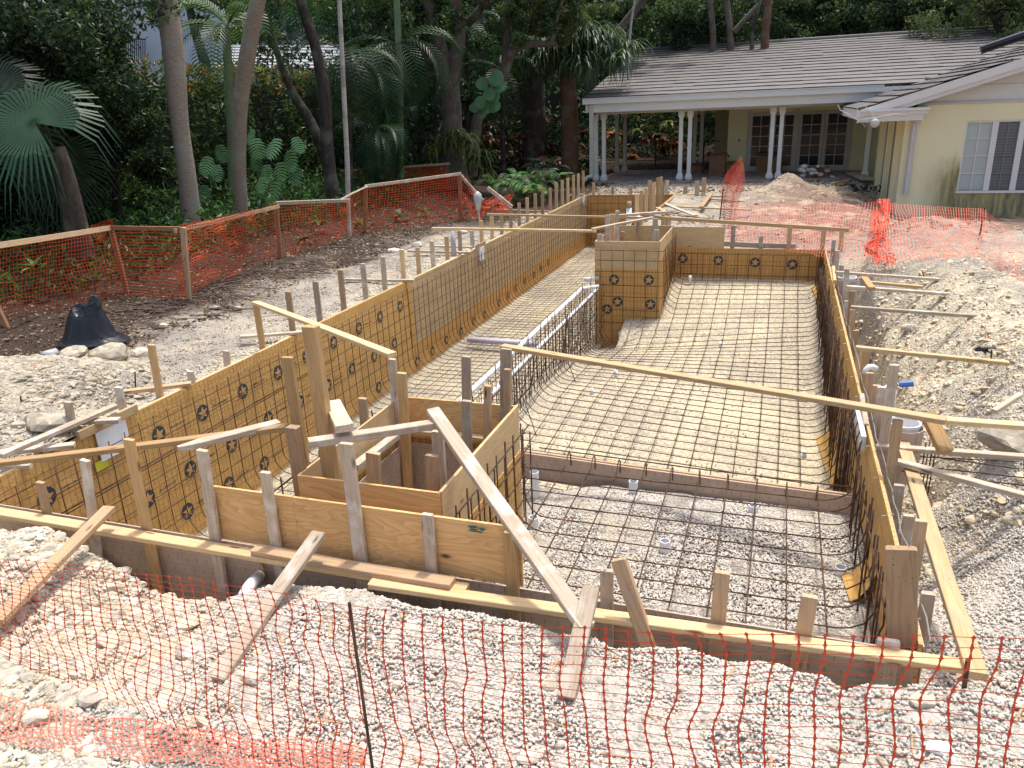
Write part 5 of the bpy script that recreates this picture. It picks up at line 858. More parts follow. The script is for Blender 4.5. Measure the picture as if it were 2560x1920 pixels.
t = thing('spotlight', tuple(G(1203, 590)), 'grey ground spotlight on a thin stem by the crumpled net', 'lamp'); g = G(1203, 590); h0 = PY(*c('c', 490, 400), g[1]); b = MB(); b.tube([g, (h0[0], h0[1], h0[2] - .15)], .02, 8); b.build('stem', PVCG, t); b = MB(); b.tube([(h0[0], h0[1], h0[2] - .18), (h0[0], h0[1], h0[2] - .12), (h0[0], h0[1], h0[2] + .1), (h0[0], h0[1], h0[2] + .2), (h0[0], h0[1], h0[2] + .26)], [.04, .06, .10, .085, .02], 14); b.build('lamp_head', PVCG, t, True)
p = G(*c('6', 1965, 645), .34); b = MB(); V = []
for k in range(9): b.poly([p + nr.uniform(-.12, .12, 3) * [1.0, .5, .3] + [0, 0, .06] for _ in range(3)])
tag(b.build('plastic_scrap', BLACKP), 'black rag on the end of the yellow brace', 'scrap')
# roots, twigs and fallen sticks by the left fence
b = MB()
for k in range(230):
    px = rnd.uniform(230, 900); py = np.interp(px, [200, 480, 620, 900], [800, 775, 700, 610]) + rnd.uniform(-45, 25); g = G(px, py, .03); a = rnd.uniform(-.5, .9); L = rnd.uniform(.15, .7); pts = []
    for s_ in range(4): x = g[0] + L * s_ / 3 * math.cos(a + .4 * math.sin(s_)); y = g[1] + L * s_ / 3 * math.sin(a); pts.append((x, y, float(hgt(x, y)) + .03 + rnd.uniform(0, .05)))
    b.tube(pts, rnd.uniform(.004, .014), 4)
tag(b.build('roots', plain('root_bark', (.13, .095, .075), .9, 0, .3), None), 'tangle of dug up roots and twigs along the left fence', kind='stuff')
def leaf_field(name, n, fx, fy, size, mats, label, lift=.02, kind='stuff', tilt=.5):
    x = fx(n); y = fy(n); z = hgt(x, y) + lift; return leaves(name, np.stack([x, y, z], -1), size, mats, label, tilt=tilt, kind=kind)
# ================================================================ LEAF MESHES
def leaves(name, P, size, mats, label=None, tilt=1.0, asp=.42, kind=None, parent=None, size_var=.5, cup=.15, droop=0.0):
    """every leaf is a folded six-point blade; mats is a list of materials picked per leaf"""
    P = np.asarray(P, float); n = len(P); s = size * (1 - size_var + 2 * size_var * nr.rand(n)); az = nr.uniform(0, 2 * np.pi, n); el = nr.uniform(-1, 1, n) * tilt - droop
    d = np.stack([np.cos(az) * np.cos(el), np.sin(az) * np.cos(el), np.sin(el)], -1); r = nr.randn(n, 3); r[:, 2] *= .6; side = np.cross(d, r); side /= np.linalg.norm(side, axis=1)[:, None]; up = np.cross(side, d)
    s = s[:, None]; tip = P + d * s; m = P + d * s * .45; L = m + side * s * asp * .5 + up * s * cup; R = m - side * s * asp * .5 + up * s * cup
    V = np.stack([P, L, tip, R], 1); i = np.arange(n)[:, None] * 4; Fq = np.concatenate([np.concatenate([i, i + 1, i + 2], 1), np.concatenate([i, i + 2, i + 3], 1)], 0)
    me = npmesh(name, V.reshape(-1, 3), Fq, False); mi = nr.choice(len(mats), n); me2 = np.concatenate([mi, mi]).astype(np.int32)
    o = link(name, me, mats, parent); me.polygons.foreach_set('material_index', me2)
    if label: tag(o, label, kind=kind)
    elif kind: tag(o, kind=kind)
    return o
def leafm(name, col, tr=.35, rough=.45, var=.35):
    t = NT(name); n = t.noise(t.world(), 2.2, 5); f = t.noise(t.world(), 19, 3)
    cc = t.mix(t.ramp(n, [(.3, 0), (.7, 1)]), tuple(v * (1 - var) for v in col), tuple(min(1, v * (1 + var)) for v in col)); cc = t.mix(t.math('MULTIPLY', f, .35), cc, tuple(v * .7 for v in col)); t.col(cc); t.rough(rough); t.b.inputs['Specular IOR Level'].default_value = .35
    out = t.t.nodes['Material Output']; trn = t.n('ShaderNodeBsdfTranslucent'); t.set(trn.inputs['Color'], t.mix(.5, cc, (min(1, col[0] * 2.2), min(1, col[1] * 2.4), col[2] * .8))); mx = t.n('ShaderNodeMixShader', i0=tr); t.t.links.new(t.b.outputs[0], mx.inputs[1]); t.t.links.new(trn.outputs[0], mx.inputs[2]); t.t.links.new(mx.outputs[0], out.inputs[0]); return t.m
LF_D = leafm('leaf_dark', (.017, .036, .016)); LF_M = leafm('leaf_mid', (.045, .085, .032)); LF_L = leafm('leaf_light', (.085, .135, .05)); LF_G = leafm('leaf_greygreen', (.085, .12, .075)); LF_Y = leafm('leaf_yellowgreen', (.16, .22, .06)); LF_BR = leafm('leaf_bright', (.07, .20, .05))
LF_P = leafm('leaf_palm', (.022, .062, .022), .3, .45); LF_PL = leafm('leaf_palm_pale', (.065, .115, .05), .3, .45); LF_R = leafm('leaf_red', (.11, .03, .035)); LF_RO = leafm('leaf_orange', (.30, .11, .045)); LF_OL = leafm('leaf_olive', (.13, .14, .05)); LF_DEAD = leafm('leaf_dead', (.20, .13, .08), .1)
def bark(name, c0, c1, scl=(3, 3, .8), moss=(.16, .17, .13), dk=(.03, .025, .02)):
    t = NT(name); p = t.world(scl); n = t.noise(p, 5, 7, .7, .6); n2 = t.noise(t.world(), 2.2, 5); v = t.vor(t.world((6, 6, 14)), 1.2); b = t.mix(t.ramp(n, [(.32, 0), (.66, 1)]), c0, c1); b = t.mix(t.math('MULTIPLY', t.ramp(n2, [(.5, 0), (.62, 1)]), .55), b, moss); b = t.mix(t.ramp(t.noise(t.world((9, 9, 3)), 4, 6, .75), [(.60, 0), (.68, .8)]), b, dk); t.col(b); t.rough(.95); t.bump(n, .8, .03); return t.m
BK_PALM = bark('bark_palm', (.22, .18, .14), (.40, .335, .27), (2, 2, 9), (.33, .32, .27)); BK_PALM2 = bark('bark_palm_rough', (.17, .135, .10), (.35, .285, .21), (3, 3, 12), (.30, .30, .26)); BK_OAK = bark('bark_oak', (.06, .045, .038), (.17, .13, .105)); BK_DK = bark('bark_dark', (.025, .02, .017), (.075, .06, .05)); BK_RED = bark('bark_fibre', (.10, .045, .028), (.20, .10, .06), (10, 10, 1)); BK_GRN = bark('bark_green', (.13, .20, .09), (.22, .29, .14), (1, 1, 6)); BK_PALE = bark('bark_pale', (.33, .30, .27), (.52, .49, .44), (1, 1, 8))
def trunk(name, pts, rr, mat, parent, n=12, rough_=.06):
    """tapered limb through 3-D points, resampled and knobbly"""
    pts = np.array(pts, float); d = np.r_[0, np.cumsum(np.linalg.norm(np.diff(pts, axis=0), axis=1))]; k = max(6, int(d[-1] / .22)); t = np.linspace(0, d[-1], k)
    Q = np.stack([np.interp(t, d, pts[:, i]) for i in range(3)], 1); ker = np.array([1, 2, 3, 2, 1.]) / 9; Qs = Q.copy()
    for i in range(3): Qs[2:-2, i] = np.convolve(Q[:, i], ker, 'valid')
    R = np.interp(t, d, rr); V = []; Fq = []; ref = np.array([1., 0, 0]); sd_ = rnd.randint(0, 60)
    for i, p in enumerate(Qs):
        tg = _n(Qs[min(i + 1, k - 1)] - Qs[max(i - 1, 0)]); a = _n(ref - tg * tg.dot(ref)); b_ = np.cross(tg, a); ref = a
        for j in range(n): an = 2 * math.pi * j / n; rj = R[i] * (1 + rough_ * 2 * float(vnoise(j * .9, i * .35, 1, sd_)) + rough_ * float(vnoise(j * 2.1, i * 1.3, 1, sd_ + 5))); V.append(p + rj * (a * math.cos(an) + b_ * math.sin(an)))
    for i in range(k - 1):
        for j in range(n): Fq.append((i * n + j, i * n + (j + 1) % n, (i + 1) * n + (j + 1) % n, (i + 1) * n + j))
    return link(name, npmesh(name, V, Fq, True), mat, parent)
def tpx(pl, y): return [PY(a, b_, y if not hasattr(y, '__len__') else np.interp(i / (len(pl) - 1), [0, 1], y)) for i, (a, b_) in enumerate(pl)]
def clump_pts(n, centers, radii, shell=.55):
    k = nr.randint(0, len(centers), n); u = nr.randn(n, 3); u /= np.linalg.norm(u, axis=1)[:, None]; r = (shell + (1 - shell) * nr.rand(n)) ; return np.array(centers)[k] + u * (np.array(radii)[k] * r)[:, None] * np.array([1, 1, .72])
def crown(parent, cen, rad, ncl, nl, size, mats, rcl=(.25, .45), name='crown', kind=None):
    """rad: (rx, ry, rz); leaves gather in uneven clumps so light and dark alternate and gaps remain"""
    u = nr.randn(ncl, 3); u /= np.linalg.norm(u, axis=1)[:, None]; r = nr.rand(ncl) ** .45; C_ = np.array(cen) + u * r[:, None] * np.array(rad); R_ = nr.uniform(rcl[0], rcl[1], ncl) * min(rad); return leaves(name, clump_pts(nl, C_, R_, .35), size, mats, parent=parent, kind=kind)
def frond(b, base, d, L, leaf, n=26, droop=.9, up=.25, w=.035, curve=1.0):
    """feather palm frond: arching rachis with two rows of blades; b collects quads"""
    base = np.array(base, float); d = np.array(d, float); h_ = np.array([d[0], d[1], 0]); h_ = h_ / (np.linalg.norm(h_) + 1e-6); e = math.asin(max(-1, min(1, d[2] / np.linalg.norm(d)))); pts = []; p = base.copy(); a = e
    for i in range(n + 1): pts.append(p.copy()); a -= droop * curve / n * (1 + 1.2 * i / n); p = p + (h_ * math.cos(a) + np.array([0, 0, math.sin(a)])) * L / n
    side = np.cross(h_, [0, 0, 1]); 
    for i in range(2, n):
        t = i / n; tg = _n(pts[i + 1] - pts[i - 1]); ll = leaf * math.sin(math.pi * (.12 + .85 * t)) ** .6
        for s_ in (-1, 1):
            dd = _n(tg * .7 + side * s_ * .8 + np.array([0, 0, up - .9 * t * 0])); m_ = pts[i] + dd * ll * .5; tp = m_ + _n(dd + np.array([0, 0, -.75])) * ll * .5; wv = tg * w * .5; b.quad(pts[i] - wv * .6, pts[i] + wv * .6, m_ + wv, m_ - wv); b.quad(m_ - wv, m_ + wv, tp + wv * .15, tp - wv * .15)
    return pts
def palm(label, name, trunk_pts, rr, bk, ctr, nf, L, leaf, mat, cat='palm tree', group=None, droop=1.3, n=24, w=.05, elr=(-.1, 1.2), azr=None, rach=None):
    t = thing(name, tuple(trunk_pts[0]) if trunk_pts else tuple(ctr), label, cat, group)
    if trunk_pts: trunk('trunk', trunk_pts, rr, bk, t)
    for k in range(nf):
        az = (2 * math.pi * k / nf + rnd.uniform(-.3, .3)) if azr is None else rnd.uniform(*azr); el = rnd.uniform(*elr); b = MB(); pts = frond(b, ctr, (math.cos(az) * math.cos(el), math.sin(az) * math.cos(el), math.sin(el)), L * rnd.uniform(.8, 1.1), leaf, n, droop * rnd.uniform(.8, 1.2), w=w); b.tube(pts, [.02 * (1 - .8 * i / len(pts)) for i in range(len(pts))], 4, False); b.build('frond', mat, t)
    return t
def fan_leaf(b, c_, nrm, R_, nb, mat=None, spread=2.5, droop=.25, axis_=None, wk=1.0):
    nrm = _n(nrm); a = _n(np.cross(nrm, axis_ if axis_ is not None else (0, 0, 1))); u = np.cross(a, nrm)
    for k in range(nb):
        an = -spread + 2 * spread * k / (nb - 1); d = u * math.cos(an) + a * math.sin(an); L = R_ * (1 - .18 * abs(an) / spread) * rnd.uniform(.92, 1.04); dz = np.array([0, 0, -1.]); wd = _n(np.cross(d, nrm)) * R_ * .028 * wk; p1 = c_ + d * L * .55; p2 = c_ + d * L * .82 + dz * droop * L * .18; p3 = c_ + d * L + dz * droop * L * .62
        b.quad(c_ - wd * .2, c_ + wd * .2, p1 + wd, p1 - wd); b.quad(p1 - wd, p1 + wd, p2 + wd * .6, p2 - wd * .6); b.poly([p2 - wd * .6, p2 + wd * .6, p3])
def strap_plant(name, c_, n, L, w, mats, label, cat='plant', group=None, droop=1.4, el=(.2, 1.3), parent=None, th=None):
    """rosette of long arching blades"""
    b = MB(); mi = []
    for k in range(n):
        az = rnd.uniform(0, 2 * math.pi); e = rnd.uniform(*el); l = L * rnd.uniform(.6, 1.1); p = np.array(c_, float) + np.array([rnd.uniform(-.12, .12), rnd.uniform(-.12, .12), rnd.uniform(-.06, .1)]) * L; hd = np.array([math.cos(az), math.sin(az), 0]); sd_ = np.array([-math.sin(az), math.cos(az), 0]); seg_ = 5; prev = p; pw = w * .5
        for s_ in range(seg_): e -= droop / seg_; q_ = prev + (hd * math.cos(e) + np.array([0, 0, math.sin(e)])) * l / seg_; nw = w * (.5 if s_ < 2 else .5 * (1 - (s_ - 1) / (seg_ - 1.0)) + .02); b.quad(prev - sd_ * pw, prev + sd_ * pw, q_ + sd_ * nw, q_ - sd_ * nw); mi.append(k % len(mats)); prev, pw = q_, nw
    o = b.build(name, mats, parent); o.data.polygons.foreach_set('material_index', mi)
    if label: tag(o, label, cat, group)
    return o
# ================================================================ HOUSE
def stucco():
    t = NT('yellow_stucco'); p = t.world(); n = t.noise(p, 1.2, 5); f = t.noise(p, 60, 3); b = t.mix(n, (.78, .72, .46), (.84, .78, .52)); s = t.n('ShaderNodeSeparateXYZ', i0=p)
    # mildew creeping up from the ground on the gable wall
    m_ = t.noise(t.world((1.1, 1, .35)), 1.9, 6, .65, .5); m2 = t.noise(t.world((6, 6, .7)), 1.5, 5, .7); zz = t.math('SUBTRACT', .72, t.math('MULTIPLY', s.outputs[2], .5)); xx = t.ramp(t.math('MULTIPLY', t.math('SUBTRACT', s.outputs[0], 3.6), .45), [(0, 0), (.35, 1)])
    k = t.math('MULTIPLY', t.ramp(t.math('ADD', zz, t.math('MULTIPLY', m_, .75)), [(.48, 0), (.80, 1)]), xx); b = t.mix(t.math('MULTIPLY', k, .9), b, t.mix(t.ramp(m2, [(.4, 0), (.6, 1)]), (.10, .095, .055), (.42, .34, .15)))
    t.col(b); t.rough(.9); t.bump(f, .25, .006); return t.m
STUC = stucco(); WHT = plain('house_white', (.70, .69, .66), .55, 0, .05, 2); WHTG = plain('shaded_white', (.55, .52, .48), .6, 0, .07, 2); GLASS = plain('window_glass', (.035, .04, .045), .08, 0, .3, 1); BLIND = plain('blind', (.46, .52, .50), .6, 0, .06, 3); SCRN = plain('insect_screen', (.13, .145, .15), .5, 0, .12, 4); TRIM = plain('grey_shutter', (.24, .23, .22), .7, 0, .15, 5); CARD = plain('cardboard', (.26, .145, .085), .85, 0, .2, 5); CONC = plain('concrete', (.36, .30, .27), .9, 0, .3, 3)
def tilem():
    t = NT('roof_tile'); p = t.world(); n = t.noise(p, 1.3, 6); v = t.vor(t.world((3.2, 3.0, .2)), 1.0, 'F1', 'Color'); s = t.n('ShaderNodeSeparateColor', i0=v).outputs[0]; n2 = t.noise(p, 26, 5, .7); b = t.mix(n, (.085, .08, .08), (.145, .135, .13)); b = t.mix(t.math('MULTIPLY', s, .35), b, (.19, .175, .165)); b = t.mix(t.math('MULTIPLY', t.ramp(n2, [(.5, 0), (.7, 1)]), .4), b, (.07, .065, .07)); t.col(b); t.rough(.6); t.b.inputs['Specular IOR Level'].default_value = .4; t.bump(n2, .3, .01); return t.m
TILE = tilem(); TILED = plain('tile_edge', (.055, .05, .05), .7)
YH = 31.0; hs = thing('house', (0, YH, 0), 'single storey yellow house with grey tiled roofs and an open porch', 'house')
def courses(name, e0, e1, r0, r1, n, parent, lip=.028, mat=TILE):
    """tiled slope from eave edge e0-e1 up to ridge r0-r1, each course a wedge with a dark butt end"""
    e0, e1, r0, r1 = [np.array(q, float) for q in (e0, e1, r0, r1)]; b = MB(); d = MB(); up_ = _n(np.cross(e1 - e0, r0 - e0)); up_ = up_ if up_[2] > 0 else -up_; m_ = 30
    for i in range(n):
        t0, t1 = i / n, (i + 1) / n
        for k in range(m_):
            u0, u1 = k / m_, (k + 1) / m_; A = e0 + (r0 - e0) * t0; B = e1 + (r1 - e1) * t0; C2 = e0 + (r0 - e0) * t1; D2 = e1 + (r1 - e1) * t1; j = up_ * rnd.uniform(-.006, .008); g_ = .0
            a0 = A + (B - A) * u0 + up_ * lip + j; a1 = A + (B - A) * (u1 - g_) + up_ * lip + j; c0 = C2 + (D2 - C2) * u0 + j * .3; c1 = C2 + (D2 - C2) * (u1 - g_) + j * .3; b.quad(a0, a1, c1, c0); d.quad(a0 - up_ * (lip + .02), a1 - up_ * (lip + .02), a1, a0)
    nb = len(b.f); o_ = len(b.v); b.v += d.v; b.f += [tuple(i + o_ for i in f) for f in d.f]; o = b.build(name, [mat, TILED], parent); o.data.polygons.foreach_set('material_index', [0] * nb + [1] * len(d.f)); return o
eL = PY(1458, 246, 30.3); eR = PY(2100, 232, 30.3); ze = eL[2]; xe = eL[0]; rg = PX(1592, 128, xe); yr, zr = rg[1], rg[2]
xr2 = 16.0
courses('roof', (xe, 30.3, ze), (xr2, 30.3, ze), (xe, yr, zr), (xr2, yr, zr), 17, hs)
b = MB(); b.poly([(xe, 30.35, ze - .06), (xe, yr, zr - .06), (xe, yr, ze + 1.0)]); b.quad((xe, yr, zr), (xr2, yr, zr), (xr2, yr + .2, ze + 1.0), (xe, yr + .2, ze + 1.0)); b.build('rear_roof', TILE, hs)
b = MB(); b.tube([(xe, yr, zr + .03), (xr2, yr, zr + .03)], .09, 8); b.build('ridge', TILE, hs)
zg = PY(1460, 272, 30.2)[2]
b = MB(); b.box(xe + .02, 3.0, 30.08, 30.22, ze - .22, ze - .02); b.box(xe + .02, 3.0, 30.05, 30.24, ze - .04, ze - .01); b.build('gutter', WHT, hs); b = MB(); b.box(xe + .1, 4.5, 30.24, 30.3, ze - .52, ze - .07); b.build('fascia', WHT, hs)
zb_ = PY(1700, 279, YH)[2]
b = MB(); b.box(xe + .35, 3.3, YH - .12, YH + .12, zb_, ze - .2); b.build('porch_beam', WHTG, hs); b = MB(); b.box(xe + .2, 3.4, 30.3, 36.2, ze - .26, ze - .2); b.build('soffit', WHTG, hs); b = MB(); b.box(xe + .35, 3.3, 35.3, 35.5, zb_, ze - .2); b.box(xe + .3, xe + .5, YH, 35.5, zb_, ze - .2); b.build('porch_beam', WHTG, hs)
def column(px, Y_, lab=None, ztop=None, zbot=0.0, w_=.145, mat=WHT):
    p = PY(px, 450, Y_); x = p[0]; zt = (zb_ if ztop is None else ztop); b = MB()
    def fr(z0, w0, z1, w1):
        for sx_, sy_ in ((1, 0), (0, 1), (-1, 0), (0, -1)):
            a0 = np.array([x, Y_, z0]); a1 = np.array([x, Y_, z1]); u = np.array([sx_, sy_, 0.]); v = np.array([-sy_, sx_, 0.]); b.quad(a0 + (u - v) * w0 / 2, a0 + (u + v) * w0 / 2, a1 + (u + v) * w1 / 2, a1 + (u - v) * w1 / 2)
    fr(zbot + .05, w_ * 1.75, zbot + .17, w_ * 1.6); fr(zbot + .17, w_ * 1.6, zbot + .27, w_); fr(zbot + .27, w_, zt - .25, w_ * .95); fr(zt - .25, w_ * .95, zt - .14, w_ * 1.5); fr(zt - .14, w_ * 1.5, zt, w_ * 1.5); b.box(x - .09, x + .09, Y_ - .09, Y_ + .09, zbot - .1, zbot + .05)
    return b.build('column', mat, hs)
for px in (1491, 1510, 1699, 1721, 1922, 1944, 2160): column(px, YH)
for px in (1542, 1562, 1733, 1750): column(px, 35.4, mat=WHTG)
x = PY(1486, 400, 30.6)[0]; b = MB(); b.box(x - .09, x + .06, 30.15, 30.3, .25, ze - .25); b.tube([(x, 30.22, .28), (x - .35, 30.0, .1)], .09, 6); b.build('downpipe', plain('mossy_white', (.50, .50, .42), .6, 0, .3, 3), hs)
b = MB(); b.box(xe + .2, 3.2, 30.4, 36.2, -.18, .0); b.build('porch_slab', CONC, hs)
YD = 34.4
bx0 = PY(1818, 400, YD)[0]; b = MB(); b.box(bx0, 3.4, YD, YD + .2, -.2, ze - .26); b.build('porch_wall', STUC, hs); xs_ = PY(1782, 400, 37.5)[0]; b = MB(); b.box(bx0 - .02, bx0 + .0, YD, 39, -.2, ze - .26); b.box(xs_, bx0, 38.0, 38.2, -.2, ze - .26); b.build('porch_side_wall', STUC, hs)
zd1 = 2.28
def leafdoor(p0, p1, name='door', handle=0):
    x0 = PY(p0, 400, YD)[0]; x1 = PY(p1, 400, YD)[0]; f = MB(); y0, y1 = YD - .07, YD - .02; s_ = .11; f.box(x0, x0 + s_, y0, y1, .04, zd1); f.box(x1 - s_, x1, y0, y1, .04, zd1); f.box(x0 + s_, x1 - s_, y0, y1, .04, .22); f.box(x0 + s_, x1 - s_, y0, y1, zd1 - .12, zd1); o = f.build(name, WHTG, hs)
    g_ = MB(); g_.box(x0 + s_, x1 - s_, YD - .05, YD - .04, .22, zd1 - .12); g_.build('pane', GLASS, o); m_ = MB(); xm = (x0 + x1) / 2; m_.box(xm - .013, xm + .013, YD - .062, YD - .051, .22, zd1 - .12)
    for k in range(1, 5): z = .22 + (zd1 - .34) * k / 5; m_.box(x0 + s_, xm - .013, YD - .062, YD - .051, z - .013, z + .013); m_.box(xm + .013, x1 - s_, YD - .062, YD - .051, z - .013, z + .013)
    m_.build('glazing_bars', WHTG, o)
    if handle: h_ = MB(); xh = x1 - .05 if handle > 0 else x0 + .05; h_.box(xh - .015, xh + .015, YD - .12, YD - .071, .95, 1.15); h_.build('handle', plain('brass', (.5, .35, .12), .3, 1), o)
for a in ((1869, 1925, 'door', 0), (1926, 1984, 'door', 0), (1991, 2052, 'door', 1), (2054, 2116, 'door', -1)): leafdoor(*a)
b = MB()
for p in (1866, 1985, 2117): x = PY(p, 400, YD)[0]; b.box(x - .03, x + .05, YD - .10, YD - .001, 0, zd1 + .1)
b.build('door_frame', WHTG, hs); b = MB()
for p, z in ((1845, 1.25), (1839, .35)): x = PY(p, 400, YD)[0]; b.box(x - .04, x + .04, YD - .02, YD - .001, z - .06, z + .06)
b.build('socket_plates', TRIM, hs)
# gable wing on the right
YG = 24.5; xc = PY(2290, 300, YG)[0]; zy = PY(2330, 260, YG)[2]; wing = hs
b = MB(); w0, w1 = PY(2402, 400, YG)[0], 9.0; wz0, wz1 = PY(2470, 476, YG)[2], PY(2470, 301, YG)[2]
b.box(xc, w0, YG, YG + .2, -.8, zy); b.box(w0, w1, YG, YG + .2, -.8, wz0); b.box(w0, w1, YG, YG + .2, wz1, zy); b.build('gable_wall', STUC, hs)
RA0 = PY(2143, 284, YG - .55); RA1 = PY(2560, 152, YG - .55); sl_ = (RA1[2] - RA0[2]) / (RA1[0] - RA0[0]); xrg = RA0[0] + 7.5; zrg = RA0[2] + sl_ * 7.5
b = MB(); b.prism([(xc - .3, YG + .03, zy), (xrg, YG + .03, zy), (xrg, YG + .03, zrg - .1), (xc - .3, YG + .03, RA0[2] + sl_ * (xc - .3 - RA0[0]) - .02)], (0, .1, 0)); sd_o = b.build('gable_siding', WHT, hs)
b = MB()
for z in (zy + .42, zy + .84, zy + 1.26, zy + 1.68): b.box(max(xc, RA0[0] + (z + .05 - RA0[2]) / sl_), xrg, YG + .015, YG + .029, z, z + .015)
b.box(xc, xrg, YG - .03, YG + .02, zy - .03, zy + .03); b.build('siding_joints', WHTG, hs)
e0 = np.array([RA0[0], YG - .55, RA0[2] + .10]); e1 = np.array([RA0[0], 30.35, RA0[2] + .10]); courses('roof', e0, e1 + [0, 1.5, 0], (xrg, YG - .55, zrg + .10), (xrg, 34, zrg + .10), 15, hs, .035)
b = MB(); b.prism([RA0 + [0, 0, -.14], (xrg, YG - .55, zrg - .14), (xrg, YG - .55, zrg + .07), RA0 + [0, 0, .07]], (0, .05, 0)); b.prism([RA0 + [.02, .06, -.25], (xrg, YG - .49, zrg - .25), (xrg, YG - .49, zrg - .12), RA0 + [.02, .06, -.12]], (0, .06, 0)); b.build('rake_board', WHT, hs)
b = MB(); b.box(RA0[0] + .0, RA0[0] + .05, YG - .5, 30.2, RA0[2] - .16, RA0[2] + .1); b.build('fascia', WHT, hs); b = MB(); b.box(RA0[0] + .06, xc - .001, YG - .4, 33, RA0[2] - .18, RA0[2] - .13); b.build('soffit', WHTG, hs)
q0 = PY(2150, 280, YG - .45); q1 = PY(2312, 270, YG - .45); zt = q1[2]; b = MB(); b.box(q0[0] + .05, q1[0], YG - .5, YG - .02, zt - .30, zt - .14); b.box(q0[0], q1[0] + .08, YG - .56, YG - .02, zt - .14, zt - .04); b.box(q0[0], q1[0] + .12, YG - .62, YG - .02, zt - .04, zt + .02); b.build('cornice_return', WHT, hs)
b = MB(); a0 = PY(2297, 296, YG - .1); a1 = PY(2285, 318, YG - .1); a2 = PY(2264, 486, YG - .1); b.tube([(q1[0] - .02, YG - .3, zt - .2), (a1[0] + .03, YG - .1, a0[2] - .1), (a1[0], YG - .1, a1[2]), (a1[0], YG - .1, a2[2])], [.09, .09, .07, .07], 6); b.build('downpipe', plain('aged_white', (.55, .54, .55), .5, 0, .2, 4), hs)
b = MB(); b.box(xc - .001 - .25, xc - .001, YG + .0, 34.2, -.8, RA0[2] - .2); b.build('side_wall', STUC, hs)
for px in (2212, 2231): b = MB(); y = PX(px, 400, xc - .26)[1]; b.box(xc - .30, xc - .252, y - .12, y + .12, -.3, 2.05); b.build('shutter', TRIM, hs)
for px in (2200, 2221, 2242): b = MB(); y = PX(px, 400, xc - .26)[1]; b.box(xc - .36, xc - .252, y - .16, y + .16, -.7, 2.2); b.build('pilaster', STUC, hs)
wf = MB(); wf.box(w0 - .02, w1, YG - .03, YG + .1, wz0 - .07, wz0); wf.box(w0, w0 + .05, YG + .03, YG + .1, wz0, wz1); wf.box(w0 + .05, w1, YG + .03, YG + .1, wz1 - .05, wz1)
for px in (2478, 2545): x = PY(px, 390, YG)[0]; wf.box(x - .07, x + .07, YG + .02, YG + .1, wz0, wz1 - .05)
wo = wf.build('window', WHT, hs); xa, xb_ = PY(2478, 390, YG)[0], PY(2545, 390, YG)[0]
for (x0, x1, mt) in ((w0 + .05, xa - .07, BLIND), (xa + .07, xb_ - .07, SCRN), (xb_ + .07, w1, SCRN)):
    g_ = MB(); g_.box(x0, x1, YG + .08, YG + .09, wz0, wz1 - .05); g_.build('pane', mt, wo); m_ = MB(); xm = (x0 + x1) / 2 if x1 < 8 else x0 + .5; m_.box(xm - .012, xm + .012, YG + .055, YG + .079, wz0, wz1 - .05)
    for k in (1, 2, 3): z = wz0 + (wz1 - wz0) * k / 4; m_.box(x0, x1, YG + .05, YG + .075, z - .012, z + .012)
    m_.build('glazing_bars', WHT if mt is BLIND else TRIM, wo); s2 = MB()
    for k in range(22): z = wz0 + .04 + (wz1 - wz0 - .1) * k / 22; s2.box(x0, x1, YG + .076, YG + .0795, z, z + .012)
    s2.build('blind_slats', WHTG if mt is BLIND else TRIM, wo)
p = PY(2187, 308, YG - .7); t = thing('floodlight', tuple(p), 'white round floodlight dangling from its cable at the eave corner', 'lamp'); b = MB(); b.tube([p + [0, .12, .03], p + [0, .05, .02], p + [0, -.06, 0]], [.05, .10, .115], 16); b.build('housing', WHT, t, True); b = MB(); b.tube([p + [0, -.061, 0], p + [0, -.075, -.0]], [.09, .06], 16); b.build('lens', WHTG, t, True)
b = MB()
for pl in ([(2094, 262), (2100, 275), (2130, 290), (2150, 305), (2175, 306)], [(2187, 300), (2178, 280), (2160, 262)], [(2140, 260), (2150, 300), (2163, 318), (2170, 300)], [(2150, 300), (2240, 285), (2290, 290)]): b.tube([PY(a, b_, YG - .68) for a, b_ in pl], .009, 5)
b.build('cable', WHTG, t)
b = MB(); b.tube([PY(2452, 125, 27), PY(2560, 88, 27), PY(2640, 60, 27)], .12, 8); tag(b.build('solar_tube', BLACKP), 'dark pipe lying on the roof at the top right', 'pipe')
# things on the porch
def cbox(px, py, Y_, w_, h_, lab, d=.4): p = PY(px, py, Y_); t = thing('cardboard_box', (p[0], Y_, 0), lab, 'box', 'cardboard boxes on the porch'); b = MB(); b.box(p[0] - w_ / 2, p[0] + w_ / 2, Y_ - d / 2, Y_ + d / 2, .0, h_); b.build('body', CARD, t); f = MB(); f.quad((p[0] - w_ / 2, Y_ - d / 2, h_ + .002), (p[0] + w_ / 2, Y_ - d / 2, h_ + .002), (p[0] + w_ / 2 + .02, Y_ - d / 2 - .15, h_ - .06), (p[0] - w_ / 2, Y_ - d / 2 - .18, h_ - .03)); f.quad((p[0] + w_ / 2 + .002, Y_ - d / 2, h_), (p[0] + w_ / 2 + .002, Y_ + d / 2, h_), (p[0] + w_ / 2 + .15, Y_ + d / 2, h_ - .16), (p[0] + w_ / 2 + .13, Y_ - d / 2, h_ - .2)); f.build('flap', CARD, t); return t
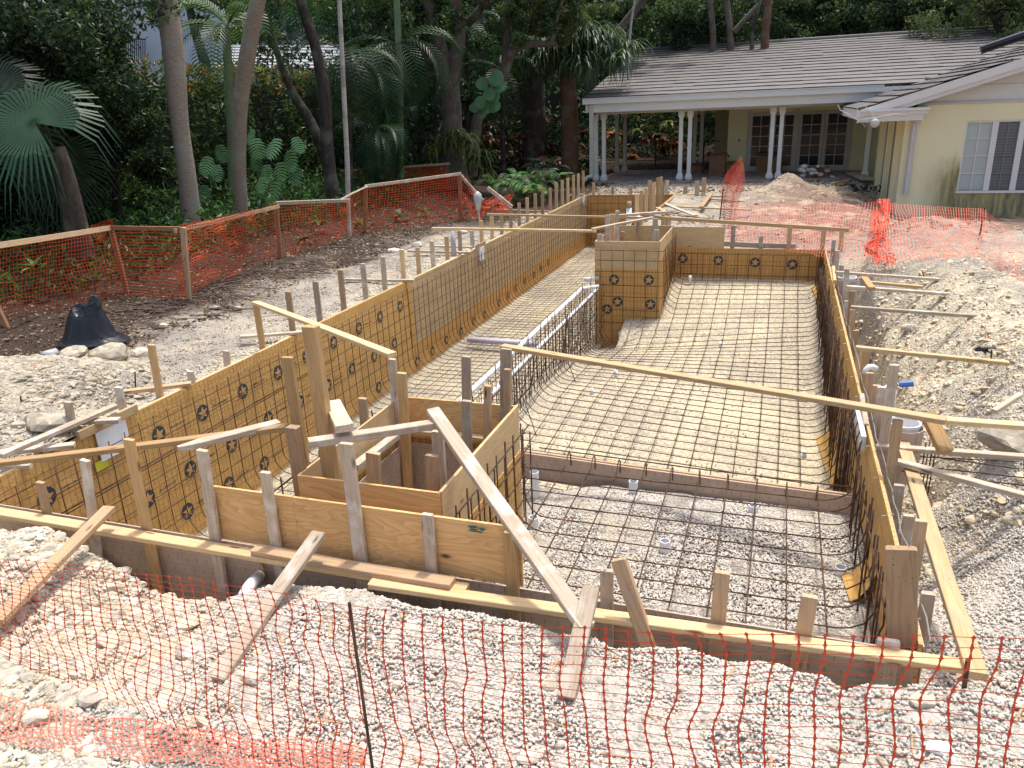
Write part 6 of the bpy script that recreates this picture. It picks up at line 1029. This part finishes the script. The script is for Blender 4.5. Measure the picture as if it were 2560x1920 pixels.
cbox(1793, 430, 33.2, .62, .85, 'tall open cardboard box on the porch, left of the doors'); cbox(1828, 435, 33.4, .35, .5, 'smaller cardboard box right of the tall open one'); cbox(1738, 445, 34.2, .55, .4, 'low wide cardboard box behind the paired columns'); cbox(1905, 432, 33.9, .5, .75, 'cardboard box standing behind the middle columns'); cbox(1942, 432, 33.9, .35, .7, 'narrow cardboard box leaning on the door behind the columns'); cbox(2043, 450, 31.6, .7, .38, 'tipped cardboard box with rubbish spilling out by the sand heap')
b = MB()
for k in range(16): p = PY(rnd.uniform(2000, 2072), rnd.uniform(432, 450), 31.5); s_ = rnd.uniform(.06, .13); Vq = IV * s_ * np.array([1.2, 1, .8]) + [p[0], 31.4 + rnd.uniform(-.3, .2), rnd.uniform(.06, .42)]; o_ = len(b.v); b.v += [tuple(q) for q in Vq]; b.f += [tuple(int(i) + o_ for i in f) for f in IF]
tag(b.build('rubbish', WHT), 'white bags and cups spilling round the tipped box', kind='stuff')
pipe('white pipe length lying on the porch by the tipped box', [PY(2068, 437, 31.8), PY(2092, 452, 31.3)], .09, PVC); b = MB(); g = G(2025, 465, .05); b.box(g[0] - .7, g[0] + .7, g[1] - .06, g[1] + .06, .02, .07); tag(b.build('plank', plain('teal_board', (.12, .42, .38), .5)), 'turquoise strip lying before the porch', 'board')
board(G(2130, 432, .1), G(2170, 448, .1), 'g', 'stack of grey boards at the right end of the porch', .4, .08); board(G(2080, 458, .05), G(2120, 452, .05), 'b', 'brown plank lying at the porch edge', .12, .05); board(G(1535, 433, .08), G(1605, 434, .08), 'b', 'reddish plank under the rear left columns', .25, .05)
b = MB(); g = G(2165, 478, 0)
for k in range(26): p = g + nr.uniform(-1, 1, 3) * [.45, .25, 0] + [0, 0, rnd.uniform(0, .15)]; b.poly([p + nr.uniform(-.12, .12, 3) for _ in range(4)])
tag(b.build('debris', BLACKP), 'dark torn debris heap at the foot of the yellow side wall', kind='stuff')
# dark wire fence behind the porch
b = MB(); b.tube([PY(1420, 353, 37.2), PY(1800, 353, 37.2)], .015, 5)
for px in (1440, 1560, 1640, 1760): q_ = PY(px, 353, 37.2); b.tube([q_, (q_[0], 37.2, 0)], .03, 5)
tag(b.build('wire_fence', BLACKP), 'black metal rail fence behind the porch planting', 'fence')
# neighbour's white house beyond the hedge
YN2 = 33.0; nh = thing('house', tuple(PY(480, 300, YN2)), 'white two-storey neighbouring house glimpsed through the left trees', 'house')
def wallpx(name, x0, y0, x1, y1, Y_, mat, parent=nh, d=.3): a = PY(x0, y1, Y_); c_ = PY(x1, y0, Y_); b = MB(); b.box(min(a[0], c_[0]), max(a[0], c_[0]), Y_, Y_ + d, a[2], c_[2]); return b.build(name, mat, parent)
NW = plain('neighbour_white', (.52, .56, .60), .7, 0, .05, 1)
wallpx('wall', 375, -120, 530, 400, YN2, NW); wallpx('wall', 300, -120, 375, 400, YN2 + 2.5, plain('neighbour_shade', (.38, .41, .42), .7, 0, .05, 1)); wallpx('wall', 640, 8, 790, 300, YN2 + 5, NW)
for x0, x1 in ((671, 692), (716, 734)): o = wallpx('window', x0 - 3, 58, x1 + 3, 95, YN2 + 4.9, WHT); wallpx('pane', x0, 62, x1, 92, YN2 + 4.85, GLASS, o, .04)
b = MB()
for k in range(13): px = 300 + k * 5.2; a = PY(px, 100, YN2 - .6); c_ = PY(px, 160, YN2 - .6); b.tube([a, c_], .025, 4)
b.tube([PY(298, 98, YN2 - .6), PY(364, 98, YN2 - .6)], .035, 5); b.tube([PY(298, 160, YN2 - .6), PY(364, 160, YN2 - .6)], .035, 5); b.build('balcony_railing', BLACKP, nh)
a = PY(525, 170, YN2 - 1); c_ = PY(860, 172, YN2 - 1); courses('roof', a, c_, PY(560, 112, YN2 + 2), PY(860, 112, YN2 + 2), 8, nh, .035, plain('pale_tile', (.36, .38, .41), .6, 0, .2, 2)); a = PY(640, 8, YN2 + 4.5); c_ = PY(800, 20, YN2 + 4.5); courses('roof', a, c_, a + [1, 2.5, 1.2], c_ + [0, 2.5, 1.2], 4, nh, .06, CARD)
# ================================================================ TREES AND PLANTS
def gz(x, y): return float(hgt(x, y))
# two pale palms trunks in the left foreground
t = thing('palm_tree', tuple(G(478, 620)), 'large smooth leaning palm trunk behind the wrapped fence post', 'palm tree'); trunk('trunk', tpx([(482, 640), (480, 560), (468, 440), (450, 320), (440, 200), (430, 100), (415, 0), (400, -120)], 15.0), [.235, .225, .20, .19, .22, .23, .22, .2], BK_PALM, t, 20, .02)
t = thing('palm_tree', tuple(G(605, 590)), 'rough-barked slimmer palm trunk curving to the right', 'palm tree'); trunk('trunk', tpx([(606, 610), (604, 520), (598, 430), (598, 320), (604, 230), (618, 140), (634, 60), (650, -30), (660, -100)], 16.0), [.16, .155, .15, .16, .17, .185, .17, .17, .17], BK_PALM2, t, 16, .04)
# green-stemmed small palm between them
c0 = PY(568, 70, 19); palm('slender palm with a green crownshaft between the two pale trunks', 'palm_tree', tpx([(578, 520), (577, 330), (574, 255), (570, 150), (568, 75)], 19), [.09, .10, .13, .11, .07], BK_GRN, c0, 13, 2.3, .6, LF_PL, n=24)
palm('palm with drooping fronds above the slim trunk, upper left', 'palm_tree', tpx([(835, 520), (818, 380), (812, 233), (790, 120), (760, 30), (735, -60)], 20), [.2, .18, .17, .15, .14, .13], BK_DK, PY(735, -40, 20), 13, 2.5, .7, LF_P, n=26, elr=(-.5, .9), droop=1.6)
t = thing('tree', tuple(G(815, 420)), 'dark twisted tree leaning left in the palm group', 'tree'); trunk('trunk', tpx([(838, 500), (812, 380), (770, 290), (733, 240), (708, 180), (680, 90), (660, 0)], 20.6), [.2, .17, .14, .12, .1, .09, .08], BK_DK, t)
t = thing('tree', tuple(G(866, 520)), 'thin pale straight trunk beside the dark twisted one', 'tree'); trunk('trunk', tpx([(870, 500), (868, 400), (858, 200), (848, 0), (845, -80)], 17.5), [.065, .06, .055, .05, .05], BK_PALE, t, 10, .02)
palm('young palm with hanging fronds behind the thin pale trunk', 'palm_tree', tpx([(935, 470), (925, 330), (905, 200)], 24), [.1, .09, .08], BK_DK, PY(905, 195, 24), 14, 3.2, .8, LF_P, n=26, elr=(-.3, 1.2), droop=1.9); palm('palm left of the forked oak with long dark fronds', 'palm_tree', tpx([(1002, 470), (1000, 200), (992, 0)], 25), [.12, .11, .1], BK_GRN, PY(990, 110, 25), 15, 3.4, .8, LF_P, n=26, elr=(-.5, .8), droop=1.8)
for i, (px, py, Y_, L, lab) in enumerate(((870, 140, 22, 2.6, 'palm crown hanging over the thin pale trunk'), (940, 330, 23, 2.0, 'low palm clump left of the epiphyte tree'), (1255, 175, 31, 3.0, 'palm crown seen between the forked oak and its neighbour'), (1060, 210, 32, 3.2, 'palm crown deep in the shade behind the oak'), (790, 250, 27, 3.0, 'palm crown low between the dark trunks'), (1165, 60, 33, 3.4, 'palm crown high behind the forked oak'))):
    palm(lab, 'palm_tree', tpx([(px + 5, 470), (px, py)], Y_), [.1, .08], BK_DK, PY(px, py, Y_), 14, L, .7, LF_P if i % 2 else LF_D, n=22, elr=(-.6, 1.1), droop=1.7)
# big fan palm at the left edge
cf = PY(85, 306, 10.5); t = thing('fan_palm', tuple(G(190, 640)), 'large fan palm with a wide pleated leaf at the left edge', 'palm tree'); trunk('trunk', tpx([(205, 640), (185, 540), (165, 440), (140, 370)], 11), [.24, .2, .17, .14], bark('bark_fan', (.04, .033, .027), (.10, .08, .06)), t)
for (cx_, cy_, Y_, R_, nrm, ax) in ((85, 306, 10.5, 1.6, (.25, -.75, .75), (-.6, -.1, .5)), (-20, 350, 10.8, 1.6, (.4, -.8, .3), (0, 0, 1)), (60, 250, 11.6, 1.5, (-.1, -.4, .9), (.3, .2, 1)), (-30, 230, 11.3, 1.4, (.3, -.7, .6), (0, 0, 1)), (150, 420, 11.8, 1.2, (.2, -.7, .2), (.3, 0, -1))): b = MB(); fan_leaf(b, PY(cx_, cy_, Y_), nrm, R_, 54, spread=2.75, droop=.75, axis_=ax, wk=.62); b.tube([PY(cx_, cy_, Y_), PY(150, 400, 11)], .025, 5); b.build('fan_leaf', leafm('leaf_fan', (.012, .052, .016), .2, .45) if cy_ == 306 else LF_D, t)
# left dark trees
def tree(label, tp_, Y_, rr, bk, crowns, cat='tree', group=None, name='tree'):
    t = thing(name, tuple(PY(*tp_[0], Y_)), label, cat, group); trunk('trunk', tpx(tp_, Y_), rr, bk, t)
    for (px, py, yy, rad, ncl, nl, size, mats) in crowns: crown(t, PY(px, py, yy), rad, ncl, nl, size, mats)
    return t
tree('dense dark tree filling the upper left corner', [(60, 620), (50, 300), (70, 0)], 14.5, [.25, .2, .18], BK_DK, [(130, 60, 14, (2.9, 2, 1.9), 46, 19000, .14, [LF_D, LF_D, LF_M]), (20, 170, 13, (1.5, 1.2, 1.4), 20, 6000, .13, [LF_D]), (235, 220, 15, (1.0, 1.2, 1.2), 24, 7000, .13, [LF_D, LF_D, LF_M])])
tree('feathery dark tree hanging over the hedge at the left', [(300, 640), (290, 450), (270, 250)], 15.5, [.12, .1, .08], BK_DK, [(280, 350, 15.2, (1.6, 1.2, 1.7), 36, 11000, .12, [LF_D, LF_M]), (150, 480, 14, (1.8, 1.0, .8), 26, 7000, .11, [LF_D, LF_M])])
tree('twin trunk tree between the two pale palm trunks', [(540, 300), (520, 180), (490, 90), (470, 0)], 27, [.22, .2, .17, .14], BK_DK, [(500, 0, 27, (2.2, 1.5, 1.4), 20, 4200, .2, [LF_M, LF_L])])
t = thing('hedge', (-17, 18, 0), 'tall clipped hedge with orange new growth along its top', 'hedge'); n = 42000
def hedge_band(n, y0, y1, z0, z1, xf, size, mats, name='foliage'):
    y = nr.uniform(y0, y1, n); z = nr.uniform(z0, z1, n); x = xf(y) + .9 * vnoise(y, z, .8, 80) + .35 * vnoise(y, z, 2.5, 81) + nr.uniform(-.35, .1, n); zz = z + .35 * vnoise(y, y * 0, 1.1, 82) * (z > z1 - .8); return leaves(name, np.stack([x, y, zz], -1), size, mats, parent=t)
xh = lambda y: -16.3 + 0 * y
htop = PX(400, 168, -16.3)[2]
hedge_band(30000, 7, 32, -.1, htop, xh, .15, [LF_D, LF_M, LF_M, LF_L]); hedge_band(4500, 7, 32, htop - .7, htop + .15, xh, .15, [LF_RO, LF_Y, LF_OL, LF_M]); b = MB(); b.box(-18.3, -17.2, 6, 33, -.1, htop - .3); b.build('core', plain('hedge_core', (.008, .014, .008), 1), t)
yh = nr.uniform(-1, 1, 1)
tag(leaves('undergrowth', (lambda P: np.stack([P[:, 0], P[:, 1], hgt(P[:, 0], P[:, 1]) + P[:, 2]], -1))(np.stack([nr.uniform(-16, -11.6, 16000), nr.uniform(9, 30, 16000), np.abs(nr.randn(16000)) * .32], -1)), .15, [LF_D, LF_M, LF_M, LF_BR]), 'low leafy undergrowth in front of the hedge', kind='stuff')
# bright glimpses of lawn
for px, py, r in ((330, 465, .9), (70, 530, .6), (0, 545, .5)):
    g = PY(px, py, 17); k = 700; tag(leaves('lawn', g + nr.randn(k, 3) * [r * .8, .6, .18], .12, [LF_BR, LF_Y]), 'sunlit bright green grass glimpsed through the shrubs', kind='stuff')
# monstera by the rough palm
t = thing('monstera', tuple(G(680, 560)), 'climbing plant with big split leaves right of the rough palm', 'plant'); SPL = leafm('leaf_split', (.085, .19, .085), .25, .3)
for (px, py, R_) in ((640, 355, .42), (690, 355, .46), (640, 385, .4), (725, 385, .44), (700, 415, .42), (665, 420, .38), (735, 420, .4), (690, 465, .5), (655, 450, .36), (520, 400, .4), (540, 420, .4), (550, 370, .36), (510, 470, .36), (630, 330, .3), (740, 350, .34)):
    b = MB(); cpt = PY(px, py, 17 + rnd.uniform(-.4, .4)); nrm = (rnd.uniform(-.2, .6), -.8, rnd.uniform(.2, .7)); nrm = _n(nrm); a = _n(np.cross(nrm, (rnd.uniform(-.3, .3), 0, 1))); u = -np.cross(a, nrm) ; u = u if u[2] < 0 else -u
    for s_ in (-1, 1):
        for k in range(8):
            th = k / 7; st = cpt + u * R_ * (th - .15) * 1.15; L_ = R_ * .62 * math.sin(math.pi * (.18 + .74 * th)) ** .8; dd = _n(a * s_ + u * (.15 + .7 * th)); wv = u * R_ * .055; e_ = st + dd * L_ + np.array([0, 0, -.08 * R_]); m_ = st + dd * L_ * .6; b.quad(st - wv, st + wv, m_ + wv * 1.1, m_ - wv * 1.1); b.poly([m_ - wv * 1.1, m_ + wv * 1.1, e_])
    b.build('split_leaf', SPL, t)
# forked oak with epiphytes
YO = 27.0; t = thing('oak_tree', tuple(PY(1138, 460, YO)), 'forked oak with bromeliads growing round its lower trunk', 'tree')
trunk('trunk', tpx([(1142, 470), (1135, 400), (1132, 311), (1125, 215)], YO), [.52, .42, .33, .34], BK_OAK, t, 16); trunk('limb', tpx([(1122, 225), (1112, 160), (1100, 110), (1085, 50), (1066, 0), (1050, -60)], YO - .1), [.26, .24, .22, .2, .17, .15], BK_OAK, t, 12, .1); trunk('limb', tpx([(1130, 220), (1138, 150), (1150, 85), (1140, 20), (1132, -50)], YO), [.26, .24, .22, .2, .18], BK_OAK, t, 12, .1)
trunk('limb', tpx([(1125, 420), (1108, 300), (1092, 200), (1062, 140), (1012, 95), (970, 20), (950, -50)], YO + 1.2), [.42, .36, .33, .28, .24, .2, .18], BK_DK, t, 12, .1); trunk('limb', tpx([(1168, 60), (1200, 25), (1240, -30)], YO + .6), [.15, .13, .12], BK_DK, t, 10)
crown(t, PY(1120, -60, YO), (5, 3, 1.8), 40, 9000, .2, [LF_M, LF_D, LF_L]); crown(t, PY(1075, 150, YO + 3), (2.5, 1.5, 2.2), 26, 6500, .18, [LF_D, LF_M])
for k, (px, py, L, n_) in enumerate(((1120, 345, .95, 46), (1165, 350, 1.0, 60), (1205, 385, .9, 50), (1180, 400, .9, 44), (1215, 430, .8, 30), (1090, 370, .8, 26), (1140, 330, .7, 24))): p = PY(px, py, YO - .55); strap_plant('bromeliad', p, n_, L, .06, [LF_OL, LF_Y, LF_M], ['strappy plant clump highest left on the oak trunk', 'largest strappy clump in the centre of the oak trunk', 'strappy clump right of the oak trunk', 'strappy clump below the large one on the oak', 'lowest strappy clump right of the oak base', 'dark strappy clump left of the oak trunk', 'small strappy clump in the oak crotch line'][k], 'plant', 'bromeliad clumps on the oak trunk', droop=2.1)
# neighbour oak with the bent limb
t = thing('oak_tree', tuple(PY(1192, 440, 28.5)), 'leaning tree with a crooked horizontal limb right of the oak', 'tree'); trunk('trunk', tpx([(1180, 440), (1192, 290), (1215, 262), (1240, 222), (1256, 200), (1265, 160), (1275, 135)], 28), [.2, .2, .2, .2, .2, .2, .17], BK_OAK, t); trunk('limb', tpx([(1264, 165), (1262, 120), (1266, 60), (1275, 20), (1285, -40)], 28), [.15, .14, .13, .12, .1], BK_OAK, t, 10, .1); trunk('limb', tpx([(1272, 138), (1290, 118), (1315, 106), (1345, 110), (1390, 110)], 27.8), [.17, .16, .14, .12, .09], BK_OAK, t, 10, .12); trunk('limb', tpx([(1378, 108), (1384, 75), (1396, 40), (1410, -10)], 27.8), [.08, .07, .06, .05], BK_OAK, t, 8)
crown(t, PY(1330, 45, 28), (1.6, 1.2, .85), 30, 9000, .13, [LF_G, LF_M, LF_L]); crown(t, PY(1420, 40, 28.5), (1.6, 1.2, .9), 26, 6500, .13, [LF_L, LF_G, LF_OL]); crown(t, PY(1440, -30, 29), (2.5, 1.5, .8), 20, 4000, .15, [LF_L, LF_G])
t = thing('philodendron', tuple(PY(1223, 240, 26.5)), 'vine with very large heart leaves hanging on the leaning tree', 'plant'); LBG = leafm('leaf_big', (.10, .21, .09), .3, .35)
for (px, py, s_, tl) in ((1205, 208, .42, 1.0), (1240, 195, .5, .3), (1222, 235, .42, .6), (1200, 255, .40, 1.4), (1232, 240, .45, -.3), (1215, 270, .36, .8), (1250, 215, .4, -.8), (1235, 265, .42, -.6), (1185, 268, .32, 1.3), (1205, 285, .28, 1.0)):
    p = PY(px, py, 26.5 + rnd.uniform(-.2, .2)); nrm = _n((.2 * tl, -.85, .45)); u = _n(np.array([math.sin(tl) * -.6, -.25, -.75])); a = _n(np.cross(nrm, u)); k = 12; pts = []
    for i in range(k): an = 2 * math.pi * i / k; rr_ = s_ * (1 - .12 * math.cos(an * 2)); pts.append(p + u * math.cos(an) * rr_ * .62 + a * math.sin(an) * rr_ * .5 + nrm * -.05 * math.sin(an) ** 2)
    b = MB()
    for i in range(k): b.poly([p, pts[i], pts[(i + 1) % k]])
    b.build('leaf', LBG, t)
# dark trunks and the shaggy palm
for px, Y_, r0, r1, lab, bk in ((1335, 33, .55, .45, 'wide dark trunk left of the shaggy palm', BK_DK), (1052, 31, .16, .14, 'dark straight trunk left of the forked oak', BK_DK), (1205, 34, .2, .16, 'dark trunk behind the heart-leaved vine', BK_DK), (1385, 35, .12, .1, 'slim dark trunk right of the wide dark one', BK_DK)): tree(lab, [(px + 3, 440), (px, 250), (px - 4, 60), (px - 6, -60)], Y_, [r0, r0 * .9, r1, r1 * .9], bk, [])
cp = PY(1430, 150, 31.5); t = palm('shaggy palm with grey-green drooping crown and red-brown trunk', 'palm_tree', tpx([(1426, 440), (1424, 300), (1418, 180)], 31.5), [.36, .35, .3], BK_RED, cp, 0, 1, 1, LF_PL)
for k_ in (.25, .5, .75, 1.0):
    for q_ in range(8):
        a_ = q_ * 2 * math.pi / 8 + k_ * 3; cpt = PY(1438 + 135 * math.cos(a_) * k_, 118 - 45 * (1 - k_) + 38 * math.sin(a_) * k_, 31.3 - .8 * math.sin(a_) * k_ + rnd.uniform(-.3, .3)); strap_plant('fan_leaf', cpt, 44, 1.75 - .3 * k_, .05, [LF_PL, LF_P, LF_G], None, parent=t, droop=2.3, el=(-.2, 1.2))
tree('oak limb tree leaning right above the porch roof', [(1470, 250), (1490, 140), (1520, 110), (1560, 60), (1600, 10), (1630, -40)], 36, [.3, .26, .22, .18, .16, .14], BK_OAK, [(1560, 20, 37, (3, 2, 1.4), 26, 5000, .2, [LF_M, LF_D, LF_L])])
tree('thin pale leaning stem above the shaggy palm', [(1570, 200), (1575, 75), (1590, -20)], 33, [.05, .05, .04], BK_PALE, [])
# woodland backdrop, one mass far behind
def mass(n, px0, px1, Y0, Y1, z0, z1, size, mats, lab):
    Yv_ = nr.uniform(Y0, Y1, n); pxs = nr.uniform(px0, px1, n); xs = np.array([PY(a, 200, y)[0] for a, y in zip(pxs, Yv_)]); z = z0 + (z1 - z0) * nr.rand(n); k = vnoise(xs, z, .45, 90) + .6 * vnoise(xs, z, 1.3, 91) > -.16; xs, Yv_, z = xs[k], Yv_[k], z[k]; return tag(leaves('woodland', np.stack([xs, Yv_, z], -1), size, mats), lab, kind='stuff')
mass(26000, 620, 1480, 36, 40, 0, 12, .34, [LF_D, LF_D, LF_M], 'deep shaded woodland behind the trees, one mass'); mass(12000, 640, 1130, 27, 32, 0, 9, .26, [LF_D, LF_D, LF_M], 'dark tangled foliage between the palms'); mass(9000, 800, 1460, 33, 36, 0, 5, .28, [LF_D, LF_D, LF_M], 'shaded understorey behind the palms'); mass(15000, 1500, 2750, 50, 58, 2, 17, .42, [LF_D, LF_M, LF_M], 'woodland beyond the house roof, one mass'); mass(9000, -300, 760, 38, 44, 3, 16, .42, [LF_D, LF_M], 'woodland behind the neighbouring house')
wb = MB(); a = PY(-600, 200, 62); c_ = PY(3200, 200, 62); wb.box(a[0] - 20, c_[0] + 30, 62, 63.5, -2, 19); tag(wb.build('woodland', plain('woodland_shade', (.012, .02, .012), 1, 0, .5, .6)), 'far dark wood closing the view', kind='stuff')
# canopy trees behind the house
for i, (px, py, Y_, rad, n_, mats, lab) in enumerate(((1690, 25, 42, (3.2, 2.5, 2.0), 8000, [LF_M, LF_G, LF_D], 'leafy tree behind the left end of the porch roof'), (1830, 30, 43, (3.0, 2.5, 2.2), 8000, [LF_G, LF_M, LF_L], 'grey-green tree behind the porch roof, left of the brown palm trunk'), (1985, 60, 46, (3.3, 2.5, 2.0), 8500, [LF_L, LF_G, LF_M], 'lightest tree behind the middle of the roof'), (2120, 25, 47, (3.4, 2.5, 2.4), 9000, [LF_G, LF_M, LF_D], 'broad tree with a dark stem behind the roof'),
        (2255, 50, 45, (3.0, 2.5, 1.9), 8000, [LF_G, LF_L, LF_M], 'tree left of the pale gap above the ridge'), (2380, 40, 44, (3.2, 2.5, 2.2), 8000, [LF_M, LF_D, LF_G], 'dark green tree right of the pale gap above the ridge'), (2500, 20, 40, (2.8, 2.2, 2.2), 8000, [LF_L, LF_G, LF_OL], 'light green tree at the top right corner'))):
    st = [(px + 3, 190), (px, 90), (px - 14, 0), (px - 20, -60)]; t = tree(lab, st, Y_, [.24, .2, .15, .1], BK_DK, [(px, py, Y_, rad, 44, n_, .19, mats), (px, -90, Y_ + 1, (3.4, 2.5, 1.5), 14, 2500, .24, mats)], group='canopy trees behind the house')
    trunk('limb', [PY(px, 80, Y_), PY(px + 30, 45, Y_ - .3), PY(px + 55, -10, Y_ - .5)], [.14, .1, .06], BK_DK, t, 8); trunk('limb', [PY(px - 3, 60, Y_), PY(px - 35, 20, Y_ - .3), PY(px - 60, -30, Y_ - .5)], [.12, .09, .05], BK_DK, t, 8)
for px, pt, r, lab, bk in ((1783, 1775, .15, 'brown trunk just above the porch roof ridge, leftmost', BK_OAK), (1826, 1816, .17, 'second brown trunk above the ridge', BK_OAK), (1880, 1900, .10, 'leaning dark trunk above the ridge', BK_DK), (1912, 1922, .2, 'reddish fibrous palm trunk above the ridge', BK_RED)): tree(lab, [(px, 140), (px, 80), (pt, 10), (pt - 6, -60)], 40, [r, r * .9, r * .85, r * .8], bk, [])
lb = trunk('bare_limb', tpx([(1835, 80), (1860, 50), (1890, 20), (1925, -20)], 40), [.13, .11, .1, .08], BK_OAK, None); tag(lb, 'crooked bare limb crossing above the roof ridge', 'branch')
# red ti plants and crotons
TI = [(1228, 340), (1245, 380), (1300, 385), (1330, 350), (1350, 395), (1290, 420), (1325, 415), (1372, 360), (1460, 330), (1470, 365), (1225, 310), (1365, 300), (1395, 400), (1478, 400), (1310, 330), (1265, 350)]
for i, (px, py) in enumerate(TI): strap_plant('ti_plant', PY(px, py + 8, 31.8 + (i % 4) * .5), 34, .62, .11, [LF_R, LF_R, LF_D, LF_RO] if i % 3 == 0 else [LF_R, LF_D, LF_R], 'dark red strappy shrub in the shade between oak and porch', 'plant', 'dark red shrubs between oak and porch', droop=1.5)
for i, (px, py, mats, s_) in enumerate(((1640, 335, [LF_RO, LF_R, LF_Y], .6), (1665, 340, [LF_RO, LF_RO, LF_R], .55), (1690, 355, [LF_R, LF_RO], .55), (1622, 340, [LF_R, LF_RO], .5), (1580, 385, [LF_R, LF_RO], .4), (1672, 302, [LF_Y, LF_Y, LF_OL], .5), (1600, 320, [LF_M, LF_OL], .6), (1530, 330, [LF_OL, LF_RO], .6), (1655, 365, [LF_R, LF_D], .5), (1700, 330, [LF_OL, LF_M], .5), (1500, 390, [LF_R, LF_M], .45))):
    tag(strap_plant('croton', PY(px, py + 8, 43.2 + (i % 3) * .5), 34, s_ * 1.4, .15, mats, None, droop=1.7), ['orange leafed shrub beneath the yellow one behind the porch', 'bright orange-red shrub, middle of the porch view', 'red shrub against the paired front columns', 'red shrub left of the bright orange one', 'small red rosette low behind the rear left columns', 'yellow shrub, highest behind the porch', 'green shrub behind the porch', 'green and orange shrub between the left columns', 'dark red shrub low behind the porch', 'olive shrub near the paired columns', 'reddish rosette by the left porch columns'][i], 'plant', 'colourful shrubs seen through the porch')
mass(5500, 1480, 1830, 45, 47.5, -1, 4.5, .28, [LF_D, LF_D, LF_M, LF_OL], 'green planting behind the open porch')
# fresh green shrubs by the far left corner of the trough
for i, (px, py, Y_, r, mats, lab) in enumerate(((1270, 465, 24.0, .75, [LF_BR, LF_M, LF_L], 'bright green ferny shrub next to the oak base'), (1325, 450, 25.0, .8, [LF_BR, LF_M, LF_L], 'bright green ferny shrub in the middle of the bed'), (1370, 440, 26, .7, [LF_M, LF_D, LF_BR], 'darker shrub right in the fern bed'), (1330, 475, 24, .5, [LF_BR, LF_Y], 'lowest bright shrub above the stakes'), (1355, 415, 27, .6, [LF_M, LF_D], 'tall dark frond shrub behind the bed'))):
    t = thing('shrub', tuple(PY(px, py + 20, Y_)), lab, 'shrub', 'green shrubs by the end of the trough')
    for k in range(26): b = MB(); bp_ = PY(px, py + 12, Y_) + np.array([rnd.uniform(-.9, .9) * r, rnd.uniform(-.3, .3), rnd.uniform(-.1, .25)]); az = rnd.uniform(0, 6.28); el = rnd.uniform(.3, 1.3); frond(b, bp_, (math.cos(az) * math.cos(el), math.sin(az) * math.cos(el), math.sin(el)), r * .95, .2, 12, 1.2, w=.05); b.build('frond', mats[k % len(mats)], t)
# weeds: green leaves behind the left net, seedlings
for (px, py, Y_, s_, lab) in ((88, 672, 9.6, .3, 'bright young plant behind the leftmost net'), (48, 790, 9.2, .14, 'small weed at the foot of the leftmost net'), (1472, 452, 29.5, .25, 'small bright weed at the corner of the porch')): strap_plant('weed', PY(px, py, Y_), 12, s_, s_ * .3, [LF_BR, LF_Y, LF_D], lab, 'plant', droop=.9)
for i, (px, py, Y_) in enumerate(((800, 560, 17), (900, 560, 18), (1000, 540, 20), (1060, 530, 21), (760, 600, 15.5))): strap_plant('weed', PY(px, py, Y_), 22, .42, .07, [LF_M, LF_BR, LF_D, LF_OL], ['leafy weed behind the first open net panel', 'leafy weed behind the stepped net panel', 'leafy weed left behind the widest net panel', 'leafy weed right behind the widest net panel', 'weed at the foot of the mid fence post'][i], 'plant', 'weeds behind the left net', droop=1.3)
leaf_field('leaf_litter', 9000, U(-12.5, -8.2), U(7, 26), .07, [LF_DEAD, plain('litter_brown', (.12, .07, .045), .9), plain('litter_tan', (.32, .24, .17), .9)], 'fallen leaves over the ground by the left fence', tilt=.25)
leaf_field('leaf_litter', 5000, U(-9, 2.5), U(26.5, 40), .09, [LF_DEAD, plain('litter_brown2', (.10, .055, .04), .9)], 'fallen leaves between the far forms and the porch', tilt=.25)
# small clutter over the bare soil, twigs and chips
b = MB()
for k in range(420):
    z_ = rnd.choice(((-9.5, -6.3, 5, 20), (1.2, 5, 5.5, 18), (-3, 2.5, 2.1, 3.6), (-3, 3, 17, 28))); x, y = rnd.uniform(z_[0], z_[1]), rnd.uniform(z_[2], z_[3]); a = rnd.uniform(0, 3.14); L = rnd.uniform(.06, .35) * (1 if y > 5 else .5); x2, y2 = x + L * math.cos(a), y + L * math.sin(a); b.tube([(x, y, gz(x, y) + .012), (x2, y2, gz(x2, y2) + .02)], rnd.uniform(.003, .008), 4)
tag(b.build('twigs', W_BRN), 'twigs and wood splinters scattered over the soil', kind='stuff')
